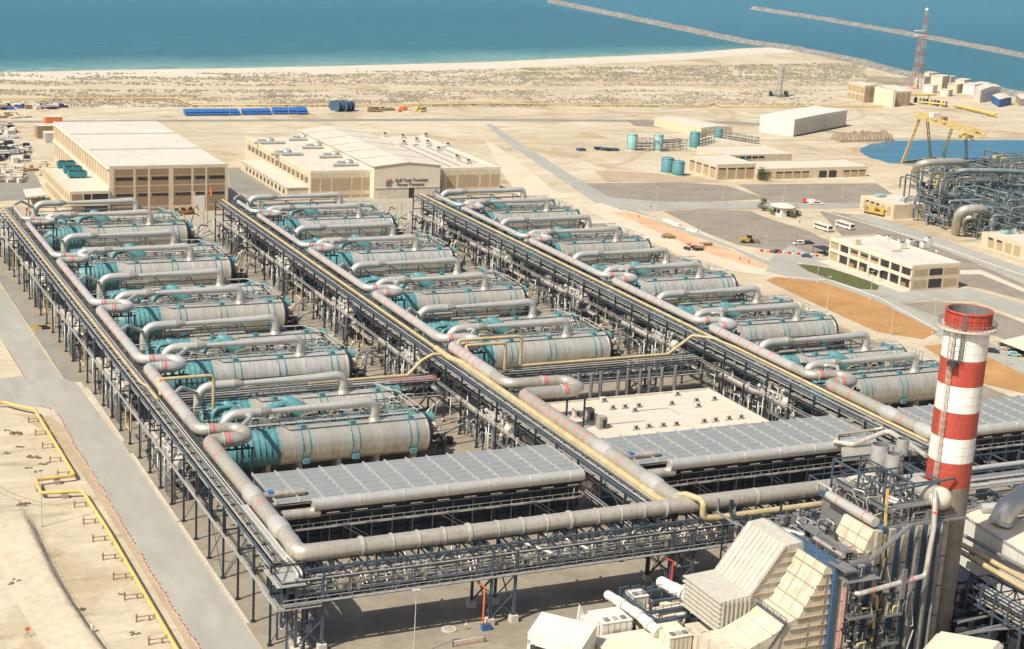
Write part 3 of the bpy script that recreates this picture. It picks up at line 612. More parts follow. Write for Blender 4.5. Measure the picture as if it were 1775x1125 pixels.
# upper deck under header
f = MB()
for yy in (-11.5, -6.5): f.box(6, yy - .15, 15.0, 130, yy + .15, 15.4)
for i in range(40): f.box(7 + i * 3.1, -11.5, 15.0, 7.25 + i * 3.1, -6.5, 15.3)
f.build('header_deck', 'bluesteel', nr)
nb = thing('pipe_bundle', 'crowded small grey pipes inside the foreground lattice rack', 'pipes', (2, -10, 12))
rnd = random.Random(5)
for k in range(11):
    yy = -14.2 + k * .8; z = 11.2 if k % 2 else 12.9; r = rnd.choice((.16, .22, .3, .36)); x0 = 1.5 + rnd.random() * 3
    MB().tube([(x0, yy, z), (127, yy, z)], r, 8).build('pipe', rnd.choice(('clad2', 'galv', 'conclt', 'silver')), nb)
for k in range(34):                              # expansion bends standing up inside the rack
    xx = 6 + k * 3.55 + rnd.uniform(-.6, .6); yy = -14.0 + rnd.uniform(0, 4); L_ = rnd.uniform(1.2, 2.4)
    MB().tube(fillet([(xx, yy, 11.2), (xx, yy, 13.6), (xx + L_, yy + 1.2, 13.6), (xx + L_, yy + 1.2, 11.2)], .5, 3), rnd.uniform(.14, .26), 7).build('pipe_bend', rnd.choice(('clad2', 'galv', 'conclt')), nb)
vv = MB()
for k in range(260):
    xx = rnd.uniform(8, 126); yy = -14.2 + rnd.randrange(11) * .8
    vv.box(xx - .35, yy - .35, 11.4, xx + .35, yy + .35, 12.2 + rnd.random() * 1.6) if k % 3 else vv.tube([(xx, yy, 11.4), (xx, yy + 1.6, 13.2)], .22, 6)
vv.each('valve', 'clad2', nb)
# white u-shaped pipe loop in the middle of near rack
MB().tube(fillet([(52, -8, 14.2), (57, -14.5, 13.2), (66, -14.5, 12.6), (61.5, -8, 14.0)], 1.0), .38, 10).build('bypass_loop', 'galv', nb)
# corner stair platform of the near rack
t = thing('corner_platform', 'grated steel platform with white rails at the left corner of the foreground rack', 'platform', (0, -12, 0))
f = MB(); f.box(-.6, -16, 9.6, 8, -5, 9.8); f.box(-.6, -16, 14.3, 5, -7, 14.45)
for (a, b) in (((-.6, -5), (-.6, -16)), ((-.6, -16), (8, -16))):
    for z in (10.9, 10.35, 15.5): f.beam((a[0], a[1], z), (b[0], b[1], z), .1)
    for i in range(8): f.beam((a[0] + (b[0] - a[0]) * i / 7, a[1] + (b[1] - a[1]) * i / 7, 9.7), (a[0] + (b[0] - a[0]) * i / 7, a[1] + (b[1] - a[1]) * i / 7, 10.9), .06)
f.build('deck', 'galv', t)
b = MB()
for (cx_, cy_) in ((2, -8), (2, -14), (5, -8), (5.4, -14)): b.box(cx_ - .2, cy_ - .2, 0, cx_ + .2, cy_ + .2, 14.3)
b.each('post', 'bluesteel', t)
b = MB(); 
for i in range(30): b.box(2.9, -12.4, .5 + i * .32, 3.7, -12.3, .56 + i * .32)
b.beam((2.9, -12.35, 0), (2.9, -12.35, 10), .08); b.beam((3.7, -12.35, 0), (3.7, -12.35, 10), .08)
b.build('ladder', 'greysteel', t)
MB().box(3.4, -13.2, 0.1, 7.4, -8.5, .25).build('base_slab', 'conclt', t)
f = MB()
for (a, c_) in (((3.1, -8, 16.7), (3.1, -15, 12)), ((4.0, -7.5, 16.7), (4.0, -15, 12))):
    f.tube(fillet([(a[0], 20, a[2]), a, (a[0] + 1.2, a[1] - 1.2, a[2] - 1.2), (a[0] + 1.2, a[1] - 5.0, a[2] - 1.4), (a[0] + 1.2, a[1] - 5.2, 11)], .8), .3, 8)
f.each('drop_pipe', 'galv', t)
# ---- yellow pipes on racks
def ypipe(pts, r, label, R=1.6, m='beigepipe', rings=True):
    P = fillet(pts, R); t = thing('yellow_pipe', label, 'pipe', pts[0]); MB().tube(P, r, 12).build('pipe_run', m, t)
    if rings:
        f = MB()
        for a, b in zip(pts, pts[1:]):
            a = Vector(a); b = Vector(b); L = (b - a).length
            for q in range(int(L / 6)):
                c_ = a + (b - a) * ((q + .5) * 6 / L); f.ring(c_, b - a, r + .05, .14, 12)
        if f.v: f.each('weld_ring', 'ochre', t)
    return t
ypipe([(2.2, 339, 17), (2.2, 108, 17), (2.9, 104, 17), (2.9, 93, 17)], .34, 'thin pale yellow gas pipe running along the top of the westernmost rack')
ypipe([(86.6, 339, 17), (86.6, 120, 17)], .42, 'pale yellow gas pipe along the far part of the middle rack')
ypipe([(86.6, 119, 17), (86.4, 109, 17), (87.7, 104, 17), (87.7, 0, 17), (87.7, -5.5, 17.2), (89.4, -7.8, 18.9)], .82, 'thick yellow pipe along the near part of the middle rack beside the steam pipe')
ypipe([(89.0, -7.0, 19.2), (90.6, -8.4, 19.9), (92.6, -11.5, 19.6), (92.6, -12.6, 19.0), (92.6, -12.6, 16.0), (96, -12.9, 15.7), (130, -12.9, 15.8)], .7, 'yellow pipe dropping over the foreground header pipe and running right beneath it', 1.2)
ypipe([(170.8, 339, 17), (170.8, 104, 17), (171.6, 98, 17), (171.6, 12, 17)], .42, 'pale yellow gas pipe running along the top of the eastern rack')
ypipe([(48, 113, 11.6), (76, 113, 11.6), (80, 113, 15.5), (83, 113, 17), (86, 113, 17)], .45, 'yellow pipe on the crossing rack joining up to the middle rack from the left', 1.2)
ypipe([(98, 113, 11.8), (158, 113, 11.8), (163, 113, 15), (166, 113, 17), (171, 108, 17)], .45, 'yellow pipe on the crossing rack between middle and eastern racks', 1.2)
ypipe([(90.5, 112, 17), (90.5, 113, 20.5), (110, 113, 20.5), (110, 113, 12)], .45, 'outer arch of yellow pipe looping over the middle steam pipe', 1.2)
ypipe([(91.6, 106, 17.2), (91.6, 110.5, 19.6), (104, 110.5, 19.6), (104, 110.5, 12)], .45, 'inner arch of yellow pipe looping over the middle steam pipe', 1.2)
ypipe([(4.5, 96, 17), (4.5, 99.5, 20), (18.5, 99.5, 20), (18.5, 99.5, 8)], .45, 'short yellow arch pipe over the westernmost steam pipe', 1.2)
# ---- crossing racks between the long racks, at y = 110..116
cross_rack(8, 84, 109.5, 115.5, 6.2, 10.6, 'blue steel crossing rack between westernmost and middle racks with dark red grating', [30, 70])
cross_rack(92, 168, 109.5, 115.5, 6.2, 10.6, 'blue steel crossing rack behind the white roofed control building', [112, 150])
tag(MB().box(70, 110, 10.8, 84, 115, 10.95).build('grating_strip', 'maroon'), 'dark red grating strip on top of the left crossing rack', 'grating')
for k, (xa, xb) in enumerate(((10, 83), (93, 167))):
    b = thing('pipe_bundle', 'thin grey pipes lying on the %s crossing rack' % ('left' if k == 0 else 'right'), 'pipes', (xa, 112, 10.7))
    for q in range(6): MB().tube([(xa, 110 + q * .9, 11.0 if q % 2 else 9.2), (xb, 110 + q * .9, 11.0 if q % 2 else 9.2)], .18 + .05 * (q % 3), 8).build('pipe', ('galv', 'clad2', 'greysteel')[q % 3], b)
# tall grey exhaust tubes standing before the right crossing rack
for k in range(16):
    x = 99 + k * 3.6 + (k // 5) * 1.5
    tag(MB().tube([(x, 106 + (k % 2), 0), (x, 106 + (k % 2), 10.2)], .5, 10).build('vertical_tube', 'greysteel'), 'upright dark grey tube, %s from the left in the row behind the control building' % NTH[k], 'tube', 'upright tubes behind the control building')
# ================================================================ evaporator units
VR = 4.72; VZ = 6.9
def vessel(name, rear=False):
    t = thing(name, '', 'evaporator', (0, 0, 0), 0, 'paired cylindrical evaporators in three rows')
    xs = 28.7; XE = 67.4
    b = MB(); b.tube([(xs, 0, VZ), (XE, 0, VZ)], VR, 40)
    for x in (xs + .2, XE - .2): b.ring((x, 0, VZ), (1, 0, 0), VR + .1, .3, 40)
    b.build('shell', 'clad', t)
    b = MB(); b.tube([(15.5, 0, VZ), (16.2, 0, VZ), (xs, 0, VZ)], [VR - .8, VR - .12, VR - .12], 40)
    x = 17.5
    while x < xs: b.ring((x, 0, VZ), (1, 0, 0), VR + .12, .22, 40); x += 1.45
    b.build('ribbed_teal_section', 'teal', t)
    b = MB(); b.tube([(XE, 0, VZ), (XE + .7, 0, VZ), (XE + 1.2, 0, VZ)], [VR + .02, VR - .02, VR - .7], 36); b.build('end_plate', 'dark', t)
    for x in (34.2, 36.1, 46.9, 48.8, 62.2, 64.1):
        if x < xs: continue
        b = MB(); k = 18
        a0, a1 = math.radians(-35), math.radians(215)
        for i in range(k):
            p = a0 + (a1 - a0) * i / k; q = a0 + (a1 - a0) * (i + 1) / k; r0, r1 = VR + .02, VR + .22
            y = lambda r, a: (r * math.cos(a), VZ + r * math.sin(a))
            A, B, C_, D = y(r0, p), y(r1, p), y(r1, q), y(r0, q)
            b.hexa([(x - .14, *A), (x - .14, *B), (x - .14, *C_), (x - .14, *D), (x + .14, *A), (x + .14, *B), (x + .14, *C_), (x + .14, *D)])
        b.build('support_band', 'teal', t)
    b = MB()
    for x in (35.15, 47.85, 63.15):
        if x < xs: continue
        b.box(x - .8, -VR - .3, 3.4, x + .8, -VR + .4, 4.6); b.box(x - .5, -1.6, VZ + VR - .3, x + .5, -.6, VZ + VR + .6)
    b.each('anchor_box', 'teal', t)
    b = MB()
    for x in ((18, 26, 34, 44, 54, 64)): b.box(x - .5, -3.4, 0, x + .5, 3.4, 3.6)
    b.each('saddle', 'concrete', t)
    b = MB()                                        # pipe and rail along the crown
    b.tube(fillet([(29.4, 1.0, 12.9), (31.6, -2.0, 11.4), (67.2, -2.0, 11.4)], 1.0), .15, 6)
    b.build('dark_crown_pipe', 'jungle', t)
    b = MB(); b.tube([(28.9, 1.2, 12.9), (67.5, 1.2, 12.9)], .15, 6); 
    for i in range(9): b.beam((30 + i * 4.4, 1.2, 11.4), (30 + i * 4.4, 1.2, 12.9), .1)
    b.build('crown_rail', 'galv', t)
    # ejector pipe: tall left elbow, narrow throat, widening to the right leg
    zt = 16.0
    P1 = fillet([(15.6, 0, 7.0), (15.6, 0, zt), (25.2, 0, zt)], 4.0, 9)
    MB().tube(P1, 1.2, 22).build('ejector_elbow', 'silver', t)
    b = MB(); b.tube([(24.8, 0, zt), (25.4, 0, zt), (27.0, 0, zt), (27.4, 0, zt)], [1.24, 1.24, .8, .66], 22); b.build('ejector_nozzle', 'clad2', t)
    MB().ring((24.6, 0, zt), (1, 0, 0), 1.34, .3, 22).build('flange', 'clad2', t)
    P2 = fillet([(27.3, 0, zt), (32, 0, zt), (37, 0, zt), (42, 0, zt), (47, 0, zt), (54.2, 0, zt + .3), (54.2, 0, VZ + VR - .6)], [0, 0, 0, 0, 0, 3.4, 0], 8)
    rr = [0.62 + (1.2 - 0.62) * max(0, min(1, (p.x - 27) / 25.0)) for p in P2]
    for i, p in enumerate(P2):
        if p.z < zt - 1.4: rr[i] = 1.25
    MB().tube(P2, rr, 22).build('ejector_diffuser', 'silver', t)
    MB().tube([(54.2, 0, VZ + VR - .5), (54.2, 0, VZ + VR + .6)], [1.9, 1.35], 20).build('nozzle_neck', 'clad2', t)
    # right-hand end: teal drum, beige dome, dark pumps
    b = MB(); b.tube([(65.5, 5.2, 8.6), (67.6, 4.6, 8.8), (68.4, 4.6, 8.8), (71.6, 4.6, 8.8)], [2.8, 1.95, 1.75, 1.75], 20)
    for x in (68.5, 71.4): MB().ring((x, 4.6, 8.8), (1, 0, 0), 1.95, .25, 20).build('flange', 'teal', t)
    b.build('end_condenser', 'teal', t)
    MB().ball((70.6, 1.0, 7.6), 1.15, 12, 8, 1.25).build('dome', 'spoil', t)
    b = MB(); rnd = random.Random(3)
    for i in range(13):
        x, y, z = rnd.uniform(69, 73.5), rnd.uniform(-4.5, 2), rnd.uniform(1, 6.5)
        b.tube([(x, y, z), (x + rnd.uniform(-1.5, 1.5), y + rnd.uniform(-2, 2), z)], rnd.uniform(.2, .5), 8)
    b.box(69.4, -4.6, 0.1, 73.6, -1.2, 1.0); b.tube([(70.5, -3, 1.4), (70.5, -3, 5.5)], .25, 8); b.tube([(72.5, -2, 1.4), (72.5, -2, 6.2), (69, -2, 6.2)], .22, 8)
    b.each('pump_pipe', 'dark', t)
    return t
ev = vessel('evaporator'); evr = vessel('evaporator', True)
def between():
    """machinery between the two vessels of a pair"""
    t = thing('condenser_skid', '', 'condenser', (0, 0, 0), 0, 'condenser skids between paired evaporators')
    b = MB(); b.tube([(38, 13.5, 7.0), (68, 13.5, 7.0)], 2.1, 26)
    for x in [38.2 + i * 1.6 for i in range(19)]: b.ring((x, 13.5, 7.0), (1, 0, 0), 2.25, .16, 26)
    b.build('condenser_shell', 'teal', t)
    for (x, y) in ((21.5, 19.0), (35.5, 15.5)):
        b = MB(); big = x > 30; h = 13.8 if big else 12.8
        r = 2.1 if big else 1.35
        if big:
            b.tube([(x - .6, y, h + .3), (x + .6, y - .3, h - .6), (x + 4.6, y - 1.4, h - 3.6), (x + 5.6, y - 1.6, h - 4.4)], [.5, 1.7, 2.3, 1.9], 18)
            b.tube(fillet([(x - 5.5, y - 1.5, 9.8), (x - 4.5, y - 1.0, 11.6), (x + .8, y - .6, h - 1.0)], 1.6), 1.0, 14)
        else:
            b.tube([(x - .6, y, h + .1), (x + .4, y - .3, h - .7), (x + 3.6, y - 1.8, h - 3.8)], [.5, 1.35, 1.55], 18)
        b.build('teal_hood', 'teal', t)
    for k in range(2):
        P = fillet([(22.5, 17.6 - k * 2.2, 12.0 - k * .5), (17.6 + k * 2.0, 17.0 - k * 2.6, 12.0 - k * .5), (17.6 + k * 2.0, 16.6 - k * 2.8, 6)], 2.6, 6)
        MB().tube(P, .55, 12).build('teal_bend', 'teal', t)
        b = MB(); rnd = random.Random(11)
    for i in range(26):
        z = rnd.uniform(3, 9.6); y = rnd.uniform(5.5, 20); x0 = rnd.uniform(16, 46); b.tube([(x0, y, z), (x0 + rnd.uniform(6, 26), y, z)], rnd.uniform(.12, .38), 7)
    b.each('process_pipe', 'clad2', t)
    b = MB()
    for i in range(16):
        x = rnd.uniform(22, 70); y = rnd.uniform(6, 20); z = rnd.uniform(8, 10.8); h = rnd.uniform(.7, 2)
        b.tube(fillet([(x, y, z - 3), (x, y, z + h), (x + 2.2, y - .5, z + h), (x + 2.2, y - .5, z - 3)], .6, 3), .16, 6)
    b.each('vent_bend', 'silver', t)
    b = MB()
    for i in range(9):
        x = rnd.uniform(38, 66); y = rnd.uniform(8, 13); b.tube(fillet([(x, y, 8.6), (x, y, 10.4), (x + 3, y + 1, 10.4), (x + 3, y + 3, 9)], .5, 3), .17, 6)
    b.each('brown_pipe', 'ochre', t)
    b = MB()
    for x in (16, 26, 36, 46, 56, 66):
        for y in (6.2, 10.4, 19.2): b.box(x - .14, y - .14, 0, x + .14, y + .14, 10.4)
        b.box(x - .12, 5.4, 9.9, x + .12, 19.6, 10.2); b.box(x - .1, 5.4, 7, x + .1, 19.6, 7.2)
    for y in (6.2, 10.4, 19.2): b.box(16, y - .1, 9.95, 67.5, y + .1, 10.15)
    b.build('support_frame', 'navy', t)
    b = MB(); b.box(16, 6.0, 10.2, 67.5, 7.2, 10.28)
    for y in (6.0, 7.2): 
        b.box(16, y - .04, 11.2, 67.5, y + .04, 11.28); b.box(16, y - .03, 10.75, 67.5, y + .03, 10.8)
        for i in range(22): b.box(16 + i * 2.4, y - .03, 10.2, 16.07 + i * 2.4, y + .03, 11.25)
    b.build('catwalk', 'galv', t)
    b = MB()                                        # zigzag rail and stair at the right end
    for (p, q) in (((63, 25, 12.9), (67.5, 16, 12.6)), ((67.5, 16, 12.6), (67.5, 16, 9.8)), ((67.5, 16, 9.8), (64, 21, 10.6)), ((67.0, 13.8, 12.9), (67.6, 1.5, 12.9)), ((66.0, 13.8, 12.7), (66.4, 1.5, 12.2)), ((67.0, 13.8, 12.9), (67.0, 13.8, 9.5)), ((30, 25, 12.9), (63, 25, 12.9))):
        b.beam(p, q, .24)
    b.each('stair_rail', 'galv', t)
    b = MB()
    for k in range(7): b.beam((63 + k * .7, 15 - k * 1.6, 9.6 - (k % 2)), (64 + k * .6, 10 - k * .9, 11.4), .3)
    b.tube([(60, 12, 8.6), (68, 7, 8.8)], 1.0, 12)
    b.each('teal_strut', 'teal', t)
    b = MB()
    for i in range(24):
        x, y = rnd.uniform(17, 70), rnd.uniform(7, 20); s_ = rnd.uniform(.4, 1.1); b.box(x, y, 5, x + s_, y + s_, rnd.uniform(8, 10.2))
    b.each('dark_valve', 'dark', t)
    b = MB()
    for i in range(20):
        x, y = rnd.uniform(7.5, 15), rnd.uniform(-9, 24); z = rnd.uniform(1, 12); b.tube(fillet([(x, y, 0), (x, y, z), (x + rnd.uniform(1, 5), y, z)], .5, 2), rnd.uniform(.15, .45), 7)
    b.each('dark_pipe', 'dark', t)
    b = MB()
    for i in range(14):
        x, y = rnd.uniform(8, 15), rnd.uniform(-8, 24); z = rnd.uniform(6, 13); b.tube(fillet([(x, y, z), (x + rnd.uniform(3, 10), y + rnd.uniform(-1, 1), z)], .5, 2), rnd.uniform(.12, .3), 7)
    b.each('pale_pipe', 'galv', t)
    b = MB()
    for i in range(14):
        x, y = rnd.uniform(40, 67), rnd.uniform(6.5, 12); z = rnd.uniform(9.2, 11); b.tube(fillet([(x, y, z - 2), (x, y, z), (x + rnd.uniform(1.5, 5), y, z), (x + 5.5, y + 1, z - 2)], .5, 2), .16, 6)
    b.each('black_pipe', 'dark', t)
    b = MB()                                        # pipework behind the farther vessel
    for i in range(12):
        x, y = rnd.uniform(16, 44), rnd.uniform(30, 46); z = rnd.uniform(3, 10); b.tube([(x, y, z), (x + rnd.uniform(8, 24), y, z)], rnd.uniform(.15, .5), 7)
    b.each('rear_pipe', 'clad2', t)
    b = MB()
    for x in (16, 27, 38, 49, 60):
        for y in (31, 38, 46): b.box(x - .14, y - .14, 0, x + .14, y + .14, 10)
        b.box(x - .1, 31, 9.7, x + .1, 46, 10); b.box(x - .1, 31, 6, x + .1, 46, 6.2)
    for y in (31, 38, 46): b.box(16, y - .1, 9.8, 60, y + .1, 10.02)
    b.build('rear_frame', 'navy', t)
    b = MB()
    for i in range(16): x, y = rnd.uniform(17, 62), rnd.uniform(31, 46); q_ = rnd.uniform(.8, 2.2); b.box(x, y, 0, x + q_, y + q_, rnd.uniform(2, 7))
    b.each('rear_machine', 'dark', t)
    # steam feed from the loop to the ejector elbow
    MB().tube(fillet([(21.0, 0, 15.2), (21.6, -2.5, 16.2), (19.5, -9.0, 17.8), (15.6, -15.0, 17.8)], 1.6), .55, 12).build('steam_feed', 'silver', t)
    MB().tube(fillet([(6.2, 12, 18.0), (9.5, 16, 18.6), (15.4, 24, 14.5)], 3.0), .5, 12).build('steam_feed', 'silver', t)
    return t
bt = between()
M['palewhite'] = mat('pale_insulation', (0.43, 0.40, 0.345), 0.5, 0.1, 0.12, 0.6)
def skid_under():
    t = thing('heat_exchanger', '', 'heat exchanger', (0, 0, 0), 0, 'white heat exchangers under the pipe racks')
    MB().tube([(3.2, -6.8, 8.6), (3.2, -6, 8.6), (3.2, 5, 8.6), (3.2, 5.8, 8.6)], [1.2, 1.95, 1.95, 1.2], 20).build('vessel', 'palewhite', t)
    b = MB(); b.tube([(1.6, -5, 10.8), (1.6, 4, 10.8)], .4, 8); b.tube([(4.4, -5, 10.9), (4.4, 4.4, 10.9)], .34, 8); b.tube([(3.2, -3, 10), (3.2, -3, 12.6)], .5, 10); b.tube([(2.6, 2, 10), (2.6, 2, 12.2)], .45, 10)
    b.each('top_pipe', 'galv', t)
    MB().tube(fillet([(2.4, 6, 8.4), (2.4, 9, 7.6), (2.4, 26, 7.6), (3.8, 29, 6.4)], 1.4), .8, 14).build('feed_pipe', 'palewhite', t)
    MB().tube(fillet([(4.8, 3, 4), (4.8, 30, 4)], 1.0), .45, 10).build('feed_pipe', 'palewhite', t)
    MB().tube(fillet([(3.4, -24, 5.0), (3.4, -8.5, 5.0), (3.4, -6.5, 7.6)], 1.4), .65, 12).build('feed_pipe', 'palewhite', t)
    b = MB(); rv = random.Random(5)
    for i in range(26):
        x, y, z = rv.uniform(.9, 5.6), rv.uniform(-9, 7), rv.uniform(5.6, 12.6); r_ = rv.uniform(.3, .7)
        b.ball((x, y, z), r_, 8, 5)
    b.each('valve_body', 'palewhite', t)
    for k in range(10):
        x, y, z = rv.uniform(.9, 5), rv.uniform(-9, 5), rv.uniform(6, 12); MB().tube(fillet([(x, y, 5.3), (x, y, z), (x + rv.uniform(-1, 1), y + rv.uniform(1, 3), z)], .4, 3), rv.uniform(.16, .34), 8).build('riser', ('palewhite', 'galv', 'greysteel')[k % 3], t)
    for x in (.8, 5.8):
        for y in (-7, 5): MB().box(x - .15, y - .15, 0, x + .15, y + .15, 8.0).build('leg', 'navy', t)
    b = MB(); rnd = random.Random(21)
    for y in (-9, -1.2): 
        for x in (.8, 6.0): b.box(x - .15, y - .15, 0, x + .15, y + .15, 8.2)
    b.box(.2, -9, 5.0, 6.2, -1, 5.2); b.box(.2, -9.1, 5.9, 6.2, -9.0, 6.0); b.box(.1, -9, 5.9, .2, -1, 6.0)
    for i in range(5): b.box(.3, -9 + i * 1.8, .2, .5, -8.8 + i * 1.8, 5)
    b.build('valve_platform', 'greysteel', t)
    b = MB()
    for i in range(30):
        x, y, z = rnd.uniform(.8, 6), rnd.uniform(-10, 30), rnd.uniform(.5, 7); s_ = rnd.uniform(.3, 1.0); b.box(x, y, z, x + s_, y + s_, z + s_)
    for i in range(16):
        x, y, z = rnd.uniform(.8, 6), rnd.uniform(-10, 26), rnd.uniform(1, 8); b.tube([(x, y, z), (x, y + rnd.uniform(1, 6), z)], .18, 6); b.tube([(x, y, .2), (x, y, z)], .16, 6)
    b.each('dark_valve', 'dark', t)
    b = MB()
    for i in range(22):
        x, y = rnd.uniform(.8, 6), rnd.uniform(-9, 30); z = rnd.uniform(2, 9); b.tube([(x, y, 0), (x, y, z), (x + rnd.uniform(-1, 1), y + 2, z)], .2, 6)
        s_ = rnd.uniform(.3, .8); b.box(x, y, z, x + s_, y + s_, z + s_ * 1.5)
    b.each('pale_valve', 'galv', t)
    P = fillet([(.2, 34, 11), (.2, 34, 3.4), (.2, 40, 3.4), (.2, 40, 8.2)], .5)
    MB().tube(P, .22, 8).build('yellow_loop', 'beigepipe', t)
    return t
hx = skid_under()
ROWN = ['left', 'middle', 'right']
seen = {}
for c_, x in enumerate((0, 84, 168)):
    for k in range(5):
        y = UY[k]
        if not (c_ == 1 and k == 0):
            for j, (proto, dy) in enumerate(((ev, 0), (evr, 23.5))):
                o = proto if proto.name not in seen else dup(proto)
                seen[proto.name] = 1
                o.location = (x, y + dy, 0)
                o['label'] = 'silver evaporator with teal ribs, %s of the %s pair in the %s row' % ('nearer' if j == 0 else 'farther', ORD[k], ROWN[c_])
            o = bt if bt.name not in seen else dup(bt); seen[bt.name] = 1; o.location = (x, y, 0)
            o['label'] = 'teal condenser and pipework between the %s pair of evaporators in the %s row' % (ORD[k], ROWN[c_])
        o = hx if hx.name not in seen else dup(hx); seen[hx.name] = 1; o.location = (x, y - 4, 0)
        o['label'] = 'white heat exchanger among valves beneath the %s rack, %s to the camera' % (('westernmost', 'middle', 'eastern')[c_], ORD[k])
# white pump houses / pipes right of the vessels of rows 1 and 2
for c_, x in enumerate((0, 84)):
    for k in range(5):
        if c_ == 1 and k == 0: continue
        b = MB(); rnd = random.Random(40 + k)
        for i in range(12):
            xx, yy = x + rnd.uniform(70, 78), UY[k] + rnd.uniform(4, 26); z = rnd.uniform(.8, 3.2)
            b.box(xx, yy, 0.1, xx + rnd.uniform(.4, 1.6), yy + rnd.uniform(.4, 1.6), z)
        for i in range(6): yy = UY[k] + rnd.uniform(4, 26); b.tube([(x + 70, yy, 1.2), (x + 77, yy, 1.2)], .2, 8)
        pt = thing('pump_set', '', 'pumps', (x + 70, UY[k], 0)); b.each('pump', 'dark', pt); [MB().tube(fillet([(x + rnd.uniform(69, 73), UY[k] + yy, 3.5), (x + 76, UY[k] + yy, 3.5), (x + 76 + yy * .08, UY[k] + yy, rnd.uniform(4, 10)), (x + rnd.uniform(79, 84.5), UY[k] + yy + 1, 5 + yy * .12)], .8, 4), rnd.uniform(.18, .38), 8).build('delivery_pipe', ('galv', 'clad2', 'greysteel', 'dark')[int(yy) % 4], pt) for yy in (6, 9.5, 14, 17, 21, 27)]; tag(pt, 'dark pumps on the slab right of the %s evaporator pair of the %s row' % (ORD[k], ROWN[c_]), 'pumps', 'pump sets at the evaporator ends')
# ================================================================ ribbed-roof coolers and control building
def cooler(x0, x1, y0, y1, label, z=15.0, ductx=7.5):
    t = thing('cooler_house', label, 'cooler building', (x0, y0, 0))
    MB().box(x0, y0 + .6, z - .5, x1, y1, z - .3).build('slot_shade_floor', 'slot', t)  # dark floor paints the shaded bands between the louvre rows
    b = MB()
    for i in range(7):                            # tilted louvre rows, the slot behind each coloured dark as shade
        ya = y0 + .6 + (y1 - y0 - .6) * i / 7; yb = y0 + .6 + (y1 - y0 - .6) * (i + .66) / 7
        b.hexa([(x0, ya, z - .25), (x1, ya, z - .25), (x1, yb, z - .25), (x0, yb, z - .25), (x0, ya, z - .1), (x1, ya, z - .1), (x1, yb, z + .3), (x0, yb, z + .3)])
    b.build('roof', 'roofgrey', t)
    b = MB()
    for i in range(7): ya = y0 + .6 + (y1 - y0 - .6) * i / 7; b.box(x0, ya - .14, z - .2, x1, ya + .1, z - .04)
    b.each('row_lip', 'galv', t)
    b = MB(); n = round((x1 - x0) / 5.1)
    for i in range(n + 1):
        xx = x0 + (x1 - x0) * i / n; b.box(xx - .15, y0 + .6, z - .2, xx + .15, y1, z + .36)
    b.each('roof_rib', 'galv', t)
    b = MB(); b.tube([(x0 + ductx, y0, z - .9), (x1 - .2, y0, z - .9)], 1.35, 20)
    n = int((x1 - x0 - ductx) / 10)
    for i in range(n + 1): b.ring((x0 + ductx + .3 + i * 10, y0, z - .9), (1, 0, 0), 1.42, .3, 20)
    b.build('front_duct', 'silver', t)
    b = MB(); b.tube([(x0 - 2, y0 + 4, z + .7), (x0 + 7, y0 + 4, z + .7)], .75, 14); b.tube([(x0 + 1, y0, z - 2.6), (x0 + 9, y0, z - 2.6)], 1.1, 16); b.tube([(x0 - 1, y0 + 1.5, z - .6), (x0 + 8, y0 + 1.5, z - .6)], .5, 12)
    b.each('inlet_pipe', 'clad', t)
    MB().box(x0 - 1, y0 + 3.4, z - .1, x0 + .2, y0 + 4.8, z + 1.5).build('valve', 'blue', t)
    b = MB(); b.box(x0 + .4, y0 + 3.5, 0, x1 - .4, y1 - .4, z - .55); b.build('dark_core', 'cooldark', t)  # solid block coloured near black for the shaded void under the roof
    b = MB(); b.box(x0, y0 - .2, z - 2.7, x1, y0 + .3, z - 2.2); b.box(x0, y0 + .9, z - 4.3, x1, y0 + 1.2, z - 3.9)
    n = int((x1 - x0) / 5.1)
    for i in range(n + 1):
        xx = x0 + .2 + i * (x1 - x0 - .4) / n
        b.box(xx - .2, y0 + 2.4, 0, xx + .2, y0 + 2.8, z - 2); b.beam((xx, y0, z - 2.5), (xx, y0 + 2.6, z - 5), .2)
    b.build('frame', 'navy', t)
    b = MB()
    for i in range(n * 1 + 1):
        xx = x0 + 2.7 + i * (x1 - x0 - 5) / n; b.box(xx - .13, y0 + 2.1, .3, xx + .13, y0 + 2.35, z - 4)
    b.each('pale_post', 'greysteel', t)
    b = MB(); b.box(x0, y0 - .4, 8.9, x1, y0 + .4, 9.0); b.box(x0, y0 - .5, 8.75, x1, y0 - .38, 9.15)
    for zz in (10.1, 11.7): b.box(x0, y0 - .45, zz - .05, x1, y0 - .37, zz + .05)
    m_ = int((x1 - x0) / 2.5)
    for i in range(m_ + 1): xx = x0 + (x1 - x0) * i / m_; b.box(xx - .04, y0 - .45, 8.9, xx + .04, y0 - .37, 10.1)
    b.build('gallery', 'galv', t)
    b = MB()
    for i in range(int((x1 - x0) / 7)): xx = x0 + ductx + 4 + i * 6.3; b.box(xx - 1.4, y0 - 1.75, z - 2.5, xx + 1.4, y0 - 1.55, z - 2.35)
    b.each('duct_tab', 'clad2', t)
    for i in range(3):
        b = MB(); xx = x0 + 14 + i * (x1 - x0) / 3.2
        b.beam((xx, y0 - .6, 9), (xx + 6, y0 - .6, 5), .5, .1); b.beam((xx, y0 - 1.0, 10), (xx + 6, y0 - 1.0, 6), .1); b.box(xx + 5.5, y0 - 1.6, 4.9, xx + 9, y0 + 1, 5.0)
        b.build('stair', 'greysteel', t)
    b = MB()
    for i in range(int((x1 - x0) / 3)): xx = x0 + 1 + i * 3; b.box(xx, y0 + 2.9, .2, xx + .16, y0 + 3.4, 8.6)
    b.box(x0 + .3, y0 + 3.0, 5.4, x1 - .3, y0 + 3.4, 5.6); b.box(x0 + .3, y0 + 3.0, 2.6, x1 - .3, y0 + 3.4, 2.75)
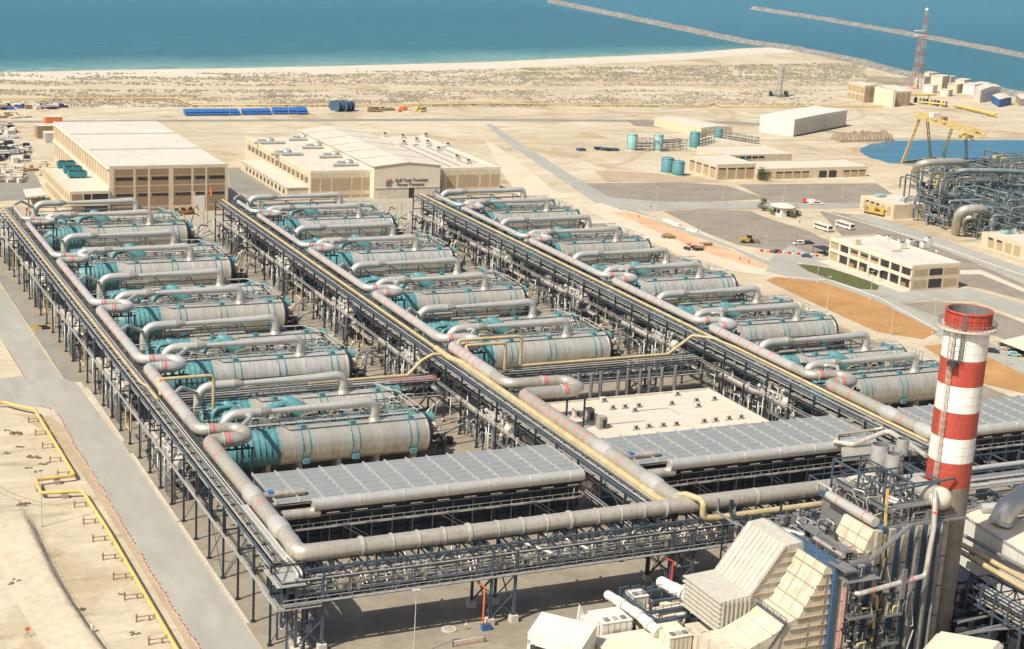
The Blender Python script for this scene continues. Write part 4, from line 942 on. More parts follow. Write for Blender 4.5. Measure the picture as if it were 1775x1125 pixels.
    b.each('wall_rail', 'navy', t)
    return t
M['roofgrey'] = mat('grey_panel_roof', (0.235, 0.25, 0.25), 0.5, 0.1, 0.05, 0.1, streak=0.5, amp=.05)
M['slot'] = mat('slot_shade', (0.045, 0.05, 0.055), 0.6)
M['cooldark'] = mat('dark_blue_void', (0.02, 0.035, 0.06), 0.6, 0, 0.2, 0.4)
cooler(11.5, 83, 22.8, 41.8, 'wide cooler with ribbed grey roof in front of the left evaporator row')
cooler(97.8, 164, 22.8, 41.8, 'wide cooler with ribbed grey roof in front of the white control building roof')
cooler(181, 252, 22.8, 41.8, 'cooler with ribbed grey roof right of the striped chimney')
t = thing('control_building', 'low white-roofed control building with many small rooftop air units', 'building', (98, 45, 0))
MB().box(98, 45, 0, 158.5, 90.5, 7.6).build('wall', 'creamlt', t)
b = MB(); b.box(98.4, 45.4, 7.6, 158.1, 90.1, 7.7); b.build('roof', 'roofwhite', t)
b = MB(); b.box(98, 45, 7.6, 158.5, 45.5, 8.2); b.box(98, 90, 7.6, 158.5, 90.5, 8.2); b.box(98, 45.5, 7.6, 98.5, 90, 8.2); b.box(158, 45.5, 7.6, 158.5, 90, 8.2); b.build('parapet', 'roofwhite', t)
b = MB()
for i in range(12): b.box(98.5 + i * 5, 45.5, 7.7, 98.56 + i * 5, 90, 7.72)
for i in range(9): b.box(98.5, 45.5 + i * 5, 7.7, 158, 45.56 + i * 5, 7.72)
b.build('roof_joint', 'conclt', t)
b = MB()
for (x, y, l) in ((112, 70, 14), (128, 78, 10), (140, 60, 12), (120, 55, 18)): b.box(x, y, 7.74, x + l, y + .25, 7.95); b.box(x + l, y - 6, 7.74, x + l + .2, y, 7.9)
b.each('roof_conduit', 'galv', t)
MB().tube([(118, 44.5, 8.3), (160, 44.5, 8.3)], .22, 8).build('red_pipe', 'red', t)
def acunit(x, y, z, sx, sy, sz, lab, grp='air units on the white control building roof'):
    t = thing('air_conditioner', lab, 'air conditioner', (x, y, z), 0, grp)
    MB().box(x - sx / 2, y - sy / 2, z + .15, x + sx / 2, y + sy / 2, z + sz).build('casing', 'roofpale' if sx < 2 else 'concrete', t)
    b = MB(); b.box(x - sx * .1, y - sy / 2 - .03, z + .4, x + sx * .4, y - sy / 2, z + sz * .8); b.build('grille', 'dark', t)
    MB().box(x - sx / 2, y - sy / 2, z, x + sx / 2, y + sy / 2, z + .12).build('foot', 'greysteel', t)
    return t
k = 0
for (px, py) in ((1045, 697), (1060, 710), (1081, 708), (1098, 714), (1105, 706), (1172, 686), (1162, 702), (1205, 697), (1208, 706), (1236, 694), (1100, 745), (1122, 742), (1147, 740), (1170, 738), (1218, 733), (1238, 731), (1261, 728), (1282, 726)):
    p = at(px, py, 7.7); row = 'front row' if py > 720 else 'middle group'
    acunit(p.x, p.y, 7.72, 1.5, 1.0, 1.4, 'small beige air unit on the white roof, number %d counting from the left rear' % (k + 1) if False else 'small beige air unit in the %s of the white roof, %s from left' % (row, NTH[(k if py < 720 else k - 10)])); k += 1
for i, (px, py) in enumerate(((1020, 728), (1042, 742), (998, 722))):
    p = at(px, py, 7.7); s_ = (2.2, 2.2, 3.2) if i < 2 else (1.6, 1.6, 2)
    acunit(p.x, p.y, 7.72, *s_, ('tall grey louvred air unit at the left end of the white roof, farther of two', 'tall grey louvred air unit at the left end of the white roof, nearer of two', 'short dark air unit beside the steam pipe at the left end of the white roof')[i])
# ================================================================ buildings
def rects(name, t, m, L, face, pos, out=.06, thick=.12):
    """each rectangle a mesh of its own; face 'y' = looking to -y at y=pos, 'x' = looking to -x at x=pos; L of (u0,u1,z0,z1)"""
    for (u0, u1, z0, z1) in L:
        b = MB()
        if face == 'y': b.box(u0, pos - out, z0, u1, pos + thick, z1)
        else: b.box(pos - out, u0, z0, pos + thick, u1, z1)
        b.build(name, m, t)
def parapet(t, x0, y0, x1, y1, z, h=.7, wd=.4, m='cream'):
    b = MB(); b.box(x0, y0, z, x1, y0 + wd, z + h); b.box(x0, y1 - wd, z, x1, y1, z + h); b.box(x0, y0 + wd, z, x0 + wd, y1 - wd, z + h); b.box(x1 - wd, y0 + wd, z, x1, y1 - wd, z + h)
    b.build('parapet', m, t)
# -- workshop (left)
t = thing('workshop_building', 'tall workshop with brown panelled front and flat grey roof, left of the signed hall', 'building', (55, 401, 0))
MB().box(55, 401, 0, 106, 532, 19.6).build('wall', 'cream', t)
b = MB(); b.box(55.5, 401.5, 19.6, 105.5, 531.5, 20.0); b.build('roof', 'roofpale', t)
b = MB(); b.box(55.5, 445, 20.0, 105.5, 445.5, 20.5); b.box(55.5, 490, 20.0, 105.5, 490.5, 20.5); b.box(55, 401, 19.6, 106, 401.5, 20.4); b.box(55, 401.5, 19.6, 55.5, 531.5, 20.3); b.build('roof_seam', 'conclt', t)
cols = [(.038, .194), (.215, .314), (.335, .488), (.53, .68), (.70, .80), (.817, .97)]
for i, (a, c_) in enumerate(cols):
    a = 55 + 51 * a; c_ = 55 + 51 * c_
    rects('brown_panel', t, 'brown', [(a, c_, 16.3, 19.0), (a, c_, 12.1, 16.0), (a, c_, 8.9, 11.6)] + ([(a, c_, 3.2, 8.6)] if i != 4 else []) + ([(a, c_, .2, 2.8)] if i not in (3, 4) else []), 'y', 401)
    rects('window', t, 'glass', [(a + .8, c_ - .1, 14.2, 15.5), (a + .8, c_ - .1, 7.3, 8.5)], 'y', 401, .14)
rects('door', t, 'white', [(55 + 51 * .70, 55 + 51 * .80, 0.1, 6.6)], 'y', 401, .16)
L = []
for i in range(22): y = 404 + i * 5.8; L += [(y, y + 3.9, 12.6, 18.6), (y, y + 3.9, 3.5, 9.5)]
rects('ochre_panel', t, 'ochre', L, 'x', 55)
b = MB(); b.box(54.4, 401, 10.2, 55, 532, 11.2); b.box(54.2, 401, 18.8, 55, 532, 19.4)
for i in range(23): b.box(54.7, 402.5 + i * 5.8, 0, 55, 403.3 + i * 5.8, 18.8)
b.build('pilaster_band', 'creamlt', t)
t = thing('workshop_annex', 'low cream annex with teal cooling machines on its roof, left of the workshop', 'building', (38.5, 400, 0))
MB().box(38.5, 400, 0, 54.9, 461, 9.6).build('wall', 'cream', t)
MB().box(38.9, 400.4, 9.6, 54.5, 460.6, 9.7).build('roof', 'roofwhite', t); parapet(t, 38.5, 400, 54.9, 461, 9.6, .6)
rects('brown_panel', t, 'brown', [(39.3, 43.6, 6.4, 9.0), (39.3, 43.6, 1, 4)], 'y', 400)
rects('window', t, 'glass', [(44.2, 47, 6.6, 9.0), (47.6, 54.2, 6.6, 9.0), (44.2, 54, 1.2, 3.8)], 'y', 400, .1)
rects('ochre_panel', t, 'ochre', [(402 + i * 5.8, 405.8 + i * 5.8, z, z + 3) for i in range(10) for z in (1, 5.6)], 'x', 38.5)
for i, (px, py) in enumerate(((115, 291), (126, 300), (134, 308))):
    p = at(px, py, 9.7); a = thing('cooling_machine', 'dark teal cooling machine on the annex roof, %s of three' % ('farthest', 'middle one', 'nearest')[i], 'cooling machine', (p.x, p.y, 9.7), 0, 'cooling machines on the annex roof')
    MB().box(p.x - 4, p.y - 1.8, 10.3, p.x + 4, p.y + 1.8, 12.6).build('casing', 'teal2', a)
    b = MB(); b.box(p.x - 3.2, p.y - 1.4, 12.6, p.x - .3, p.y + 1.4, 13); b.box(p.x + .3, p.y - 1.4, 12.6, p.x + 3.2, p.y + 1.4, 13); b.build('fan_hood', 'dark', a)
    b = MB()
    for q in (-3.4, -1.1, 1.1, 3.4): b.box(p.x + q - .2, p.y - 1.8, 9.7, p.x + q + .2, p.y + 1.8, 10.3)
    b.build('frame', 'teal', a)
# -- signed hall
t = thing('admin_building', 'cream building with low wings round a white gabled hall that carries a company sign', 'building', (150, 421, 0))
MB().box(150, 421, 0, 179, 527, 11.8).build('wing', 'cream', t); MB().box(212, 421, 0, 245.5, 524, 11.8).build('wing', 'cream', t)
MB().box(150.5, 421.5, 11.8, 179, 526.5, 11.9).build('wing_roof', 'roofwhite', t); MB().box(212, 421.5, 11.8, 245, 523.5, 11.9).build('wing_roof', 'roofwhite', t)
b = MB(); b.box(150, 421, 11.8, 179, 421.5, 12.9); b.box(150, 421.5, 11.8, 150.5, 527, 12.6); b.box(212, 421, 11.8, 245.5, 421.5, 12.9); b.box(245, 421.5, 11.8, 245.5, 524, 12.5); b.build('parapet', 'creamlt', t)
MB().xz([(179, 0), (212, 0), (212, 15), (195.5, 16.6), (179, 15)], 416, 528).build('hall', 'creamlt', t)
b = MB(); b.add([(178.4, 415.6, 15.0), (195.5, 415.6, 16.75), (212.6, 415.6, 15.0), (178.4, 529, 15.0), (195.5, 529, 16.75), (212.6, 529, 15.0), (178.4, 415.6, 15.3), (195.5, 415.6, 17.05), (212.6, 415.6, 15.3), (178.4, 529, 15.3), (195.5, 529, 17.05), (212.6, 529, 15.3)],
    [(0, 1, 7, 6), (1, 2, 8, 7), (6, 7, 10, 9), (7, 8, 11, 10), (0, 6, 9, 3), (2, 5, 11, 8), (3, 9, 10, 4), (4, 10, 11, 5)]); b.build('hall_roof', 'roofwhite', t)
for k in range(5):
    y = 436 + k * 20; f = MB(); f.beam((178.6, y, 15.5), (195.5, y, 17.15), .35, .25); f.beam((195.5, y, 17.15), (212.4, y, 15.5), .35, .25); f.build('roof_rib', 'conclt', t)
wl = [(502, 550), (562, 618), (632, 745), (757, 812), (822, 865)]; f_ = lambda c_: 150 + (c_ - 495) / 375 * 29
rects('ochre_panel', t, 'ochre', [(f_(a), f_(c_), 3.6, 9.4) for a, c_ in wl] + [(f_(a), f_(c_), .2, 1.6) for a, c_ in wl], 'y', 421)
wl = [(1305, 1345), (1360, 1408), (1420, 1530), (1542, 1588), (1598, 1645)]; f_ = lambda c_: 212 + (c_ - 1300) / 350 * 33.5
rects('ochre_panel', t, 'ochre', [(f_(a), f_(c_), 3.6, 9.4) for a, c_ in wl] + [(f_(a), f_(c_), .2, 1.6) for a, c_ in wl], 'y', 421)
rects('window', t, 'glass', [(425 + i * 6.6, 427.6 + i * 6.6, 6.6, 9.2) for i in range(15)], 'x', 150, .1)
rects('ochre_panel', t, 'ochre', [(427.8 + i * 6.6, 430.6 + i * 6.6, 6.2, 9.6) for i in range(15)], 'x', 150)
MB().box(140, 424, 0, 149.9, 500, 4.6).build('lean_to', 'cream', t); MB().box(139.6, 423.6, 4.6, 149.9, 500.4, 4.9).build('lean_to_roof', 'roofwhite', t)
rects('window', t, 'glass', [(428 + i * 6, 430.4 + i * 6, 1.4, 3.4) for i in range(11)], 'x', 140, .1)
rects('hall_door', t, 'roofwhite', [(181, 196, 0.1, 4.6), (199.5, 210, .1, 4.6)], 'y', 416); rects('doorway', t, 'glass', [(196.4, 199, .1, 4.8)], 'y', 416, .1)
MB().box(179.4, 415.7, 4.9, 211.5, 416, 5.2).build('door_lintel', 'conclt', t)
def text_mesh(s, size, x, y, z, name, m, parent, rot=(math.pi / 2, 0, 0), ext=.06):
    c = bpy.data.curves.new(name, 'FONT'); c.body = s; c.size = size; c.extrude = ext
    tmp = bpy.data.objects.new(name + '_tmp', c); scene.collection.objects.link(tmp)
    dg = bpy.context.evaluated_depsgraph_get(); me = bpy.data.meshes.new_from_object(tmp.evaluated_get(dg))
    bpy.data.objects.remove(tmp); me.materials.clear(); me.materials.append(M[m])
    r = parent
    o = bpy.data.objects.new(name, me); scene.collection.objects.link(o); o.parent = parent
    o.location = Vector((x, y, z)) - parent.location; o.rotation_euler = rot; return o
text_mesh('Gulf Total Tractebel', 2.0, 189.2, 415.86, 7.9, 'sign_lettering', 'dark', t)
text_mesh('Power Company', 2.0, 190.4, 415.86, 5.9, 'sign_lettering', 'dark', t)
MB().box(184.9, 415.8, 5.9, 187.6, 416.05, 8.3).build('logo_panel', 'greysteel', t)
b = MB()
for i in range(3): b.tube([(184.9 + i * .5, 415.6, 8.6 + .2 * i), (186.3 + .3 * i, 415.6, 8.9), (187.5, 415.6, 9.5 - .5 * i)], .16, 6)
b.build('logo_stroke', 'red', t)
for i, (px, py) in enumerate(((467, 242), (526, 236), (550, 250), (497, 262), (580, 266), (604, 280))):
    p = at(px, py + 6, 11.9); a = thing('rooftop_chiller', 'pale domed chiller on the left wing roof of the signed building, %s from the left' % NTH[(0, 2, 3, 1, 4, 5)[i]], 'chiller', (p.x, p.y, 11.9), 0, 'domed chillers beside the gabled hall')
    MB().tube([(p.x, p.y, 12), (p.x, p.y, 14.0), (p.x, p.y, 15.2), (p.x, p.y, 15.6)], [2.3, 2.3, 1.6, .5], 14).build('dome', 'tankgrey', a) if False else MB().ball((p.x, p.y, 13.0), 2.5, 16, 10, .8).build('drum', 'domegrey', a)
    MB().rbox(p.x - 4.6, p.y, 12, 3.6, 3.4, 2.2).build('air_box', 'conclt', a); MB().tube([(p.x - 9, p.y - 3.6, 12.8), (p.x + 7, p.y - 3.6, 12.8)], .7, 10).build('duct', 'galv', a)
    MB().rbox(p.x, p.y, 11.9, 4.6, 4, .7).build('base', 'conclt', a)
i = 0
for (px, py) in ((667, 237), (698, 240), (738, 238), (741, 250), (776, 255), (760, 262), (792, 276), (812, 284), (700, 251), (722, 246)):
    p = at(px, py, 11.9); a = thing('roof_fan', 'small grey fan box on the right wing roof of the signed building, number %d in the cluster' % (i + 1), 'roof fan', (p.x, p.y, 11.9), 0, 'fans on the right wing roof'); i += 1
    a['label'] = 'small grey fan box on the right wing roof of the signed building, %s' % ('leftmost', 'second from left', 'top middle', 'mid left', 'centre', 'lower centre', 'mid right', 'rightmost', 'lower left', 'back left')[i - 1]
    MB().rbox(p.x, p.y, 11.9, 2.6, 2.4, 1.6).build('box', 'conclt', a); MB().tube([(p.x, p.y, 13.5), (p.x, p.y, 14.2)], .8, 8).build('cowl', 'dark', a)
rnd = random.Random(17)
for i in range(5):
    a = thing('roof_duct', 'thin grey duct along the right wing roof of the signed building, %s from the hall' % NTH[i], 'duct', (215 + i * 6, 430, 11.9), 0, 'ducts on the right wing roof')
    x = 216 + i * 6; MB().tube(fillet([(x, 426 + i * 3, 12.4), (x, 500 - i * 4, 12.4), (x + 4, 502 - i * 4, 12.4)], 1), .28, 7).build('duct_run', 'galv', a); b = MB(); [b.box(x - .4, 430 + q * 9, 11.9, x + .4, 430.4 + q * 9, 12.2) for q in range(7)]; b.each('duct_foot', 'conclt', a)
# -- two-storey office
t = thing('office_building', 'two-storey cream office block with two rows of dark windows beside the lawn', 'building', (320.5, 204, 0))
MB().box(320.5, 204, 0, 344, 257, 9.6).build('wall', 'cream', t); MB().box(320.9, 204.4, 9.6, 343.6, 256.6, 9.7).build('roof', 'roofpale', t); parapet(t, 320.5, 204, 344, 257, 9.6, .8, .4, 'creamlt')
P = 53 / 8.0
for i in range(8):
    y1 = 257 - i * P; a, c_ = y1 - P + .9, y1 - .6
    rects('ochre_panel' if i in (0,) else 'window_panel', t, 'ochre' if i in (0, 2, 3, 4) else 'glass', [(a, c_, 5.9, 8.5)], 'x', 320.5)
    rects('ochre_panel' if i == 0 else 'window_panel', t, 'ochre' if i == 0 else 'glass', [(a, c_, 1.1, 4.2)], 'x', 320.5)
    if i in (2, 3, 4): rects('window', t, 'glass', [(a + .3, c_ - .3, 7.0, 8.0)], 'x', 320.5, .14)
    if i in (2, 3, 7): rects('sill_panel', t, 'brown', [(a + 2, c_ - .4, 1.2, 2.6)], 'x', 320.5, .14)
    MB().box(320.1, y1 - .45, 0, 320.5, y1 + .45 if i else 257, 9.4).build('pilaster', 'creamlt', t)
b = MB(); b.box(320.0, 204, 4.6, 320.5, 257, 5.6); b.box(320.0, 204, 8.8, 320.5, 257, 9.6); b.build('string_course', 'creamlt', t)
rects('ochre_panel', t, 'ochre', [(321.5, 328, 5.9, 8.5), (336.2, 343, 5.9, 8.5), (321.5, 328, 1.1, 4.2), (336.2, 343, 1.1, 4.2)], 'y', 204)
rects('window', t, 'glass', [(329, 335.3, 5.9, 8.5), (329, 335.3, .9, 4.4)], 'y', 204)
b = MB(); b.box(318.4, 221, 4.3, 320.4, 229, 4.6); b.box(318.4, 221, 0, 318.7, 221.3, 4.3); b.box(318.4, 228.7, 0, 318.7, 229, 4.3); b.build('entrance_canopy', 'white', t)
b = MB(); b.box(315.5, 203, 0.05, 320.4, 258, .25); b.build('terrace', 'conclt', t)
for i, (px, py, s_) in enumerate(((1563, 431, 3.4), (1578, 425, 3.0), (1602, 430, 3.2), (1610, 421, 3.0), (1625, 438, 1.4), (1540, 416, 2.0), (1560, 420, 1.6), (1590, 428, 2.6))):
    p = at(px, py, 9.7); a = thing('roof_air_unit', 'white boxy air unit on the office roof, %s from the left' % NTH[(2, 3, 5, 6, 7, 0, 1, 4)[i]], 'air conditioner', (p.x, p.y, 9.7), 0, 'air units on the office roof')
    MB().rbox(p.x, p.y, 10.0, s_, s_ * .8, s_ * .65).build('casing', 'white' if i != 7 else 'greysteel', a); MB().rbox(p.x, p.y, 9.7, s_ * .9, s_ * .7, .3).build('base', 'conclt', a)
    MB().tube([(p.x, p.y, 10 + s_ * .65), (p.x, p.y, 10.2 + s_ * .65)], s_ * .3, 10).build('fan', 'dark', a)
t = thing('rooftop_structure', 'low pale concrete upstand on the office roof', 'roof structure', (330, 236, 9.7)); MB().box(329, 228, 9.7, 334, 240, 10.6).build('upstand', 'conclt', t); MB().box(322.5, 243, 9.7, 325, 245.5, 12.0).build('stair_head', 'cream', t)
# -- gravel court buildings
def block(name, label, cat, x0, y0, x1, y1, h, fpan=(), spanx=(), zlo=.6, zhi=None, m='cream', wm='ochre', roof='roofwhite', shade=True):
    t = thing(name, label, cat, (x0, y0, 0)); zhi = zhi or h - 1.6
    MB().box(x0, y0, 0, x1, y1, h).build('wall', m, t); MB().box(x0 + .4, y0 + .4, h, x1 - .4, y1 - .4, h + .1).build('roof', roof, t); parapet(t, x0, y0, x1, y1, h, .5, .4, m)
    rects('panel', t, wm, [(a, b_, zlo, zhi) for a, b_ in fpan], 'y', y0); rects('panel', t, wm, [(a, b_, zlo, zhi) for a, b_ in spanx], 'x', x0)
    if shade:  # dark glass strips paint the shade at the panel heads
        rects('window', t, 'glass', [(a, b_, zhi - .7, zhi) for a, b_ in fpan], 'y', y0, .12); rects('window', t, 'glass', [(a, b_, zhi - .7, zhi) for a, b_ in spanx], 'x', x0, .12)
    return t
block('plant_building', 'cream flat-roofed building with four tall ochre doors, beside two teal tanks', 'building', 380, 440, 404, 470, 7.8,
      [(381 + i * 5.8, 385.6 + i * 5.8) for i in range(4)], [(441.5 + i * 7, 446.5 + i * 7) for i in range(4)])
t = block('long_low_building', 'long low cream building with ochre bays behind the gravel plot', 'building', 404.1, 438, 476, 462, 5.2,
      [(405, 413)] + [(416 + i * 5.6, 420.6 + i * 5.6) for i in range(4)] + [(460 + i * 5.2, 464.2 + i * 5.2) for i in range(3)], (), .3, 3.8)
rects('dark_bay', t, 'glass', [(444, 449, .2, 3.9), (450.5, 455.5, .2, 3.9)], 'y', 438, .1)
t = block('raised_hall', 'raised cream hall with a strip of dark windows, behind the long low building', 'building', 404, 470.2, 448, 500, 7.4, (), (), shade=False)
rects('window', t, 'glass', [(405 + i * 4.2, 408.4 + i * 4.2, 5.8, 6.9) for i in range(6)], 'y', 470.2, .1)
tag(MB().box(404.5, 463, 5.3, 418, 470, 5.5).build('canopy_net', 'teal2'), 'teal shade net stretched over the yard between cream buildings', 'shade net')
store = thing('store_building', 'long narrow cream store with pale pitched roof, beyond the teal tanks', 'building', (459, 585, 0))
A_, B_, C_ = Vector((450, 628, 0)), Vector((459, 584.6, 0)), Vector((484, 588, 0)); D_ = A_ + C_ - B_
def quadhouse(t, A, B, C, h, rise, wm='cream', rm='roofwhite'):
    D = A + C - B; b = MB(); b.add([(*p[:2], 0) for p in (A, B, C, D)] + [(*p[:2], h) for p in (A, B, C, D)], [(0, 1, 5, 4), (1, 2, 6, 5), (2, 3, 7, 6), (3, 0, 4, 7), (4, 5, 6, 7)]); b.build('wall', wm, t)
    r1 = (B + C) / 2; r2 = (A + D) / 2
    b = MB(); b.add([(*A[:2], h + .02), (*B[:2], h + .02), (*C[:2], h + .02), (*D[:2], h + .02), (*r1[:2], h + rise), (*r2[:2], h + rise)], [(0, 1, 4, 5), (2, 3, 5, 4), (1, 2, 4), (3, 0, 5), (3, 2, 1, 0)]); b.build('roof', rm, t)
quadhouse(store, A_, B_, C_, 5.2, .8)
shed = thing('white_shed', 'big white windowless shed with corrugated walls, alone on the sand left of the basin', 'shed', (523, 579, 0))
quadhouse(shed, Vector((511, 598, 0)), Vector((523, 577, 0)), Vector((594, 618, 0)), 11, .35, 'white', 'white')
b = MB(); b.beam((523, 576.6, .25), (594, 617.4, .25), .5); b.build('skirting', 'dark', shed)
b = MB(); u = (Vector((594, 618, 0)) - Vector((523, 577, 0)))
for i in range(26): p = Vector((523, 577, 0)) + u * (i + .5) / 26; b.beam(p + Vector((.15, -.26, .5)), p + Vector((.15, -.26, 11)), .22)
b.build('wall_rib', 'clad2', shed)
t = block('switch_house', 'small cream block with high slit windows behind the yellow mobile crane', 'building', 410, 330, 430, 356, 6.4, (), [(332 + i * 4.6, 334.8 + i * 4.6) for i in range(5)], 1, 5.4, shade=False); rects('window', t, 'glass', [(341 + i * 4, 343.4 + i * 4, 4.6, 5.4) for i in range(3)], 'x', 410, .12)
t = block('switch_house', 'small cream block with slit windows in front of the pipe jungle at the right edge', 'building', 410, 240, 436, 268, 6.4, (), [(243 + i * 5.5, 247 + i * 5.5) for i in range(4)], 1, 5.4, shade=False); rects('window', t, 'glass', [(255 + i * 5.5, 258 + i * 5.5, 4.5, 5.4) for i in range(2)], 'x', 410, .12)
for k, (x, y) in enumerate(((416, 350), (422, 338), (418, 262), (426, 250))):
    a = thing('roof_cooler', 'flat blue-grey cooler on the roof of the %s cream block, %s one' % (('mobile crane side', 'mobile crane side', 'right edge', 'right edge')[k], ('farther', 'nearer')[k % 2]), 'cooler', (x, y, 6.5)); MB().box(x, y, 6.8, x + 5, y + 3.4, 7.8).build('casing', 'tankpale', a); MB().box(x + .4, y + .4, 6.5, x + 4.6, y + 3, 6.8).build('base', 'conclt', a)
gh = thing('gatehouse', 'tiny white gatehouse with overhanging roof among shrubs', 'gatehouse', (358, 345, 0))
MB().box(356, 344, 0, 364, 352, 4.4).build('wall', 'white', gh); MB().tube([(360, 348, 4.4), (360, 348, 4.9), (360, 348, 5.8)], [6.6, 6.6, 1.0], 8).build('roof', 'creamlt', gh)
rects('window', gh, 'glass', [(345.5, 347.5, 1.4, 3), (348.8, 350.8, 1.4, 3)], 'x', 356); rects('door', gh, 'glass', [(359, 361, .1, 2.8)], 'y', 344)
# shelter roof left
t = thing('open_shelter', 'small grey flat-roofed shelter left of the workshop annex', 'shelter', (22, 392, 0))
p = [at(*q, 4.0) for q in ((40, 330), (72, 327), (80, 340), (46, 344))]; MB().prism([(v.x, v.y) for v in p], 4.0, 4.5).build('roof', 'roofpale', t)
b = MB(); [b.box(v.x - .2 + (1 if i in (0, 3) else -1), v.y - .2 + (1 if i > 1 else -1), 0, v.x + .2 + (1 if i in (0, 3) else -1), v.y + .2 + (1 if i > 1 else -1), 4) for i, v in enumerate(p)]; b.build('post', 'dark', t)
t = thing('carport', 'tan roofed carport at the right edge with cars under it', 'carport', (300, 120, 0))
p = [at(*q, 3.0) for q in ((1733, 592), (1800, 618), (1850, 606), (1775, 582))]; MB().prism([(v.x, v.y) for v in p], 3.0, 3.2).build('roof', 'creamlt', t)
b = MB(); [b.box(v.x - .12, v.y - .12, 0, v.x + .12, v.y + .12, 3) for v in p]; b.build('post', 'galv', t)
# far right: coastal station
t = thing('pump_station', 'two-storey tan building with panelled bays near the lattice tower', 'building', tuple(at(1468, 176)))
a0, a1, a2 = at(1468, 171), at(1496, 178), at(1518, 177)
def panelhouse(t, A, B, C, h, nx, ny, m1='cream', m2='ochre'):
    quadhouse(t, A, B, C, h, .05, m1, 'roofpale'); ux = (C - B); uy = (A - B)
    for (o_, u_, n_) in ((B, ux, nx), (B, uy, ny)):
        nrm = Vector((u_.y, -u_.x, 0)).normalized(); nrm = nrm if nrm.dot(Vector((CAM[0], CAM[1], 0)) - B) > 0 else -nrm
        for i in range(n_):
            for z0, z1 in ((h * .08, h * .42), (h * .55, h * .88)):
                p = o_ + u_ * (i + .12) / n_; q = o_ + u_ * (i + .88) / n_
                MB().hexa([(*(p + nrm * .05)[:2], z0), (*(q + nrm * .05)[:2], z0), (*(q + nrm * .25)[:2], z0), (*(p + nrm * .25)[:2], z0), (*(p + nrm * .05)[:2], z1), (*(q + nrm * .05)[:2], z1), (*(q + nrm * .25)[:2], z1), (*(p + nrm * .25)[:2], z1)]).build('panel', m2, t)
panelhouse(t, a0, a1, a2, 13, 3, 4)
t = thing('pump_station_wing', 'tan wing with tall intake piers right of the two-storey tan building', 'building', tuple(at(1530, 180)))
panelhouse(t, at(1520, 172), at(1548, 184), at(1577, 183), 11, 3, 2)
b = MB()
for i in range(5): p = at(1520 + i * 6, 180 + i * 1.2); b.rbox(p.x, p.y, 0, 2.4, 6, 13)
b.build('pier', 'creamlt', t)
rnd = random.Random(9); LB = ['white', 'creamlt', 'roofwhite', 'white', 'cream', 'white', 'creamlt', 'white', 'roofpale']
CO = [(1597, 152, 14, 9, 9), (1612, 148, 12, 8, 11), (1628, 156, 16, 10, 12), (1641, 148, 12, 10, 8), (1655, 160, 14, 8, 7), (1612, 160, 10, 8, 6), (1668, 156, 16, 8, 9), (1684, 162, 16, 10, 8), (1640, 166, 9, 7, 5), (1702, 158, 14, 9, 7)]
for i, (px, py, lx, ly, h) in enumerate(CO):
    p = at(px, py); t = thing('coastal_hut', 'pale boxy hut in the crowded compound by the channel, %s from the left' % NTH[i], 'hut', tuple(p), 0, 'pale huts in the channel-side compound')
    MB().rbox(p.x, p.y, 0, lx, ly, h, .5).build('wall', LB[i % 9], t); MB().rbox(p.x, p.y, h, lx + .6, ly + .6, .3, .5).build('roof', 'roofwhite', t)
    MB().rbox(p.x - 2, p.y - ly * .5 - .3, .2, 2.5, .4, h * .5, .5).build('door', 'greysteel', t)
t = thing('boat_shed', 'white shed with bright white roof and dark door near the channel', 'shed', tuple(at(1700, 175))); quadhouse(t, at(1688, 172), at(1698, 178), at(1733, 172), 10, 1.6, 'white', 'roofwhite')
t = thing('blue_shed', 'small blue-walled shed with white roof right of the white shed', 'shed', tuple(at(1730, 184))); quadhouse(t, at(1718, 178), at(1731, 186), at(1752, 182), 6, .8, 'blue', 'roofwhite')
t = thing('edge_shed', 'low white-roofed shed at the right edge by the channel', 'shed', tuple(at(1765, 183))); quadhouse(t, at(1760, 176), at(1768, 184), at(1800, 182), 5.5, .8, 'clad2', 'roofwhite')
# lattice towers
def tower(name, label, px, py, h, r, cat='lattice tower'):
    p = at(px, py); t = thing(name, label, cat, tuple(p)); n = 10
    for i in range(n):
        z0, z1 = h * i / n, h * (i + 1) / n; w0, w1 = r * (1 - .82 * i / n), r * (1 - .82 * (i + 1) / n); b = MB()
        for k in range(4):
            c0 = [(1, 1), (-1, 1), (-1, -1), (1, -1)][k]; c1 = [(-1, 1), (-1, -1), (1, -1), (1, 1)][k]
            a = (p.x + c0[0] * w0, p.y + c0[1] * w0, z0); b1 = (p.x + c0[0] * w1, p.y + c0[1] * w1, z1); c2 = (p.x + c1[0] * w1, p.y + c1[1] * w1, z1); d2 = (p.x + c1[0] * w0, p.y + c1[1] * w0, z0)
            b.beam(a, b1, .26); b.beam(a, c2, .15); b.beam(d2, b1, .15); b.beam(b1, c2, .15)
        b.build('tower_section', 'mastred' if i % 2 == 0 else 'clad2', t)
    return t, p
M['mastred'] = mat('faded_mast_red', (0.36, 0.17, 0.14), 0.6)
t, p = tower('lattice_tower', 'tall red and white lattice mast standing in front of the sea', 1591, 152, 66, 3.2)
MB().ball((p.x, p.y, 65), 1.5, 8, 6).build('beacon', 'white', t); MB().rbox(p.x - 5, p.y, 47, 10, 1.2, 1.0).build('antenna_arm', 'white', t)
t, p = tower('lattice_tower', 'shorter antenna mast just left of the tall red and white mast', 1584, 154, 44, 2.6); MB().rbox(p.x, p.y, 44, 9, 1.5, .8).build('antenna_arm', 'white', t)
p = at(1350, 167); t = thing('silver_stack', 'lone silver cylindrical stack on the dunes', 'stack', tuple(p)); MB().tube([(p.x, p.y, 1), (p.x, p.y, 23)], 2.3, 16).build('shaft', 'clad', t)
b = MB()
for z in (5, 10, 15, 20): b.ring((p.x, p.y, z), (0, 0, 1), 2.45, .3)
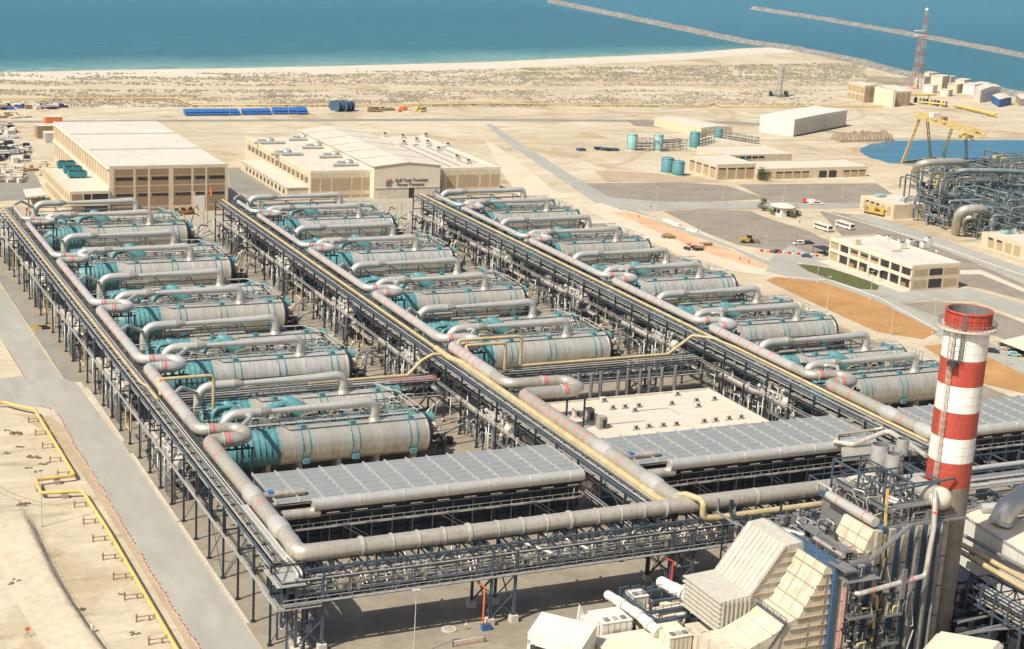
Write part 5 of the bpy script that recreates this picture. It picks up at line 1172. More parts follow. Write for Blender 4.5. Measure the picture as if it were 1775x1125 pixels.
b.build('stiffener', 'greysteel', t); MB().rbox(p.x, p.y, 0, 9, 9, 1.4).build('base', 'greysteel', t)
b = MB(); [b.rbox(p.x + dx, p.y + dy, 0, 2, 2, 3.5) for dx, dy in ((-7, 1), (6, -1), (8, 3), (4, -4))]; b.build('valve_box', 'dark', t)
# breakwaters
def breakwater(pts, wtop, label):
    rnd = random.Random(len(label)); b = MB(); P = [at(*q) for q in pts]; Q = []
    for a, c_ in zip(P, P[1:]):
        k = max(2, int((c_ - a).length / 14)); Q += [a.lerp(c_, i / k) for i in range(k)]
    Q.append(P[-1]); prof = [(-1.0, 0), (-.62, 2.2), (-.3, 4.2), (.3, 4.2), (.62, 2.2), (1.0, 0)]; vs = []
    for i, q in enumerate(Q):
        d = (Q[min(i + 1, len(Q) - 1)] - Q[max(i - 1, 0)]).normalized(); n = Vector((-d.y, d.x, 0)); taper = 1
        for o_, z in prof: vs.append(q + n * (o_ * wtop + rnd.uniform(-1, 1)) + Vector((0, 0, max(-.2, z + rnd.uniform(-.5, .5)) if z else -.2)))
    m_ = len(prof); b.add(vs, [(i * m_ + j, (i + 1) * m_ + j, (i + 1) * m_ + j + 1, i * m_ + j + 1) for i in range(len(Q) - 1) for j in range(m_ - 1)] + [tuple(range(m_ - 1, -1, -1))])
    return tag(b.build('breakwater', 'greyrock'), label, 'breakwater')
breakwater([(957, 4), (1100, 34), (1200, 55), (1290, 74), (1380, 87), (1450, 101), (1500, 112), (1560, 128), (1620, 140), (1700, 154), (1775, 168), (1850, 180)], 9, 'long rock breakwater running from the beach out to sea')
breakwater([(1307, 16), (1430, 35), (1560, 58), (1680, 80), (1775, 99), (1900, 124)], 9, 'rock breakwater beyond the channel, farther out at the top right')
# yellow pipelines far away
def far_pipe(pts, r, z, label, m='yellow'):
    P = [at(*q, z) for q in pts]; t = thing('pipeline', label, 'pipeline', tuple(P[0])); MB().tube(P, r, 8).build('pipe_run', m, t)
    for a, c_ in zip(P, P[1:]):
        k = max(1, int((c_ - a).length / 28))
        for i in range(k): q = a.lerp(c_, (i + .5) / k); MB().box(q.x - .3, q.y - .9, 0, q.x + .3, q.y + .9, z - r * .8).build('support', 'conclt', t)
    return t
far_pipe([(-150, 172), (0, 171.5), (160, 170.5), (307, 170), (335, 181.5), (700, 181.5), (850, 179.5), (1050, 182), (1220, 184), (1240, 178), (1250, 184), (1400, 184), (1530, 184.5)], .42, 1.2, 'long thin yellow pipeline crossing the desert behind the buildings')
far_pipe([(1655, 182), (1690, 190), (1726, 199)], 1.3, 2.2, 'short thick yellow pipeline end near the channel-side compound')
far_pipe([(1577, 163), (1600, 164), (1622, 164)], .9, 4.5, 'yellow elevated pipe between the tan building and the compound')
t = thing('manifold', 'blue and yellow pipe manifold in front of the channel-side compound', 'manifold', tuple(at(1610, 182)))
for i in range(9): p = at(1585 + i * 6.5, 178 + i * 1.0); MB().tube(fillet([(p.x, p.y, 0), (p.x, p.y, 3.4), (p.x + 4, p.y + 3, 3.4), (p.x + 4, p.y + 3, 0)], 1), .8, 8).build('pipe_bend', ('dark', 'yellow', 'greysteel')[i % 3], t)
p0, p1 = at(1590, 176, 5), at(1640, 181, 5); MB().tube([p0, p1], .7, 8).build('header', 'yellow', t)
# blue pipe stacks
for i, (a, b_, c_, lab) in enumerate((((318, 197), (322, 201.5), (416, 200.5), 'left'), ((418, 196), (421, 200), (470, 199.5), 'middle'), ((471, 194), (476, 199), (515, 198.5), 'right'), ((512, 193), (516, 199.5), (533, 199), 'small end'))):
    A, B, C = at(*a), at(*b_), at(*c_); t = thing('blue_pipe_stack', 'long low stack of bright blue pipes on the sand, %s section' % lab, 'pipe stack', tuple(B)); u = (A - B); u2 = (C - B)
    n = 5
    for r_ in range(2):
        for q in range(n): s_ = B + u * ((q + .5 * (r_ % 2) + .5) / n); MB().tube([(s_.x, s_.y, .8 + r_ * 1.35), (s_.x + u2.x, s_.y + u2.y, .8 + r_ * 1.35)], .78, 8).build('blue_pipe', 'blue', t)
for i, (px, py) in enumerate(((579, 190), (586, 192), (592, 190), (600, 192), (606, 191))):
    p = at(px, py + 1); t = thing('cable_reel', 'large dark blue cable reel on the sand, %s of five from the left' % NTH[i], 'cable reel', tuple(p), 0, 'blue cable reels near the desert pipeline')
    R_ = 3.2; d = Vector((.9, .4, 0)); b = MB(); b.tube([p + Vector((0, 0, R_)) - d * 1.6, p + Vector((0, 0, R_)) + d * 1.6], 2.3, 16); b.build('cable_drum', 'navy', t)
    for s_ in (-1.7, 1.7): MB().ring(p + Vector((0, 0, R_)) + d * s_, d, R_, .3, 18).build('flange', 'bluewall', t)
# teal tanks
for i, (px, py, h, r, m, lab) in enumerate(((1095, 260, 9.6, 2.9, 'tankpale', 'pale teal cylindrical tank, leftmost beside the small pipe frame'), (1140, 261, 9.6, 2.8, 'tankpale', 'pale teal cylindrical tank right of the small pipe frame'), (1203, 256, 9.4, 3.1, 'teal', 'deep teal cylindrical tank in front of the long narrow store'), (1245, 239, 5.6, 2.6, 'teal', 'short deep teal tank beside the end of the narrow store'), (1156, 299, 8.2, 3.4, 'teal', 'squat teal tank left of the building with four ochre doors, farther of two'), (1175, 304, 7.8, 3.2, 'teal', 'squat teal tank left of the building with four ochre doors, nearer of two'))):
    p = at(px, py); t = thing('storage_tank', lab, 'tank', tuple(p)); MB().tube([(p.x, p.y, .3), (p.x, p.y, h - .5), (p.x, p.y, h)], [r, r, r * .85], 20).build('shell', m, t)
    b = MB(); b.ring((p.x, p.y, h - .6), (0, 0, 1), r + .1, .2, 20); b.ring((p.x, p.y, 1), (0, 0, 1), r + .1, .2, 20); b.build('hoop', 'teal2', t); MB().tube([(p.x, p.y, 0), (p.x, p.y, .3)], r + .4, 16).build('plinth', 'conclt', t)
    b = MB(); b.beam((p.x - r - .2, p.y, 0), (p.x - r - .2, p.y, h), .12); b.beam((p.x - r - .2, p.y + .5, 0), (p.x - r - .2, p.y + .5, h), .12); b.tube([(p.x, p.y, h), (p.x, p.y, h + 1.6)], .2, 6); b.build('ladder', 'galv', t)
def pframe(label, A, B, w_, h, seed, m='greysteel'):
    rnd = random.Random(seed); t = thing('small_pipe_rack', label, 'pipe frame', tuple(A)); u = (B - A); n = Vector((-u.y, u.x, 0)).normalized() * w_; k = max(2, int(u.length / 5)); b = MB()
    for i in range(k + 1):
        for s_ in (0, 1): q = A + u * i / k + n * s_; b.beam(q, q + Vector((0, 0, h)), .25)
        q = A + u * i / k; b.beam(q + Vector((0, 0, h)), q + n + Vector((0, 0, h)), .2)
    for s_ in (0, 1):
        for z in (h * .5, h): b.beam(A + n * s_ + Vector((0, 0, z)), B + n * s_ + Vector((0, 0, z)), .2)
    b.build('frame', m, t)
    for i in range(7): z = rnd.uniform(1, h); o_ = n * rnd.random(); MB().tube([A + o_ + Vector((0, 0, z)), B + o_ + Vector((0, 0, z))], .22, 6).build('pipe', rnd.choice(('clad2', 'greysteel', 'navy')), t)
    return t
pframe('grey pipe frame standing between the two pale teal tanks', at(1105, 262), at(1133, 262), 6, 7, 1)
pframe('low grey pipe frame from the pale tanks towards the deep teal tank', at(1146, 264), at(1190, 260), 6, 6, 2)
pframe('grey pipe frame between the deep teal tanks by the store', at(1212, 254), at(1238, 246), 6, 6.5, 3)
pframe('low pipe rack running from the short teal tank towards the raised hall', at(1252, 240), at(1310, 250), 3, 4, 4)
for i, (px, py) in enumerate(((1010, 262), (1041, 260), (1050, 261), (1059, 262), (1068, 262))):
    p = at(px, py); t = thing('drum_bundle', 'dark blue bundle of drums lying on the sand, %s from the left' % NTH[i], 'drums', tuple(p), 0, 'blue drums left of the pale tanks')
    for q in range(3): MB().tube([(p.x + q * 1.7 - 2, p.y, .8), (p.x + q * 1.7 - 2, p.y + 3.4, .8)], .8, 10).build('drum', 'bluewall' if i % 2 == 0 else 'dark', t)
# rock ribs by basin
rnd = random.Random(4)
for i in range(14):
    f = i / 13; cx, cy = 1452 + 84 * f, 243 - 4 * f; dx, dy = (14 - 2 * f * 8, 3 + 9 * f)
    A = at(cx - 8 + 4 * f, cy - 3 - 2 * math.sin(f * 3)); B = at(cx + 8, cy + 4 + 2 * f)
    t = MB(); L = (B - A)
    vs = []
    for k in range(7):
        q = A + L * k / 6; n = Vector((-L.y, L.x, 0)).normalized(); hh = 3.2 + rnd.random() * 1.4
        for o_, z in ((-1.9, 0), (-.8, hh), (.8, hh), (1.9, 0)): vs.append(q + n * (o_ + rnd.uniform(-.4, .4)) + Vector((0, 0, z if k not in (0, 6) else z * .4)))
    t.add(vs, [(k * 4 + j, (k + 1) * 4 + j, (k + 1) * 4 + j + 1, k * 4 + j + 1) for k in range(6) for j in range(3)] + [(3, 2, 1, 0), (24, 25, 26, 27)])
    tag(t.build('spoil_ridge', 'ridge'), 'narrow ridge of dumped rock by the basin, %s from the left' % NTH[i], 'spoil ridge', 'dumped rock ridges left of the basin')
# gantry crane
gc = thing('gantry_crane', 'tall yellow gantry crane straddling the basin edge', 'gantry crane', (545, 480, 0))
fa, fb, fc, fd = at(1564, 283), at(1613, 272), at(1634, 275), at(1676, 286)
ta, tb, tc_, td = at(1594, 205, 27), at(1607, 203, 27), at(1650, 222, 27), at(1674, 228, 27)
for p, q in ((fa, ta), (fb, tb), (fc, tc_), (fd, td)):
    b = MB()
    for dx in (-.7, .7): b.beam(p + Vector((dx, 0, 0)), q + Vector((dx, 0, 0)), .55)
    k = 9
    for i in range(k): a = p.lerp(q, i / k); c_ = p.lerp(q, (i + 1) / k); s_ = 1 if i % 2 else -1; b.beam(a + Vector((.7 * s_, 0, 0)), c_ - Vector((.7 * s_, 0, 0)), .22)
    b.build('leg', 'yellowcrane' if q is not td else 'greysteel', gc)
M_ = [at(1588, 201, 28), at(1705, 238, 28)]
b = MB(); u = M_[1] - M_[0]; n = Vector((-u.y, u.x, 0)).normalized()
for s_ in (-2, 2):
    for z in (0, 2.6): b.beam(M_[0] + n * s_ + Vector((0, 0, z)), M_[1] + n * s_ + Vector((0, 0, z)), .6)
    for i in range(16): a = M_[0] + u * i / 16 + n * s_; c_ = M_[0] + u * (i + 1) / 16 + n * s_; b.beam(a + Vector((0, 0, 0 if i % 2 else 2.6)), c_ + Vector((0, 0, 2.6 if i % 2 else 0)), .35)
for i in range(9): a = M_[0] + u * i / 8; b.beam(a - n * 2, a + n * 2, .4)
b.build('girder', 'yellowcrane', gc)
p = M_[0] + u * .28; MB().rbox(p.x, p.y, 30, 5, 4, 3).build('operator_cabin', 'white', gc); p = M_[0] + u * .42; MB().rbox(p.x, p.y, 30, 3, 3, 2.4).build('winch_box', 'brown', gc)
p = M_[0] + u * .78
b = MB(); 
for i in range(10): b.rbox(p.x + rnd.uniform(-6, 6), p.y + rnd.uniform(-4, 4), 24 + rnd.uniform(0, 5), 2.6, 2, 1.6)
b.build('trolley', 'yellowcrane', gc); MB().beam(p + Vector((0, 0, -2)), at(1690, 245, 20), .5).build('jib', 'yellowcrane', gc)
b = MB(); b.beam(fa + Vector((0, 0, .6)), fc + Vector((-6, 0, .6)), 1.0); b.build('crane_rail', 'brown', gc)
# ================================================================ chimney and boiler (right foreground)
CX, CY, CR = 120.0, -54.0, 4.2
t = thing('chimney', 'tall chimney with red and white bands above bare concrete', 'chimney', (CX, CY, 0))
M['chred'] = mat('chimney_red', (0.43, 0.065, 0.04), 0.6, 0, 0.1, 0.5, streak=0.7)
M['chwhite'] = mat('chimney_white', (0.78, 0.75, 0.70), 0.6, 0, 0.04, 0.4, streak=0.5)
streaks(M['chred'], .5, (0.16, 0.035, 0.025)); streaks(M['chwhite'], .45, (0.48, 0.42, 0.36))
M['chconc'] = mat('chimney_concrete', (0.245, 0.21, 0.165), 0.85, 0, 0.14, 0.3, streak=0.5)
streaks(M['chconc'], .6, (0.17, 0.13, 0.10))
MB().tube([(CX, CY, 0), (CX, CY, 35.9)], CR + .02, 40).build('concrete_shaft', 'chconc', t)
ed = [35.9, 40.9, 45.7, 50.8, 55.9, 60.9, 66.0, 67.6]
for i in range(7):
    MB().tube([(CX, CY, ed[i]), (CX, CY, ed[i + 1])], CR, 48, cap=False).build('painted_band', 'chred' if i % 2 == 0 or i == 6 else 'chwhite', t)
n = 40; b = MB()                                 # mouth: hollow ring with thickness
for (r, z, r2, z2) in ((CR, 67.6, CR, 69.9), (CR, 69.9, CR - .35, 69.9), (CR - .35, 69.9, CR - .35, 58)):
    vs = [(CX + r * math.cos(6.2832 * k / n), CY + r * math.sin(6.2832 * k / n), z) for k in range(n)] + [(CX + r2 * math.cos(6.2832 * k / n), CY + r2 * math.sin(6.2832 * k / n), z2) for k in range(n)]
    b.cur = 1 if z2 < 60 else 0
    b.add(vs, [(k, (k + 1) % n, n + (k + 1) % n, n + k) for k in range(n)], True)
b.add([(CX + 3.9 * math.cos(6.2832 * k / n), CY + 3.9 * math.sin(6.2832 * k / n), 58) for k in range(n)], [tuple(range(n))])
b.build('mouth', ['chred', 'greysteel'], t)
MB().hoop((CX, CY), CR - .3, CR + .14, 69.5, 69.95).build('rim', 'chred', t)
b = MB()
for k in range(n):
    a, c_ = 6.2832 * k / n, 6.2832 * (k + 1) / n
    P = lambda r, z, q: (CX + r * math.cos(q), CY + r * math.sin(q), z)
    b.hexa([P(CR, 66.4, a), P(CR + 1.15, 66.4, a), P(CR + 1.15, 66.4, c_), P(CR, 66.4, c_), P(CR, 66.75, a), P(CR + 1.15, 66.75, a), P(CR + 1.15, 66.75, c_), P(CR, 66.75, c_)])
b.build('platform_ring', 'conclt', t)
b = MB()
for k in range(32):
    a, c_ = 6.2832 * k / 32, 6.2832 * (k + 1) / 32
    for z in (67.3, 67.85): b.beam(P(CR + 1.1, z, a), P(CR + 1.1, z, c_), .07)
    b.beam(P(CR + 1.1, 66.7, a), P(CR + 1.1, 67.9, a), .07)
b.build('platform_rail', 'greysteel', t)
b = MB()
for k in range(32): b.beam(P(CR + .05, 67.2, 6.2832 * k / 32), P(CR + .05, 69.4, 6.2832 * k / 32), .12)
for z in (67.8, 68.6): b.hoop((CX, CY), CR - .1, CR + .1, z - .05, z + .05)
b.build('collar_bars', 'chred', t)
b = MB()
for z in [37.5 + i * 1.65 for i in range(18)]: b.hoop((CX, CY), CR - .1, CR + .012, z - .02, z + .02)
b.build('joint_line', 'chconc', t)
for k, (ang, zlo, zhi, m_) in enumerate(((math.radians(200), 0, 66.4, 'conclt'), (math.radians(222), 60.5, 69.8, 'greysteel'))):
    b = MB(); q = Vector((math.cos(ang), math.sin(ang), 0)); tn = Vector((-q.y, q.x, 0)); c0 = Vector((CX, CY, 0)) + q * (CR + .12)
    for s_ in (-.28, .28): b.beam(c0 + tn * s_ + Vector((0, 0, zlo)), c0 + tn * s_ + Vector((0, 0, zhi)), .1)
    z = zlo
    while z < zhi:
        b.beam(c0 + tn * -.28 + Vector((0, 0, z)), c0 + tn * .28 + Vector((0, 0, z)), .06)
        if int(z * 2) % 3 == 0:
            pts = [c0 + tn * (.5 * math.cos(a)) + q * (.15 + .75 * math.sin(a)) + Vector((0, 0, z)) for a in [math.pi * j / 5 for j in range(6)]]
            for a, c_ in zip(pts, pts[1:]): b.beam(a, c_, .06)
        z += .5
    for a in (.25, .5, .75): o_ = c0 + tn * (.5 * math.cos(math.pi * a)) + q * (.15 + .75 * math.sin(math.pi * a)); b.beam(o_ + Vector((0, 0, max(zlo, 3))), o_ + Vector((0, 0, zhi)), .07)
    b.build('caged_ladder', m_, t)
ang = math.radians(208); q = Vector((math.cos(ang), math.sin(ang), 0)); c0 = Vector((CX, CY, 0)) + q * (CR + .9)
MB().rbox(c0.x, c0.y, 60.0, 1.6, 1.6, 1.0, ang).build('aircraft_light_box', 'dark', t)
b = MB(); [b.beam(c0 + Vector((dx, dy, 61)), c0 + Vector((dx, dy, 65.8)), .1) for dx in (-.8, .8) for dy in (-.8, .8)]; [b.beam(c0 + Vector((-.8, -.8, z)), c0 + Vector((.8, -.8, z)), .08) for z in (62, 63, 64, 65)]; b.build('cage', 'greysteel', t)

# -- boiler house
h = thing('boiler', 'tall blue-walled heat recovery boiler left of the chimney, crowded with pipes and platforms', 'boiler', (92, -60, 0))
MB().box(92, -60, 0, 101, -45, 24.6).build('lower_casing', 'greysteel', h)
MB().box(101, -60, 0, 115.3, -41, 31.0).build('main_casing', 'greysteel', h)
for i in range(8):
    x = 93 + i * 3.05 + 1.2; x2 = min(x + 1.85, 115.2); MB().box(x, -60.25, 0, x2, -60, 24.3 if x < 99 else 30.7).build('blue_panel', 'bluewall', h)
b = MB()
for i in range(8): 
    x = 93 + i * 3.05; b.box(x, -60.9, 0, x + 1.15, -60, 24.4 if x < 100 else 30.8)
b.build('grey_rib_column', 'ribgrey', h) if False else None
for i in range(8):
    x = 93 + i * 3.05; MB().box(x, -60.9, 0, x + 1.2, -60, 24.4 if x < 99 else 30.8).build('rib_column', 'concrete', h)
b = MB()
for z in (6, 12, 18, 24): b.box(92, -61.05, z, 115.3, -60.92, z + .18)
b.build('wall_girt', 'bluesteel', h)
MB().box(92.05, -60.4, 24.2, 92.6, -44.6, 25.2).build('blue_edge_beam', 'bluewall', h); MB().box(100.5, -60.4, 30.4, 101.3, -40.6, 31.4).build('blue_edge_beam', 'bluewall', h)
# cream sloping face above the lower casing
b = MB(); b.xz([(96.6, 24.8), (101, 24.8), (101, 30.4), (99.2, 30.4)], -59.4, -50.5); b.build('cream_transition', 'ductcream', h)
b = MB()
for k in range(2): b.beam((97.4 + k * .9, -59.5, 26.7 + k * 1.9), (97.4 + k * .9, -50.4, 26.7 + k * 1.9), .12)
for k in range(2): b.beam((96.6, -56.4 + k * 3, 24.9), (99.2, -56.4 + k * 3, 30.5), .1)
b.each('transition_rib', 'ribtan', h)
MB().tube([(99.8, -59, 31.9), (99.8, -44.5, 31.9)], .95, 16).build('top_header', 'clad', h)
MB().tube([(96.4, -58.5, 26.1), (96.4, -46, 26.1)], .5, 12).build('top_header', 'clad', h)
for y in (-57, -49): MB().ring((96.4, y, 26.1), (0, 1, 0), .56, .35).build('red_band', 'red', h); MB().ring((99.8, y + 1, 31.9), (0, 1, 0), .99, .18).build('red_band', 'red', h)
rnd = random.Random(31)
b = MB()
for i in range(30):
    x, y = rnd.uniform(102, 114), rnd.uniform(-58, -43); z = 31
    hh = rnd.uniform(1.5, 5); b.tube(fillet([(x, y, z), (x, y, z + hh), (x + rnd.uniform(-3, 3), y + rnd.uniform(-3, 3), z + hh), (x + rnd.uniform(-2, 2), y + 1, z)], .5, 3), rnd.uniform(.1, .3), 6)
b.each('roof_pipe', 'clad2', h)
b = MB()
for i in range(22): x, y = rnd.uniform(101.5, 114), rnd.uniform(-59, -42); b.box(x, y, 31, x + rnd.uniform(.4, 1.4), y + rnd.uniform(.4, 1.4), 31 + rnd.uniform(.6, 2.6))
b.each('roof_box', 'greysteel', h)
for i in range(5):
    x, y = 102.5 + i * 1.3, -56 + i * 1.2; MB().tube([(x, y, 33.4), (x + 1.6, y - 2.2, 33.0)], .42, 10).build('valve_actuator', 'clad', h)
    MB().ring((x + .6, y - .8, 33.3), (1.6, -2.2, -.4), .5, .25).build('red_band', 'red', h)
# steel frame on the roof
b = MB()
for x in (102, 108.5, 114.5):
    for y in (-58, -50, -42): b.beam((x, y, 31), (x, y, 38.4), .32)
    b.beam((x, -58, 38.2), (x, -42, 38.2), .3); b.beam((x, -58, 34.6), (x, -42, 34.6), .25)
for y in (-58, -50, -42):
    for z in (34.6, 38.2): b.beam((102, y, z), (114.5, y, z), .26)
b.beam((102, -50, 34.6), (108.5, -50, 38.2), .2); b.beam((114.5, -50, 34.6), (108.5, -50, 38.2), .2); b.beam((102, -58, 31), (102, -50, 38.2), .2); b.beam((101, -58.3, 37.2), (118, -58.3, 38.4), .35)
b.build('roof_frame', 'bluesteel', h)
rnd2 = random.Random(99)
for i in range(46):                               # platforms, pipes and struts hung over both roofs and the left edge
    x, y = rnd2.uniform(92.5, 114), rnd2.uniform(-59.5, -42); z = (24.8 if x < 100.5 else 31.2); hh = rnd2.uniform(.6, 3.4); L_ = rnd2.uniform(2, 7); ax = rnd2.random() < .5
    MB().tube(fillet([(x, y, z), (x, y, z + hh), (x + (L_ if ax else 0), y + (0 if ax else L_ * .8), z + hh), (x + (L_ if ax else 0), y + (0 if ax else L_ * .8), z)], .4, 3), rnd2.uniform(.08, .3), 7).build('roof_pipe', rnd2.choice(('greysteel', 'galv', 'dark', 'clad2', 'navy')), h)
b = MB()
for i in range(26): x, y = rnd2.uniform(92.5, 99.5), rnd2.uniform(-59, -46); b.box(x, y, 24.6, x + rnd2.uniform(.3, 1.2), y + rnd2.uniform(.3, 1.2), 24.8 + rnd2.uniform(.5, 2.2))
b.each('roof_box', 'dark', h)
for (xa, ya, xb, yb, z) in ((92.6, -60, 95.2, -46, 27.0), (101.4, -60, 103.4, -43, 34.0), (104, -60, 114.6, -57.6, 34.4), (94, -48, 100, -45.4, 26.0)):
    b = MB(); b.box(xa, ya, z, xb, yb, z + .1)
    for zz in (.6, 1.15): b.beam((xa, ya, z + zz), (xb, ya, z + zz), .07); b.beam((xa, ya, z + zz), (xa, yb, z + zz), .07); b.beam((xb, ya, z + zz), (xb, yb, z + zz), .07)
    b.build('platform', 'greysteel', h)
# railings on top
b = MB()
for (a, c_) in (((101.2, -59.6, 31), (115, -59.6, 31)), ((101.2, -59.6, 31), (101.2, -41.4, 31)), ((92.5, -59.6, 24.7), (100, -59.6, 24.7)), ((92.5, -59.6, 24.7), (92.5, -45, 24.7))):
    a = Vector(a); c_ = Vector(c_); L = (c_ - a).length
    for z in (.6, 1.15): b.beam(a + Vector((0, 0, z)), c_ + Vector((0, 0, z)), .07)
    for i in range(int(L / 1.6) + 1): q = a.lerp(c_, i * 1.6 / L); b.beam(q, q + Vector((0, 0, 1.15)), .06)
b.build('guard_rail', 'greysteel', h)
# walkway and stairs climbing along the wall top
b = MB()
pts = [Vector(q) for q in ((92.5, -62.2, 26.2), (97.0, -62.2, 26.2), (105.0, -62.6, 32.2), (110, -62.6, 32.2), (119, -61.5, 31.6))]
for a, c_ in zip(pts, pts[1:]):
    b.beam(a, c_, 1.3, .12)
    for s_ in (-.65, .65):
        b.beam(a + Vector((0, s_, 1.05)), c_ + Vector((0, s_, 1.05)), .08); b.beam(a + Vector((0, s_, .5)), c_ + Vector((0, s_, .5)), .06)
        L = (c_ - a).length
        for i in range(int(L / .8)): q = a.lerp(c_, i * .8 / L); b.beam(q + Vector((0, s_, 0)), q + Vector((0, s_, 1.05)), .06)
    if abs(a.z - c_.z) > 2:
        for i in range(18): q = a.lerp(c_, i / 18); b.box(q.x - .15, q.y - .6, q.z, q.x + .2, q.y + .6, q.z + .06)
b.build('stair_walkway', 'greysteel', h)
# pipe on the wall
P_ = fillet([(93.8, -61.5, 20.4), (93.8, -63.6, 20.4), (109.0, -63.6, 22.0), (109.6, -63.6, 31.5), (109.6, -63.0, 36.8), (111.5, -60.5, 37.2), (113, -58, 36)], .9)
MB().tube(P_, .48, 12).build('wall_pipe', 'clad', h)
for q in ((97.5, -63.6, 20.8), (106, -63.6, 21.7)): MB().ring(q, (1, 0, .1), .53, .22).build('red_band', 'red', h)
for z in (29, 34.5): MB().ring((109.6, -63.5, z), (0, 0, 1), .53, .25).build('red_band', 'red', h)
MB().box(103.2, -64.4, 18.4, 104.1, -63.9, 24.2).build('pipe_hanger', 'greysteel', h)
# wall platforms with cluttered valves
for k, (x0, z) in enumerate(((92.6, 15.4), (92.6, 8.4), (92.6, 3.0), (101.2, 14.8), (101.2, 9.0), (101.0, 3.4))):
    w_ = 5.6 if k < 3 else 3.4; b = MB(); b.box(x0, -63.8, z, x0 + w_, -61, z + .15); b.beam((x0, -63.7, z), (x0 + .1, -61, z - 1.8), .15); b.beam((x0 + w_, -63.7, z), (x0 + w_, -61, z - 1.8), .15)
    for zz in (.6, 1.15): b.beam((x0, -63.75, z + zz), (x0 + w_, -63.75, z + zz), .07); b.beam((x0, -63.75, z + zz), (x0, -61, z + zz), .07)
    for i in range(5): b.beam((x0 + w_ * i / 4, -63.75, z), (x0 + w_ * i / 4, -63.75, z + 1.15), .07)
    b.build('wall_platform', 'greysteel', h)
    b = MB()
    for i in range(7): q = (x0 + rnd.uniform(.3, w_ - .3), rnd.uniform(-63.4, -61.4)); hh = rnd.uniform(.8, 3); b.tube([(q[0], q[1], z), (q[0], q[1], z + hh)], rnd.uniform(.1, .3), 6); b.box(q[0] - .3, q[1] - .3, z + hh, q[0] + .3, q[1] + .3, z + hh + .4)
    b.each('valve', 'clad2' if k % 2 else 'dark', h)
    MB().tube(fillet([(x0 + w_ * .55, -62.8, z + .2), (x0 + w_ * .55, -62.8, z + 1.5), (x0 + w_ * .9, -62.8, z + 1.5)], .4, 3), .18, 8).build('yellow_valve', 'yellow', h)
b = MB(); b.tube(fillet([(99.6, -62.0, 0), (99.8, -62.0, 18.5), (98.6, -62.0, 18.9)], .6), .26, 8); b.build('yellow_riser', 'yellow', h)
b = MB(); b.beam((100.6, -61.4, 24), (102.2, -58.4, 38.0), .55, .2); b.build('yellow_ladder', 'yellow', h)
b = MB(); b.tube([(91.6, -62.6, 0), (91.6, -62.6, 20.5), (91.9, -61.9, 21)], .12, 6); b.build('red_hose_riser', 'red', h)
b = MB()
for x in (93.6, 95.2):
    for s_ in (0, .55): b.beam((x + s_, -62.3, 0), (x + s_, -62.3, 22.5), .08)
    for i in range(56): b.beam((x, -62.3, i * .4), (x + .55, -62.3, i * .4), .05)
    for i in range(14): b.ring((x + .28, -62.6, 2 + i * 1.45), (0, 0, 1), .42, .07, 8)
b.build('caged_ladder', 'galv', h)
b = MB()
for x, m_ in ((107.6, .35), (110.8, .5), (113.0, .3)): b.tube([(x, -61.8, 0), (x, -61.8, 29)], m_, 10)
b.each('wall_riser', 'greysteel', h)
rw = random.Random(14)
for k in range(34):                               # conduit, vents and struts hung on the near wall
    x, z = rw.uniform(92.4, 101.5) if k % 3 else rw.uniform(101, 110), rw.uniform(1, 23)
    MB().tube(fillet([(x, -62.9, z), (x + rw.uniform(-1.4, 1.4), -62.9, z), (x + rw.uniform(-.4, .4), -62.7, z + rw.uniform(1.5, 6))], .3, 3), rw.uniform(.06, .2), 6).build('conduit', rw.choice(('greysteel', 'dark', 'galv', 'navy')), h)
b = MB()
for k in range(30): x, z = rw.uniform(92.2, 101), rw.uniform(1, 24); q_ = rw.uniform(.25, .8); b.box(x, -62.9, z, x + q_, -61.3, z + q_ * 1.3)
b.each('junction_box', 'dark', h)
MB().box(91.2, -63.9, 22.9, 98.6, -61.0, 23.05).build('wall_platform', 'greysteel', h); MB().box(90.6, -63.6, 24.9, 93.2, -58.5, 25.3).build('wall_platform', 'greysteel', h)
for k, x in enumerate((92.9, 95.9)): MB().tube([(x, -61.4, 0), (x, -61.4, 22)], .3, 8).build('wall_riser', 'clad2', h)
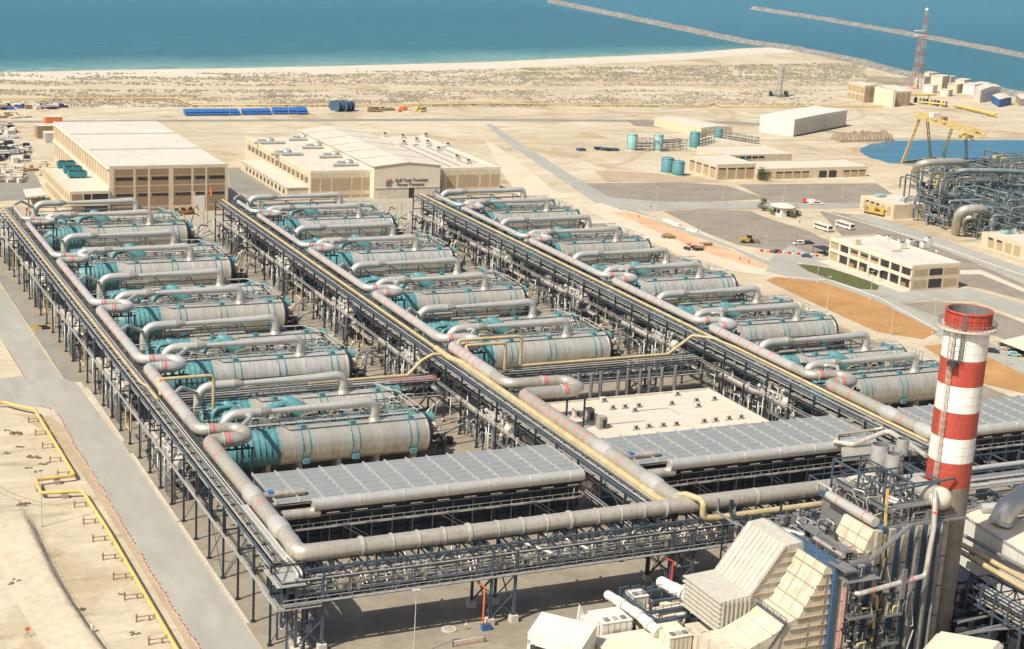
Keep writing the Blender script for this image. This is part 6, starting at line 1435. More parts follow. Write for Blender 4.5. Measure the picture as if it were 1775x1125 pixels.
# silencers
for k, (px, py, z, r, hh, lab) in enumerate(((1527, 770, 41, 1.75, 4.1, 'widest open grey silencer drum on the boiler roof, left of the three'), (1550, 786, 40, 1.5, 3.6, 'open grey silencer drum on the boiler roof, nearest of the three'), (1566, 760, 41, 1.2, 3.0, 'smallest open grey silencer drum on the boiler roof, right of the three'))):
    p = at(px, py, z); s_ = thing('silencer', lab, 'silencer', (p.x, p.y, z - hh), 0, 'open silencer drums on the boiler roof'); n_ = 24
    b = MB()
    for (r0, z0, r1, z1, c_) in ((r, z - hh, r, z, 0), (r, z, r - .12, z, 0), (r - .12, z, r - .12, z - hh + .5, 1)):
        b.cur = c_; vs = [(p.x + r0 * math.cos(6.2832 * q / n_), p.y + r0 * math.sin(6.2832 * q / n_), z0) for q in range(n_)] + [(p.x + r1 * math.cos(6.2832 * q / n_), p.y + r1 * math.sin(6.2832 * q / n_), z1) for q in range(n_)]
        b.add(vs, [(q, (q + 1) % n_, n_ + (q + 1) % n_, n_ + q) for q in range(n_)], True)
    b.cur = 1; b.add([(p.x + (r - .12) * math.cos(6.2832 * q / n_), p.y + (r - .12) * math.sin(6.2832 * q / n_), z - hh + .5) for q in range(n_)], [tuple(range(n_))])
    b.cur = 0; b.add([(p.x + r * math.cos(6.2832 * q / n_), p.y + r * math.sin(6.2832 * q / n_), z - hh) for q in range(n_)], [tuple(range(n_))])
    b.build('drum', ['silpaint', 'greysteel'] if False else ['galv', 'greysteel'], s_); MB().tube([(p.x, p.y, 31), (p.x, p.y, z - hh)], r * .45, 12).build('vent_pipe', 'galv', s_)
    f = MB(); [f.beam((p.x + dx, p.y + dy, 31), (p.x + dx, p.y + dy, z - hh + 1), .15) for dx in (-r, r) for dy in (-r, r)]; f.build('stand', 'bluesteel', s_)
# steam drum
d = thing('steam_drum', 'pale domed steam drum end pressed against the chimney', 'steam drum', (110, -59, 35.4))
b = MB(); b.tube([(113.3, -53, 35.4), (113.5, -59.6, 35.4)], 2.1, 24); b.build('shell', 'clad', d); MB().ball((113.5, -59.9, 35.4), 2.2, 24, 14).build('dome', 'conclt', d)
b = MB(); b.box(111, -60, 31, 112, -58, 33.4); b.build('saddle', 'greysteel', d)
# -- inlet duct (cream, blue frame)
t = thing('cream_inlet_duct', 'cream stepped inlet duct with blue edge frame, left of the boiler wall', 'duct', (84, -60, 0))
y0, y1 = -60.0, -49.8
b = MB(); b.xz([(78.0, 6), (91.4, 6), (91.4, 23.6), (89.6, 24.6), (88.4, 21.6), (84.6, 15.2), (81.6, 14.2), (78.0, 9)], y0 + .8, y1); b.build('body', 'ductcream', t)
MB().box(91.0, y0 - .2, 0, 92.0, y1 + .6, 25.4).build('blue_frame', 'bluewall', t)
b = MB()
for k in range(5):
    for (xa, za, xb, zb) in ((84.7, 15.35, 88.4, 21.75), (88.45, 21.8, 89.6, 24.65)): y_ = y0 + 1.5 + k * 1.9; b.beam((xa, y_, za), (xb, y_, zb), .05)
b.each('panel_seam', 'ribtan', t)
b = MB()
for (x, z) in ((88.9, 23.2), (87.6, 20.4), (85.8, 17.3), (84.0, 15.1)): b.beam((x, y0 + .7, z), (x, y1 + .1, z), .16)
for q in range(1, 3): y = y0 + .8 + (y1 - y0 - .8) * q / 3; b.beam((88.4, y, 21.7), (84.6, y, 15.3), .12); b.beam((89.6, y, 24.7), (88.4, y, 21.7), .12)
b.each('stiffener', 'ribtan', t)
b = MB()
for i in range(9): z = 7 + i * 2; x0 = 79 + (z - 7) * .62; b.box(min(x0, 89.8), y0 + .45, z, 91.2, y0 + .8, z + .2)
for x in (86.5, 89.6): b.box(x, y0 + .5, 6, x + .2, y0 + .75, 14 if x < 87 else 23)
b.each('side_stiffener', 'ribtan', t)
b = MB(); b.beam((81.6, y0 + .3, 14.6), (81.6, y1 + .3, 14.6), .4); b.beam((81.6, y0 + .3, 15.6), (81.6, y1 + .3, 15.6), .12)
for i in range(6): b.beam((81.6, y0 + .3 + i * 2, 14.5), (81.6, y0 + .3 + i * 2, 15.6), .1)
b.beam((78, y0 + .5, 9.5), (81.6, y0 + .5, 14.4), .3); b.beam((78, y1, 9.5), (81.6, y1, 14.4), .3)
b.build('edge_rail', 'bluesteel', t)
MB().xz([(70, 3), (79, 3), (81.3, 13.9), (79, 12.6), (74, 10.6), (70, 10.2)], y0 + .5, y1 - .3).build('lower_transition', 'ductcream', t)
b = MB(); 
for x, z in ((73, 10.6), (76, 11.5), (79, 12.8)): b.beam((x, y0 + .4, z), (x, y1 - .2, z), .2)
b.each('lower_stiffener', 'conclt', t)
b = MB(); [b.box(x - .3, y - .3, 0, x + .3, y + .3, 6) for x in (80, 90) for y in (-59, -51)]; b.build('leg', 'navy', t)
# -- corrugated grey duct
t = thing('corrugated_duct', 'pale grey corrugated duct rising in a slope, left of the cream duct', 'duct', (80, -50, 0))
y0, y1 = -50.0, -37.2
low = [(73.8, 9.5), (80.2, 9.5), (80.2, 16.2), (73.8, 15.8)]; tall = [(80.2, 9.5), (92.0, 9.5), (92.0, 25.0), (90.4, 25.6), (86.9, 25.3), (80.2, 16.3)]
MB().xz(low, y0, y1).build('low_box', 'duct', t); MB().xz(tall, y0 + .01, y1 - .01).build('sloping_duct', 'duct', t)
b = MB()
for i in range(7): z = 9.8 + i * .95; b.box(73.35, y0 - .3, z, 73.8, y1 + .3, z + .28)
for i in range(7): x = 74.0 + i * .95; b.box(x, y0 - .42, 9.5, x + .34, y0, 15.9)
for i in range(10): x = 74.0 + i * .62; b.beam((x, y0 - .1, 15.84 + i * .03), (x, y1 + .1, 15.84 + i * .03), .16, .1)
b.build('corrugation', 'duct', t)
b = MB()
for i in range(10):
    y = y0 + .3 + i * (y1 - y0 - .6) / 9; b.beam((80.1, y, 16.32), (86.8, y, 25.32), .14, .12)
b.each('slope_rib', 'duct', t)
b = MB()
for i in range(8):
    z = 10.6 + i * 1.9
    if z < 25: x0 = 80.3 + max(0, (z - 16.3) / 9.0 * 6.7); b.box(x0, y0 - .3, z, 89.4, y0, z + .14)
b.box(89.4, y0 - .32, 9.5, 89.7, y0, 24.6); b.beam((80.2, y0 - .15, 16.3), (86.9, y0 - .15, 25.3), .25); b.box(80.1, y0 - .3, 9.5, 80.4, y0, 16.3)
b.each('side_rib', 'ribtan', t)
b = MB()
for x in (74.5, 80, 86, 91):
    for y in (-49.5, -38): b.box(x - .3, y - .3, 0, x + .3, y + .3, 9.5)
b.box(73.4, -50.3, 8.6, 92.2, -49.6, 9.3); b.box(73.4, -38, 8.6, 92.2, -37.4, 9.3); b.build('support_frame', 'navy', t)
tag(MB().tube(fillet([(84, -51.2, 8.8), (89, -51.4, 8.2), (89, -51.4, 2)], 1.2), .9, 12).build('elbow_pipe', 'white'), 'white bent pipe under the grey corrugated duct', 'pipe')
t = thing('grey_process_pipe', 'silver pipe with a red ring lying along the top of the boiler edge frame', 'pipe', (93, -60, 26)); MB().tube([(93.0, -59.5, 26.4), (93.0, -50.5, 26.4)], .55, 12).build('pipe_run', 'clad', t); MB().ring((93, -53, 26.4), (0, 1, 0), .6, .25).build('red_band', 'red', t)
for y in (-58.6, -55, -51.6): MB().box(92.7, y - .2, 24.7, 93.3, y + .2, 25.9).build('saddle', 'greysteel', t)
# messy pipework between near rack and boiler
t = thing('valve_station', 'tangle of grey pipes and platforms between the near rack and the boiler', 'pipework', (95, -30, 0)); rnd = random.Random(77)
b = MB()
for x in (93, 100, 107, 114):
    for y in (-40, -30, -20): b.beam((x, y, 0), (x, y, 18.5), .3)
    for z in (7, 12, 18): b.beam((x, -40, z), (x, -20, z), .24)
for y in (-40, -30, -20):
    for z in (7, 12, 18): b.beam((93, y, z), (114, y, z), .24)
b.build('steel_frame', 'navy', t)
b = MB(); b.box(94, -39.5, 17.4, 113, -29, 17.5); b.box(94, -39.5, 11.8, 113, -22, 11.9); b.build('floor_grating', 'greysteel', t)
for k in range(44):
    a = Vector((rnd.uniform(93, 112), rnd.uniform(-39, -21), rnd.uniform(9, 18.5))); ln = rnd.uniform(4, 12); ax = rnd.random() < .5
    MB().tube(fillet([a, a + (Vector((ln, 0, 0)) if ax else Vector((0, ln * .8, 0))), a + (Vector((ln, 0, -4)) if ax else Vector((0, ln * .8, 3)))], .6, 3), rnd.uniform(.12, .42), 8).build('pipe', rnd.choice(('clad2', 'greysteel', 'galv', 'navy', 'clad')), t)
b = MB()
for k in range(60): x, y, z = rnd.uniform(93, 113), rnd.uniform(-39, -21), rnd.choice((12, 17.5)); s_ = rnd.uniform(.3, 1.1); b.box(x, y, z, x + s_, y + s_, z + s_ * 1.4)
b.each('valve_block', 'greysteel', t)
MB().tube([(99, -26, 18.6), (107, -38, 18.6)], .7, 12).build('silver_main', 'clad', t)
MB().box(104, -35, 17.5, 106.5, -32.5, 20).build('cream_box', 'ductcream', t)
# pipes crossing from rack to boiler, u-bends over the middle cooler
t = thing('silver_branch_pipe', 'bent silver pipe lying on the middle cooler roof and dropping behind the silencers', 'pipe', (150, 20, 15))
q = [at(*a) for a in ((1445, 766, 15.6), (1480, 770, 15.6), (1540, 746, 18.5), (1575, 768, 18.5), (1605, 790, 18.5))]
MB().tube(fillet(q, 1.6), .62, 12).build('pipe_run', 'clad', t); q = [at(*a) for a in ((1450, 760, 15.8), (1452, 753, 15.8), (1515, 745, 16.4), (1530, 742, 17))]; MB().tube(fillet(q, 1.0), .42, 10).build('pipe_run', 'clad2', t)
# -- gas turbine yard
t = thing('turbine_shelter', 'bright white flat-topped shelter with dark open side in the bottom foreground', 'shelter', tuple(at(975, 1110, 0)))
z = 9.2; A, B, C, D = at(939, 1060, z), at(915, 1096, z - .8), at(1009, 1124, z - .8), at(1035, 1083, z)
b = MB(); b.add([A, B, C, D, A - Vector((0, 0, .5)), B - Vector((0, 0, .5)), C - Vector((0, 0, .5)), D - Vector((0, 0, .5))], [(0, 1, 2, 3), (7, 6, 5, 4), (0, 4, 5, 1), (1, 5, 6, 2), (2, 6, 7, 3), (3, 7, 4, 0)]); b.build('roof', 'white', t)
gz = lambda v, z: Vector((v.x, v.y, z))
b = MB(); u = (C - B)
b.add([gz(C, z - 1.3), gz(D, z - .5), gz(D, 0), gz(C, 0)], [(0, 1, 2, 3)]); b.add([gz(A, z - .5), gz(B, z - 1.3), gz(B, 0), gz(A, 0)], [(0, 1, 2, 3)]); b.add([gz(D, z - .5), gz(A, z - .5), gz(A, 0), gz(D, 0)], [(0, 1, 2, 3)])
b.add([gz(B, z - 1.3), gz(C, z - 1.3), gz(C, z - 3), gz(B, z - 3)], [(0, 1, 2, 3)]); b.add([gz(B, 7), gz(B + u * .06, 7), gz(B + u * .06, 0), gz(B, 0)], [(0, 1, 2, 3)]); b.build('wall', 'white', t)
b = MB(); nrm = Vector((u.y, -u.x, 0)).normalized()
for i in range(5): q = B + u * (.3 + .11 * i) + nrm * -1.0; b.tube([gz(q, 4.9), gz(q + nrm * 1.6, 3.2)], .55, 10)
b.each('filter_bag', 'ductcream', t); MB().beam(gz(B + u * .12, 0), gz(B + u * .12, 6.4), .3).build('post', 'bluesteel', t)
def boxthing(name, lab, cat, x0, y0, z0, x1, y1, z1, m, grp=None, extra=None):
    t = thing(name, lab, cat, (x0, y0, 0), 0, grp); MB().box(x0, y0, z0, x1, y1, z1).build('casing', m, t)
    b = MB(); b.box(x0 - .12, y0 - .12, z1, x1 + .12, y1 + .12, z1 + .12); b.build('lid', m, t)
    if z0 > .5: b = MB(); [b.box(x - .2, y - .2, 0, x + .2, y + .2, z0) for x in (x0 + .4, x1 - .4) for y in (y0 + .4, y1 - .4)]; b.build('leg', 'bluesteel', t)
    for q in range(3):
        f = MB(); f.box(x0 + (x1 - x0) * (.15 + .28 * q), y0 + .6, z1 + .12, x0 + (x1 - x0) * (.15 + .28 * q) + .9, y0 + 1.7, z1 + .5); f.build('roof_vent', 'galv' if q % 2 else 'greysteel', t)
    f = MB()
    for q in range(1, 5): xx = x0 + (x1 - x0) * q / 5; f.box(xx - .05, y0 - .08, z0, xx + .05, y0, z1)
    for q in range(1, 4): yy = y0 + (y1 - y0) * q / 4; f.box(x0 - .08, yy - .05, z0, x0, yy + .05, z1)
    f.each('panel_seam', 'ribtan', t)
    MB().box(x0 + (x1 - x0) * .35, y0 - .06, z0 + .4, x0 + (x1 - x0) * .6, y0, min(z1 - .4, z0 + 2.6)).build('door', 'galv', t)
    return t
t = boxthing('turbine_enclosure', 'white boxy enclosure with angular upstand behind the white shelter', 'enclosure', 57.4, -35.4, 3.2, 63.8, -29.4, 7.2, 'white')
b = MB(); b.prism([(55.2, -33), (57.2, -34.5), (57.4, -29.4), (55.6, -28.8)], 4, 6.8); b.xz([(55, 5), (57.4, 5), (55.4, 9)], -29.8, -29.2); b.build('angled_hood', 'white', t)
boxthing('turbine_enclosure', 'low cream enclosure roof right of the white shelter at the bottom edge', 'enclosure', 54.5, -47, 0, 66.5, -36.2, 5.2, 'creamlt')
boxthing('turbine_enclosure', 'tall cream-white enclosure between the blue framed pit and the bottom edge', 'enclosure', 66.8, -44.6, 0, 71.6, -36.4, 7.0, 'creamlt')
boxthing('turbine_enclosure', 'orange-cream flat cover panel at the bottom edge below the blue framed pit', 'enclosure', 72.0, -47.5, 0, 77.4, -41.2, 7.6, 'ductcream')
boxthing('turbine_enclosure', 'small cream box with a diagonal brace below the corrugated duct', 'enclosure', 78.2, -46.2, 2, 81.8, -41, 7.6, 'duct')
boxthing('turbine_enclosure', 'small white box beside the white sloping exhaust pipe', 'enclosure', 67.8, -28.6, 2, 71.2, -25.2, 8.2, 'white')
for (a, c_, r, lab) in (((64.4, -24.6, 7.6), (65.8, -35.6, 7.6), .95, 'fat white pipe sloping towards the camera beside the white enclosure'), ((65.8, -36.0, 7.4), (66.8, -40.6, 6.4), 1.05, 'short fat white pipe with open end over the cream enclosure'),
                        ((77.0, -23.8, 8.2), (79.8, -37.4, 8.2), 1.25, 'fattest white segmented pipe beside the corrugated duct')):
    t = thing('white_pipe', lab, 'pipe', a); a = Vector(a); c_ = Vector(c_); n_ = 4
    for i in range(n_): p, q = a.lerp(c_, i / n_), a.lerp(c_, (i + .92) / n_); MB().tube([p, q], r * (1.12 if i % 2 else 1), 16).build('segment', 'white', t)
    MB().ball(a, r, 14, 8).build('end_cap', 'white', t); b = MB(); [b.box(*(a.lerp(c_, f)[:2]), 0, a.lerp(c_, f).x + .4, a.lerp(c_, f).y + .4, a.z - r) for f in (.2, .8)]; b.build('post', 'bluesteel', t)
t = thing('pipe_pit', 'blue steel framed pit full of pale machinery in the turbine yard', 'machinery', (67, -40, 0)); b = MB()
for (p, q) in (((67.5, -38, 7.6), (80, -38, 7.6)), ((67.5, -25.5, 7.6), (76.5, -25.5, 7.6)), ((67.5, -38, 7.6), (67.5, -25.5, 7.6)), ((78.4, -38, 7.6), (76.5, -25.5, 7.6)), ((67.5, -34.4, 7.6), (78.5, -34.4, 7.6)), ((71.5, -30, 7.6), (77.5, -30, 7.6))):
    b.beam(p, q, .7, .5); b.beam(Vector(p) + Vector((0, 0, 1.1)), Vector(q) + Vector((0, 0, 1.1)), .09)
    for i in range(7): s_ = Vector(p).lerp(Vector(q), i / 6); b.beam(s_, s_ + Vector((0, 0, 1.1)), .08)
b.build('frame', 'bluesteel', t); rnd = random.Random(13)
b = MB()
for i in range(40): x, y = rnd.uniform(68, 77), rnd.uniform(-37.5, -26); s_ = rnd.uniform(.5, 1.6); b.rbox(x, y, 2, s_, s_ * rnd.uniform(.5, 1.6), rnd.uniform(2.5, 5.2), rnd.random())
b.each('pale_machine', 'creamlt', t)
for i in range(7): y = -37 + i * 1.0; MB().tube([(71, y, 6.6), (77.5, y + .6, 6.6)], .28, 8).build('pale_tube', 'creamlt', t)
MB().box(67.5, -38, 0.1, 78, -25.5, 2.2).build('plinth', 'conclt', t)
b = MB()
for i in range(14): x, y = rnd.uniform(68, 80), rnd.uniform(-25, -19); b.tube([(x, y, 0), (x, y, rnd.uniform(3, 8))], .22, 6); b.box(x, y, rnd.uniform(2, 6), x + rnd.uniform(1, 3), y + .4, 6.4)
tag(b.build('blue_pipework', 'bluesteel'), 'blue steel pipework in the shadow behind the framed pit', 'pipework')
t = thing('yard_platform', 'grey pipe and rail platform below the corrugated duct', 'platform', (80, -56, 0)); b = MB()
for i in range(5): b.tube([(76 + i * .8, -57, 4 + i * .5), (86, -52, 4.2 + i * .5)], .3, 8)
for x in (75, 80, 85): b.box(x, -56, 0, x + .35, -55.6, 8.4)
b.build('pipe', 'clad2', t); MB().tube(fillet([(73.2, -49.5, 7.3), (76, -50.8, 6.6), (80.5, -48.5, 7.2)], 1), .5, 10).build('white_pipe_bend', 'white', t)
# white turbine hall behind chimney
t = thing('turbine_hall', 'white boxy turbine building right of the chimney with a fat silver duct on its roof', 'building', (140, -60, 0))
A, B, C = at(1722, 872, 19), at(1668, 893, 19), at(1830, 1000, 19); A = Vector((150, -30, 0)); B = Vector((139.2, -38.5, 0))
q0, q1, q2 = at(1665, 893, 20), at(1722, 873, 20), at(1810, 985, 20); q3 = q1 + q2 - q0
MB().add([gz(v, z_) for z_ in (0, 9.8) for v in (q0 + Vector((.4, .4, 0)), q1 + Vector((-.4, .4, 0)), q3 + Vector((-.4, .4, 0)), q2 + Vector((.4, .4, 0)))], [(0, 1, 5, 4), (1, 2, 6, 5), (2, 3, 7, 6), (3, 0, 4, 7)]).build('dark_lower_wall', 'navy', t)  # lower hall walls coloured dark
b = MB(); b.add([gz(q0, 9.8), gz(q1, 9.8), gz(q3, 9.8), gz(q2, 9.8), gz(q0, 20), gz(q1, 20), gz(q3, 20), gz(q2, 20)], [(0, 1, 5, 4), (1, 2, 6, 5), (2, 3, 7, 6), (3, 0, 4, 7)]); b.build('wall', 'white', t)
b = MB(); b.add([gz(q0, 20.01), gz(q1, 20.01), gz(q3, 20.01), gz(q2, 20.01)], [(0, 1, 2, 3)]); b.build('roof', 'creamlt', t)
b = MB(); b.beam(gz(q0, 20.3), gz(q2, 20.3), .35); b.beam(gz(q0, 20.3), gz(q1, 20.3), .3); b.build('coping', 'galv', t)
u = q2 - q0; n_ = Vector((u.y, -u.x, 0)).normalized(); n_ = n_ if n_.dot(Vector((CAM[0], CAM[1], 0)) - q0) > 0 else -n_
p = q0 + u * .16; b = MB(); b.add([gz(p + n_ * .1, 12.5), gz(p + u * .07 + n_ * .1, 12.5), gz(p + u * .07 + n_ * .1, 15), gz(p + n_ * .1, 15)], [(0, 1, 2, 3)]); b.build('opening', 'glass', t)
p = at(1700, 888, 20); MB().tube([p + Vector((0, 0, .9)), p + Vector((3.2, -1.4, 1.2))], 1.1, 14).build('vent_hood', 'galv', t); p = at(1728, 888, 20); MB().rbox(p.x, p.y, 20, 6, 2.2, .8, -.5).build('roof_hatch', 'ochre', t)
t = thing('silver_duct', 'short fat shiny duct leaning over the white turbine building roof', 'duct', tuple(at(1745, 905, 20)))
p = at(1733, 908, 20.5); MB().tube(fillet([p, p + Vector((1, 0, 3)), p + Vector((10, 2.5, 5.5)), p + Vector((24, 6, 5.5))], 2.5), 2.3, 24).build('duct_run', 'silver', t); MB().ring(p + Vector((.2, 0, .6)), (.2, 0, 1), 2.5, .5, 24).build('collar', 'galv', t)
# double yellow pipe, dark rack bottom right
t = thing('yellow_pipe', 'pair of thick yellow pipes running out of the right edge below the white turbine building', 'pipe', tuple(at(1700, 990, 10)))
for (a, c_) in (((1655, 950), (1830, 1052)), ((1660, 940), (1835, 1038))): MB().tube([at(*a, 17), at(*c_, 17)], .55, 12).build('pipe_run', 'beigepipe', t)
MB().tube([at(1665, 925, 18), at(1840, 1020, 18)], .4, 10).build('grey_pipe_run', 'greysteel', t)
p0, p1 = at(1680, 1002, 15), at(1850, 1100, 15)
t = thing('pipe_rack', 'short blue truss rack in the bottom right corner', 'pipe rack', tuple(p0)); u = (p1 - p0); n_ = Vector((-u.y, u.x, 0)).normalized() * 5; k = 7
for s_ in (0, 1):
    b = MB()
    for z in (10.5, 15): b.beam(gz(p0 + n_ * s_, z), gz(p1 + n_ * s_, z), .3)
    for i in range(k): a, c_ = p0 + u * i / k + n_ * s_, p0 + u * (i + 1) / k + n_ * s_; b.beam(gz(a, 10.5), gz(a, 15), .3); b.beam(gz(a, 10.5 if i % 2 else 15), gz(c_, 15 if i % 2 else 10.5), .22)
    b.build('side_truss', 'bluesteel', t)
b = MB(); [b.beam(gz(p0 + u * i / k, z), gz(p0 + u * i / k + n_, z), .22) for i in range(k) for z in (10.5, 15)]; b.build('cross_beam', 'navy', t)
for i in (0, 2, 4): 
    for s_ in (0, 1): MB().beam(gz(p0 + u * i / k + n_ * s_, 0), gz(p0 + u * i / k + n_ * s_, 10.5), .35).build('column', 'bluesteel', t)
for i in range(7): MB().tube([gz(p0 + n_ * (.1 + i * .12), 11.4 + (i % 2) * 1.8), gz(p1 + n_ * (.1 + i * .12), 11.4 + (i % 2) * 1.8)], .22, 8).build('pipe', ('clad2', 'galv')[i % 2], t)
t = thing('cream_hood', 'cream pyramid-topped hood at the bottom edge in front of the chimney', 'hood', tuple(at(1660, 1120, 14)))
a = [at(1590, 1140, 14), at(1700, 1175, 14), at(1740, 1120, 14), at(1625, 1100, 14)]
b = MB(); c_ = [v.lerp(sum(a, Vector()) / 4, .14) + Vector((0, 0, 1.2)) for v in a]; b.add([gz(v, 0) for v in a] + a + c_, [(i, (i + 1) % 4, 4 + (i + 1) % 4, 4 + i) for i in range(4)] + [(4 + i, 4 + (i + 1) % 4, 8 + (i + 1) % 4, 8 + i) for i in range(4)] + [(8, 9, 10, 11)]); b.build('casing', 'creamlt', t)
b = MB(); b.beam(a[0] + Vector((0, 0, .1)), a[3] + Vector((0, 0, .1)), .25); b.beam(a[0] + Vector((0, 0, .1)), a[1] + Vector((0, 0, .1)), .25); b.build('edge_trim', 'conclt', t)
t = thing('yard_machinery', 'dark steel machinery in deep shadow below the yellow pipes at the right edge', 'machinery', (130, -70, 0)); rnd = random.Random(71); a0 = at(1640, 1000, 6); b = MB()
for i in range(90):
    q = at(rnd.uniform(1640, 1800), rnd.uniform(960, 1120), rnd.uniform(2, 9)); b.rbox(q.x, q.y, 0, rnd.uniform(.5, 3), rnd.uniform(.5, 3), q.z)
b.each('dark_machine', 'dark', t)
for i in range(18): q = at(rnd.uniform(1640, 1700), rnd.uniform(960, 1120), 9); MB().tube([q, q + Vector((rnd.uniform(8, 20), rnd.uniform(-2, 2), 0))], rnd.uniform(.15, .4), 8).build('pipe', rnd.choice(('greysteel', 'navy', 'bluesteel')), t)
# dark works between chimney and right cooler
t = thing('steel_structure', 'blue steel gangways and grey pipes right of the chimney below the right cooler', 'steelwork', (135, -20, 0)); rnd = random.Random(55); b = MB()
for x in range(136, 200, 9):
    for y in (-24, -12, 0, 10): b.beam((x, y, 0), (x, y, 13), .32)
    for z in (7, 12.8): b.beam((x, -24, z), (x, 10, z), .26); b.beam((x, -24, 7), (x, -12, 12.8), .16)
for y in (-24, -12, 0, 10):
    for z in (7, 12.8): b.beam((136, y, z), (199, y, z), .26)
b.build('steel_frame', 'bluesteel', t)
b = MB(); b.box(136, -24, 12.9, 199, -21, 13.0); b.box(150, -6, 12.9, 199, -2, 13.0); b.build('gangway', 'greysteel', t)
for i in range(16): y = rnd.uniform(-23, 9); z = rnd.choice((7.6, 13.4, 10)); MB().tube([(rnd.uniform(128, 150), y, z), (199, y, z)], rnd.uniform(.15, .7), 10).build('pipe', rnd.choice(('clad', 'greysteel', 'clad2', 'galv')), t)
b = MB()
for i in range(70): x, y, z = rnd.uniform(130, 199), rnd.uniform(-23, 9), rnd.choice((0, 7, 7)); s_ = rnd.uniform(.5, 2); b.box(x, y, z, x + s_, y + s_, z + s_ * 1.3)
b.each('machine_block', 'greysteel', t)
t = thing('flat_duct', 'broad pale flat duct roof right of the chimney, in front of the right cooler', 'duct', (150, 12, 14)); b = MB(); b.prism([(148, 14), (176, 12), (178, 19), (152, 20)], 13.6, 14.8); b.build('duct_top', 'clad2', t); MB().tube([(141, 2, 13), (150, 4, 13)], 1.6, 16).build('round_end', 'conclt', t)
MB().prism([(150, 14.5), (151, 14.5), (151, 15.5), (150, 15.5)], 0, 13.6).build('post', 'navy', t)
# ================================================================ pipe jungle at the right edge
rnd = random.Random(88)
mods = []
for gy in range(5):
    for gx in range(5):
        y0 = 262 + gy * 34 - gx * 3; x0 = 420 + gx * 36 + max(0, 262 + gy * 34 + 28 - 338) * 1.05
        mods.append((x0, y0))
jm = []
for v in range(3):                                # three kinds of module, copied below
    rnd = random.Random(100 + v); t = thing('process_module', '', 'process unit', (0, 0, 0), 0, 'steel process modules of the pipe jungle'); b = MB(); H_ = (15, 18, 12)[v]
    for x in range(0, 31, 6):
        for y in (0, 10, 20, 28): b.beam((x, y, 0), (x, y, H_ * rnd.uniform(.6, 1.05)), .4)
        for z in (5, 10, H_ - 1): b.beam((x, 0, z), (x, 28, z), .3)
    for y in (0, 10, 20, 28):
        for z in (5, 10, H_ - 1): b.beam((0, y, z), (30, y, z), .3)
        b.beam((0, y, 0), (6, y, 5), .25); b.beam((12, y, 5), (18, y, 10), .25); b.beam((24, y, 0), (30, y, 5), .25)
    b.build('steel_frame', 'jungle', t)
    for i in range(20):
        a = Vector((rnd.uniform(-2, 20), rnd.uniform(0, 26), rnd.uniform(2, H_ + 1))); ln = rnd.uniform(8, 24); ax = rnd.random() < .55; d_ = Vector((ln, 0, 0)) if ax else Vector((0, ln * .8, 0))
        MB().tube(fillet([a - Vector((0, 0, rnd.uniform(1, a.z))), a, a + d_, a + d_ - Vector((0, 0, rnd.uniform(1, a.z)))], 1.0, 3), rnd.uniform(.25, .75), 7).build('pipe', rnd.choice(('jungle', 'jungle', 'clad2', 'greysteel', 'tealgrey')), t)
    for i in range(5):
        x, y = rnd.uniform(2, 28), rnd.uniform(2, 26); r = rnd.uniform(1, 2.2); hh = rnd.uniform(4, H_ - 3); MB().tube([(x, y, 1), (x, y, hh), (x, y, hh + r * .5)], [r, r, r * .4], 12).build('vessel', rnd.choice(('tealgrey', 'greysteel', 'dark', 'clad2')), t)
    b = MB()
    for i in range(40): x, y, z = rnd.uniform(0, 29), rnd.uniform(0, 27), rnd.choice((0, 5, 10)); s_ = rnd.uniform(.6, 2.4); b.box(x, y, z, x + s_, y + s_, z + s_)
    b.each('equipment_box', 'dark', t); b = MB()
    for z in (5.2, 10.2): x = rnd.uniform(0, 12); b.box(x, 2, z, x + 14, 8, z + .15); b.box(x, 2, z + 1.1, x + 14, 2.1, z + 1.2)
    b.build('grating', 'tealgrey', t); jm.append(t)
for i, (x, y) in enumerate(mods):
    v = i % 3; o = jm[v] if i < 3 else dup(jm[v]); o.location = (x, y, 0)
    o['label'] = 'steel frame packed with pipes, %s bay of the %s rank of the pipe jungle' % (NTH[i % 5], ORD[i // 5])
def bigpipe(label, pts, r, m='clad2'):
    q = [at(*a) for a in pts]; t = thing('large_pipe', label, 'pipe', tuple(q[0])); MB().tube(fillet(q, r * 3.2), r, 14).build('pipe_run', m, t)
    a = q[1].lerp(q[2], .5); MB().ring(a, q[2] - q[1], r + .15, .4, 14).build('flange', 'galv', t)
bigpipe('large arched grey pipe over the back of the pipe jungle near the crane', ((1588, 312, 6), (1588, 282, 20), (1668, 280, 20), (1680, 300, 12)), 1.9)
bigpipe('second tall arched pipe in the middle of the pipe jungle', ((1658, 330, 5), (1658, 295, 20), (1740, 296, 20), (1800, 300, 19)), 1.2, 'tealgrey')
bigpipe('large pale elbow pipe at the front of the pipe jungle', ((1656, 404, 1), (1662, 362, 14), (1705, 362, 14), (1712, 380, 8)), 2.0)
bigpipe('pale elbow pipe just right of the large elbow at the front of the jungle', ((1671, 402, 1), (1672, 376, 9), (1715, 378, 9), (1720, 390, 6)), 1.0)
for i, (px, py) in enumerate(((1620, 301), (1633, 306), (1665, 300), (1672, 310), (1730, 272), (1742, 276), (1768, 284), (1655, 296))):
    p = at(px, py, 13); t = thing('yellow_hoist', 'small faded yellow hoist frame above the pipe jungle, %s from the left' % NTH[(0, 1, 3, 4, 5, 6, 7, 2)[i]], 'hoist', tuple(p), 0, 'yellow hoists over the pipe jungle')
    MB().rbox(p.x, p.y, 12.5, 7, 2.0, 1.4, .2).build('beam', 'yellowcrane', t); b = MB(); [b.beam((p.x + dx, p.y, 4), (p.x + dx, p.y, 13), .5) for dx in (-3, 3)]; b.build('post', 'yellowcrane', t)
rnd = random.Random(3)
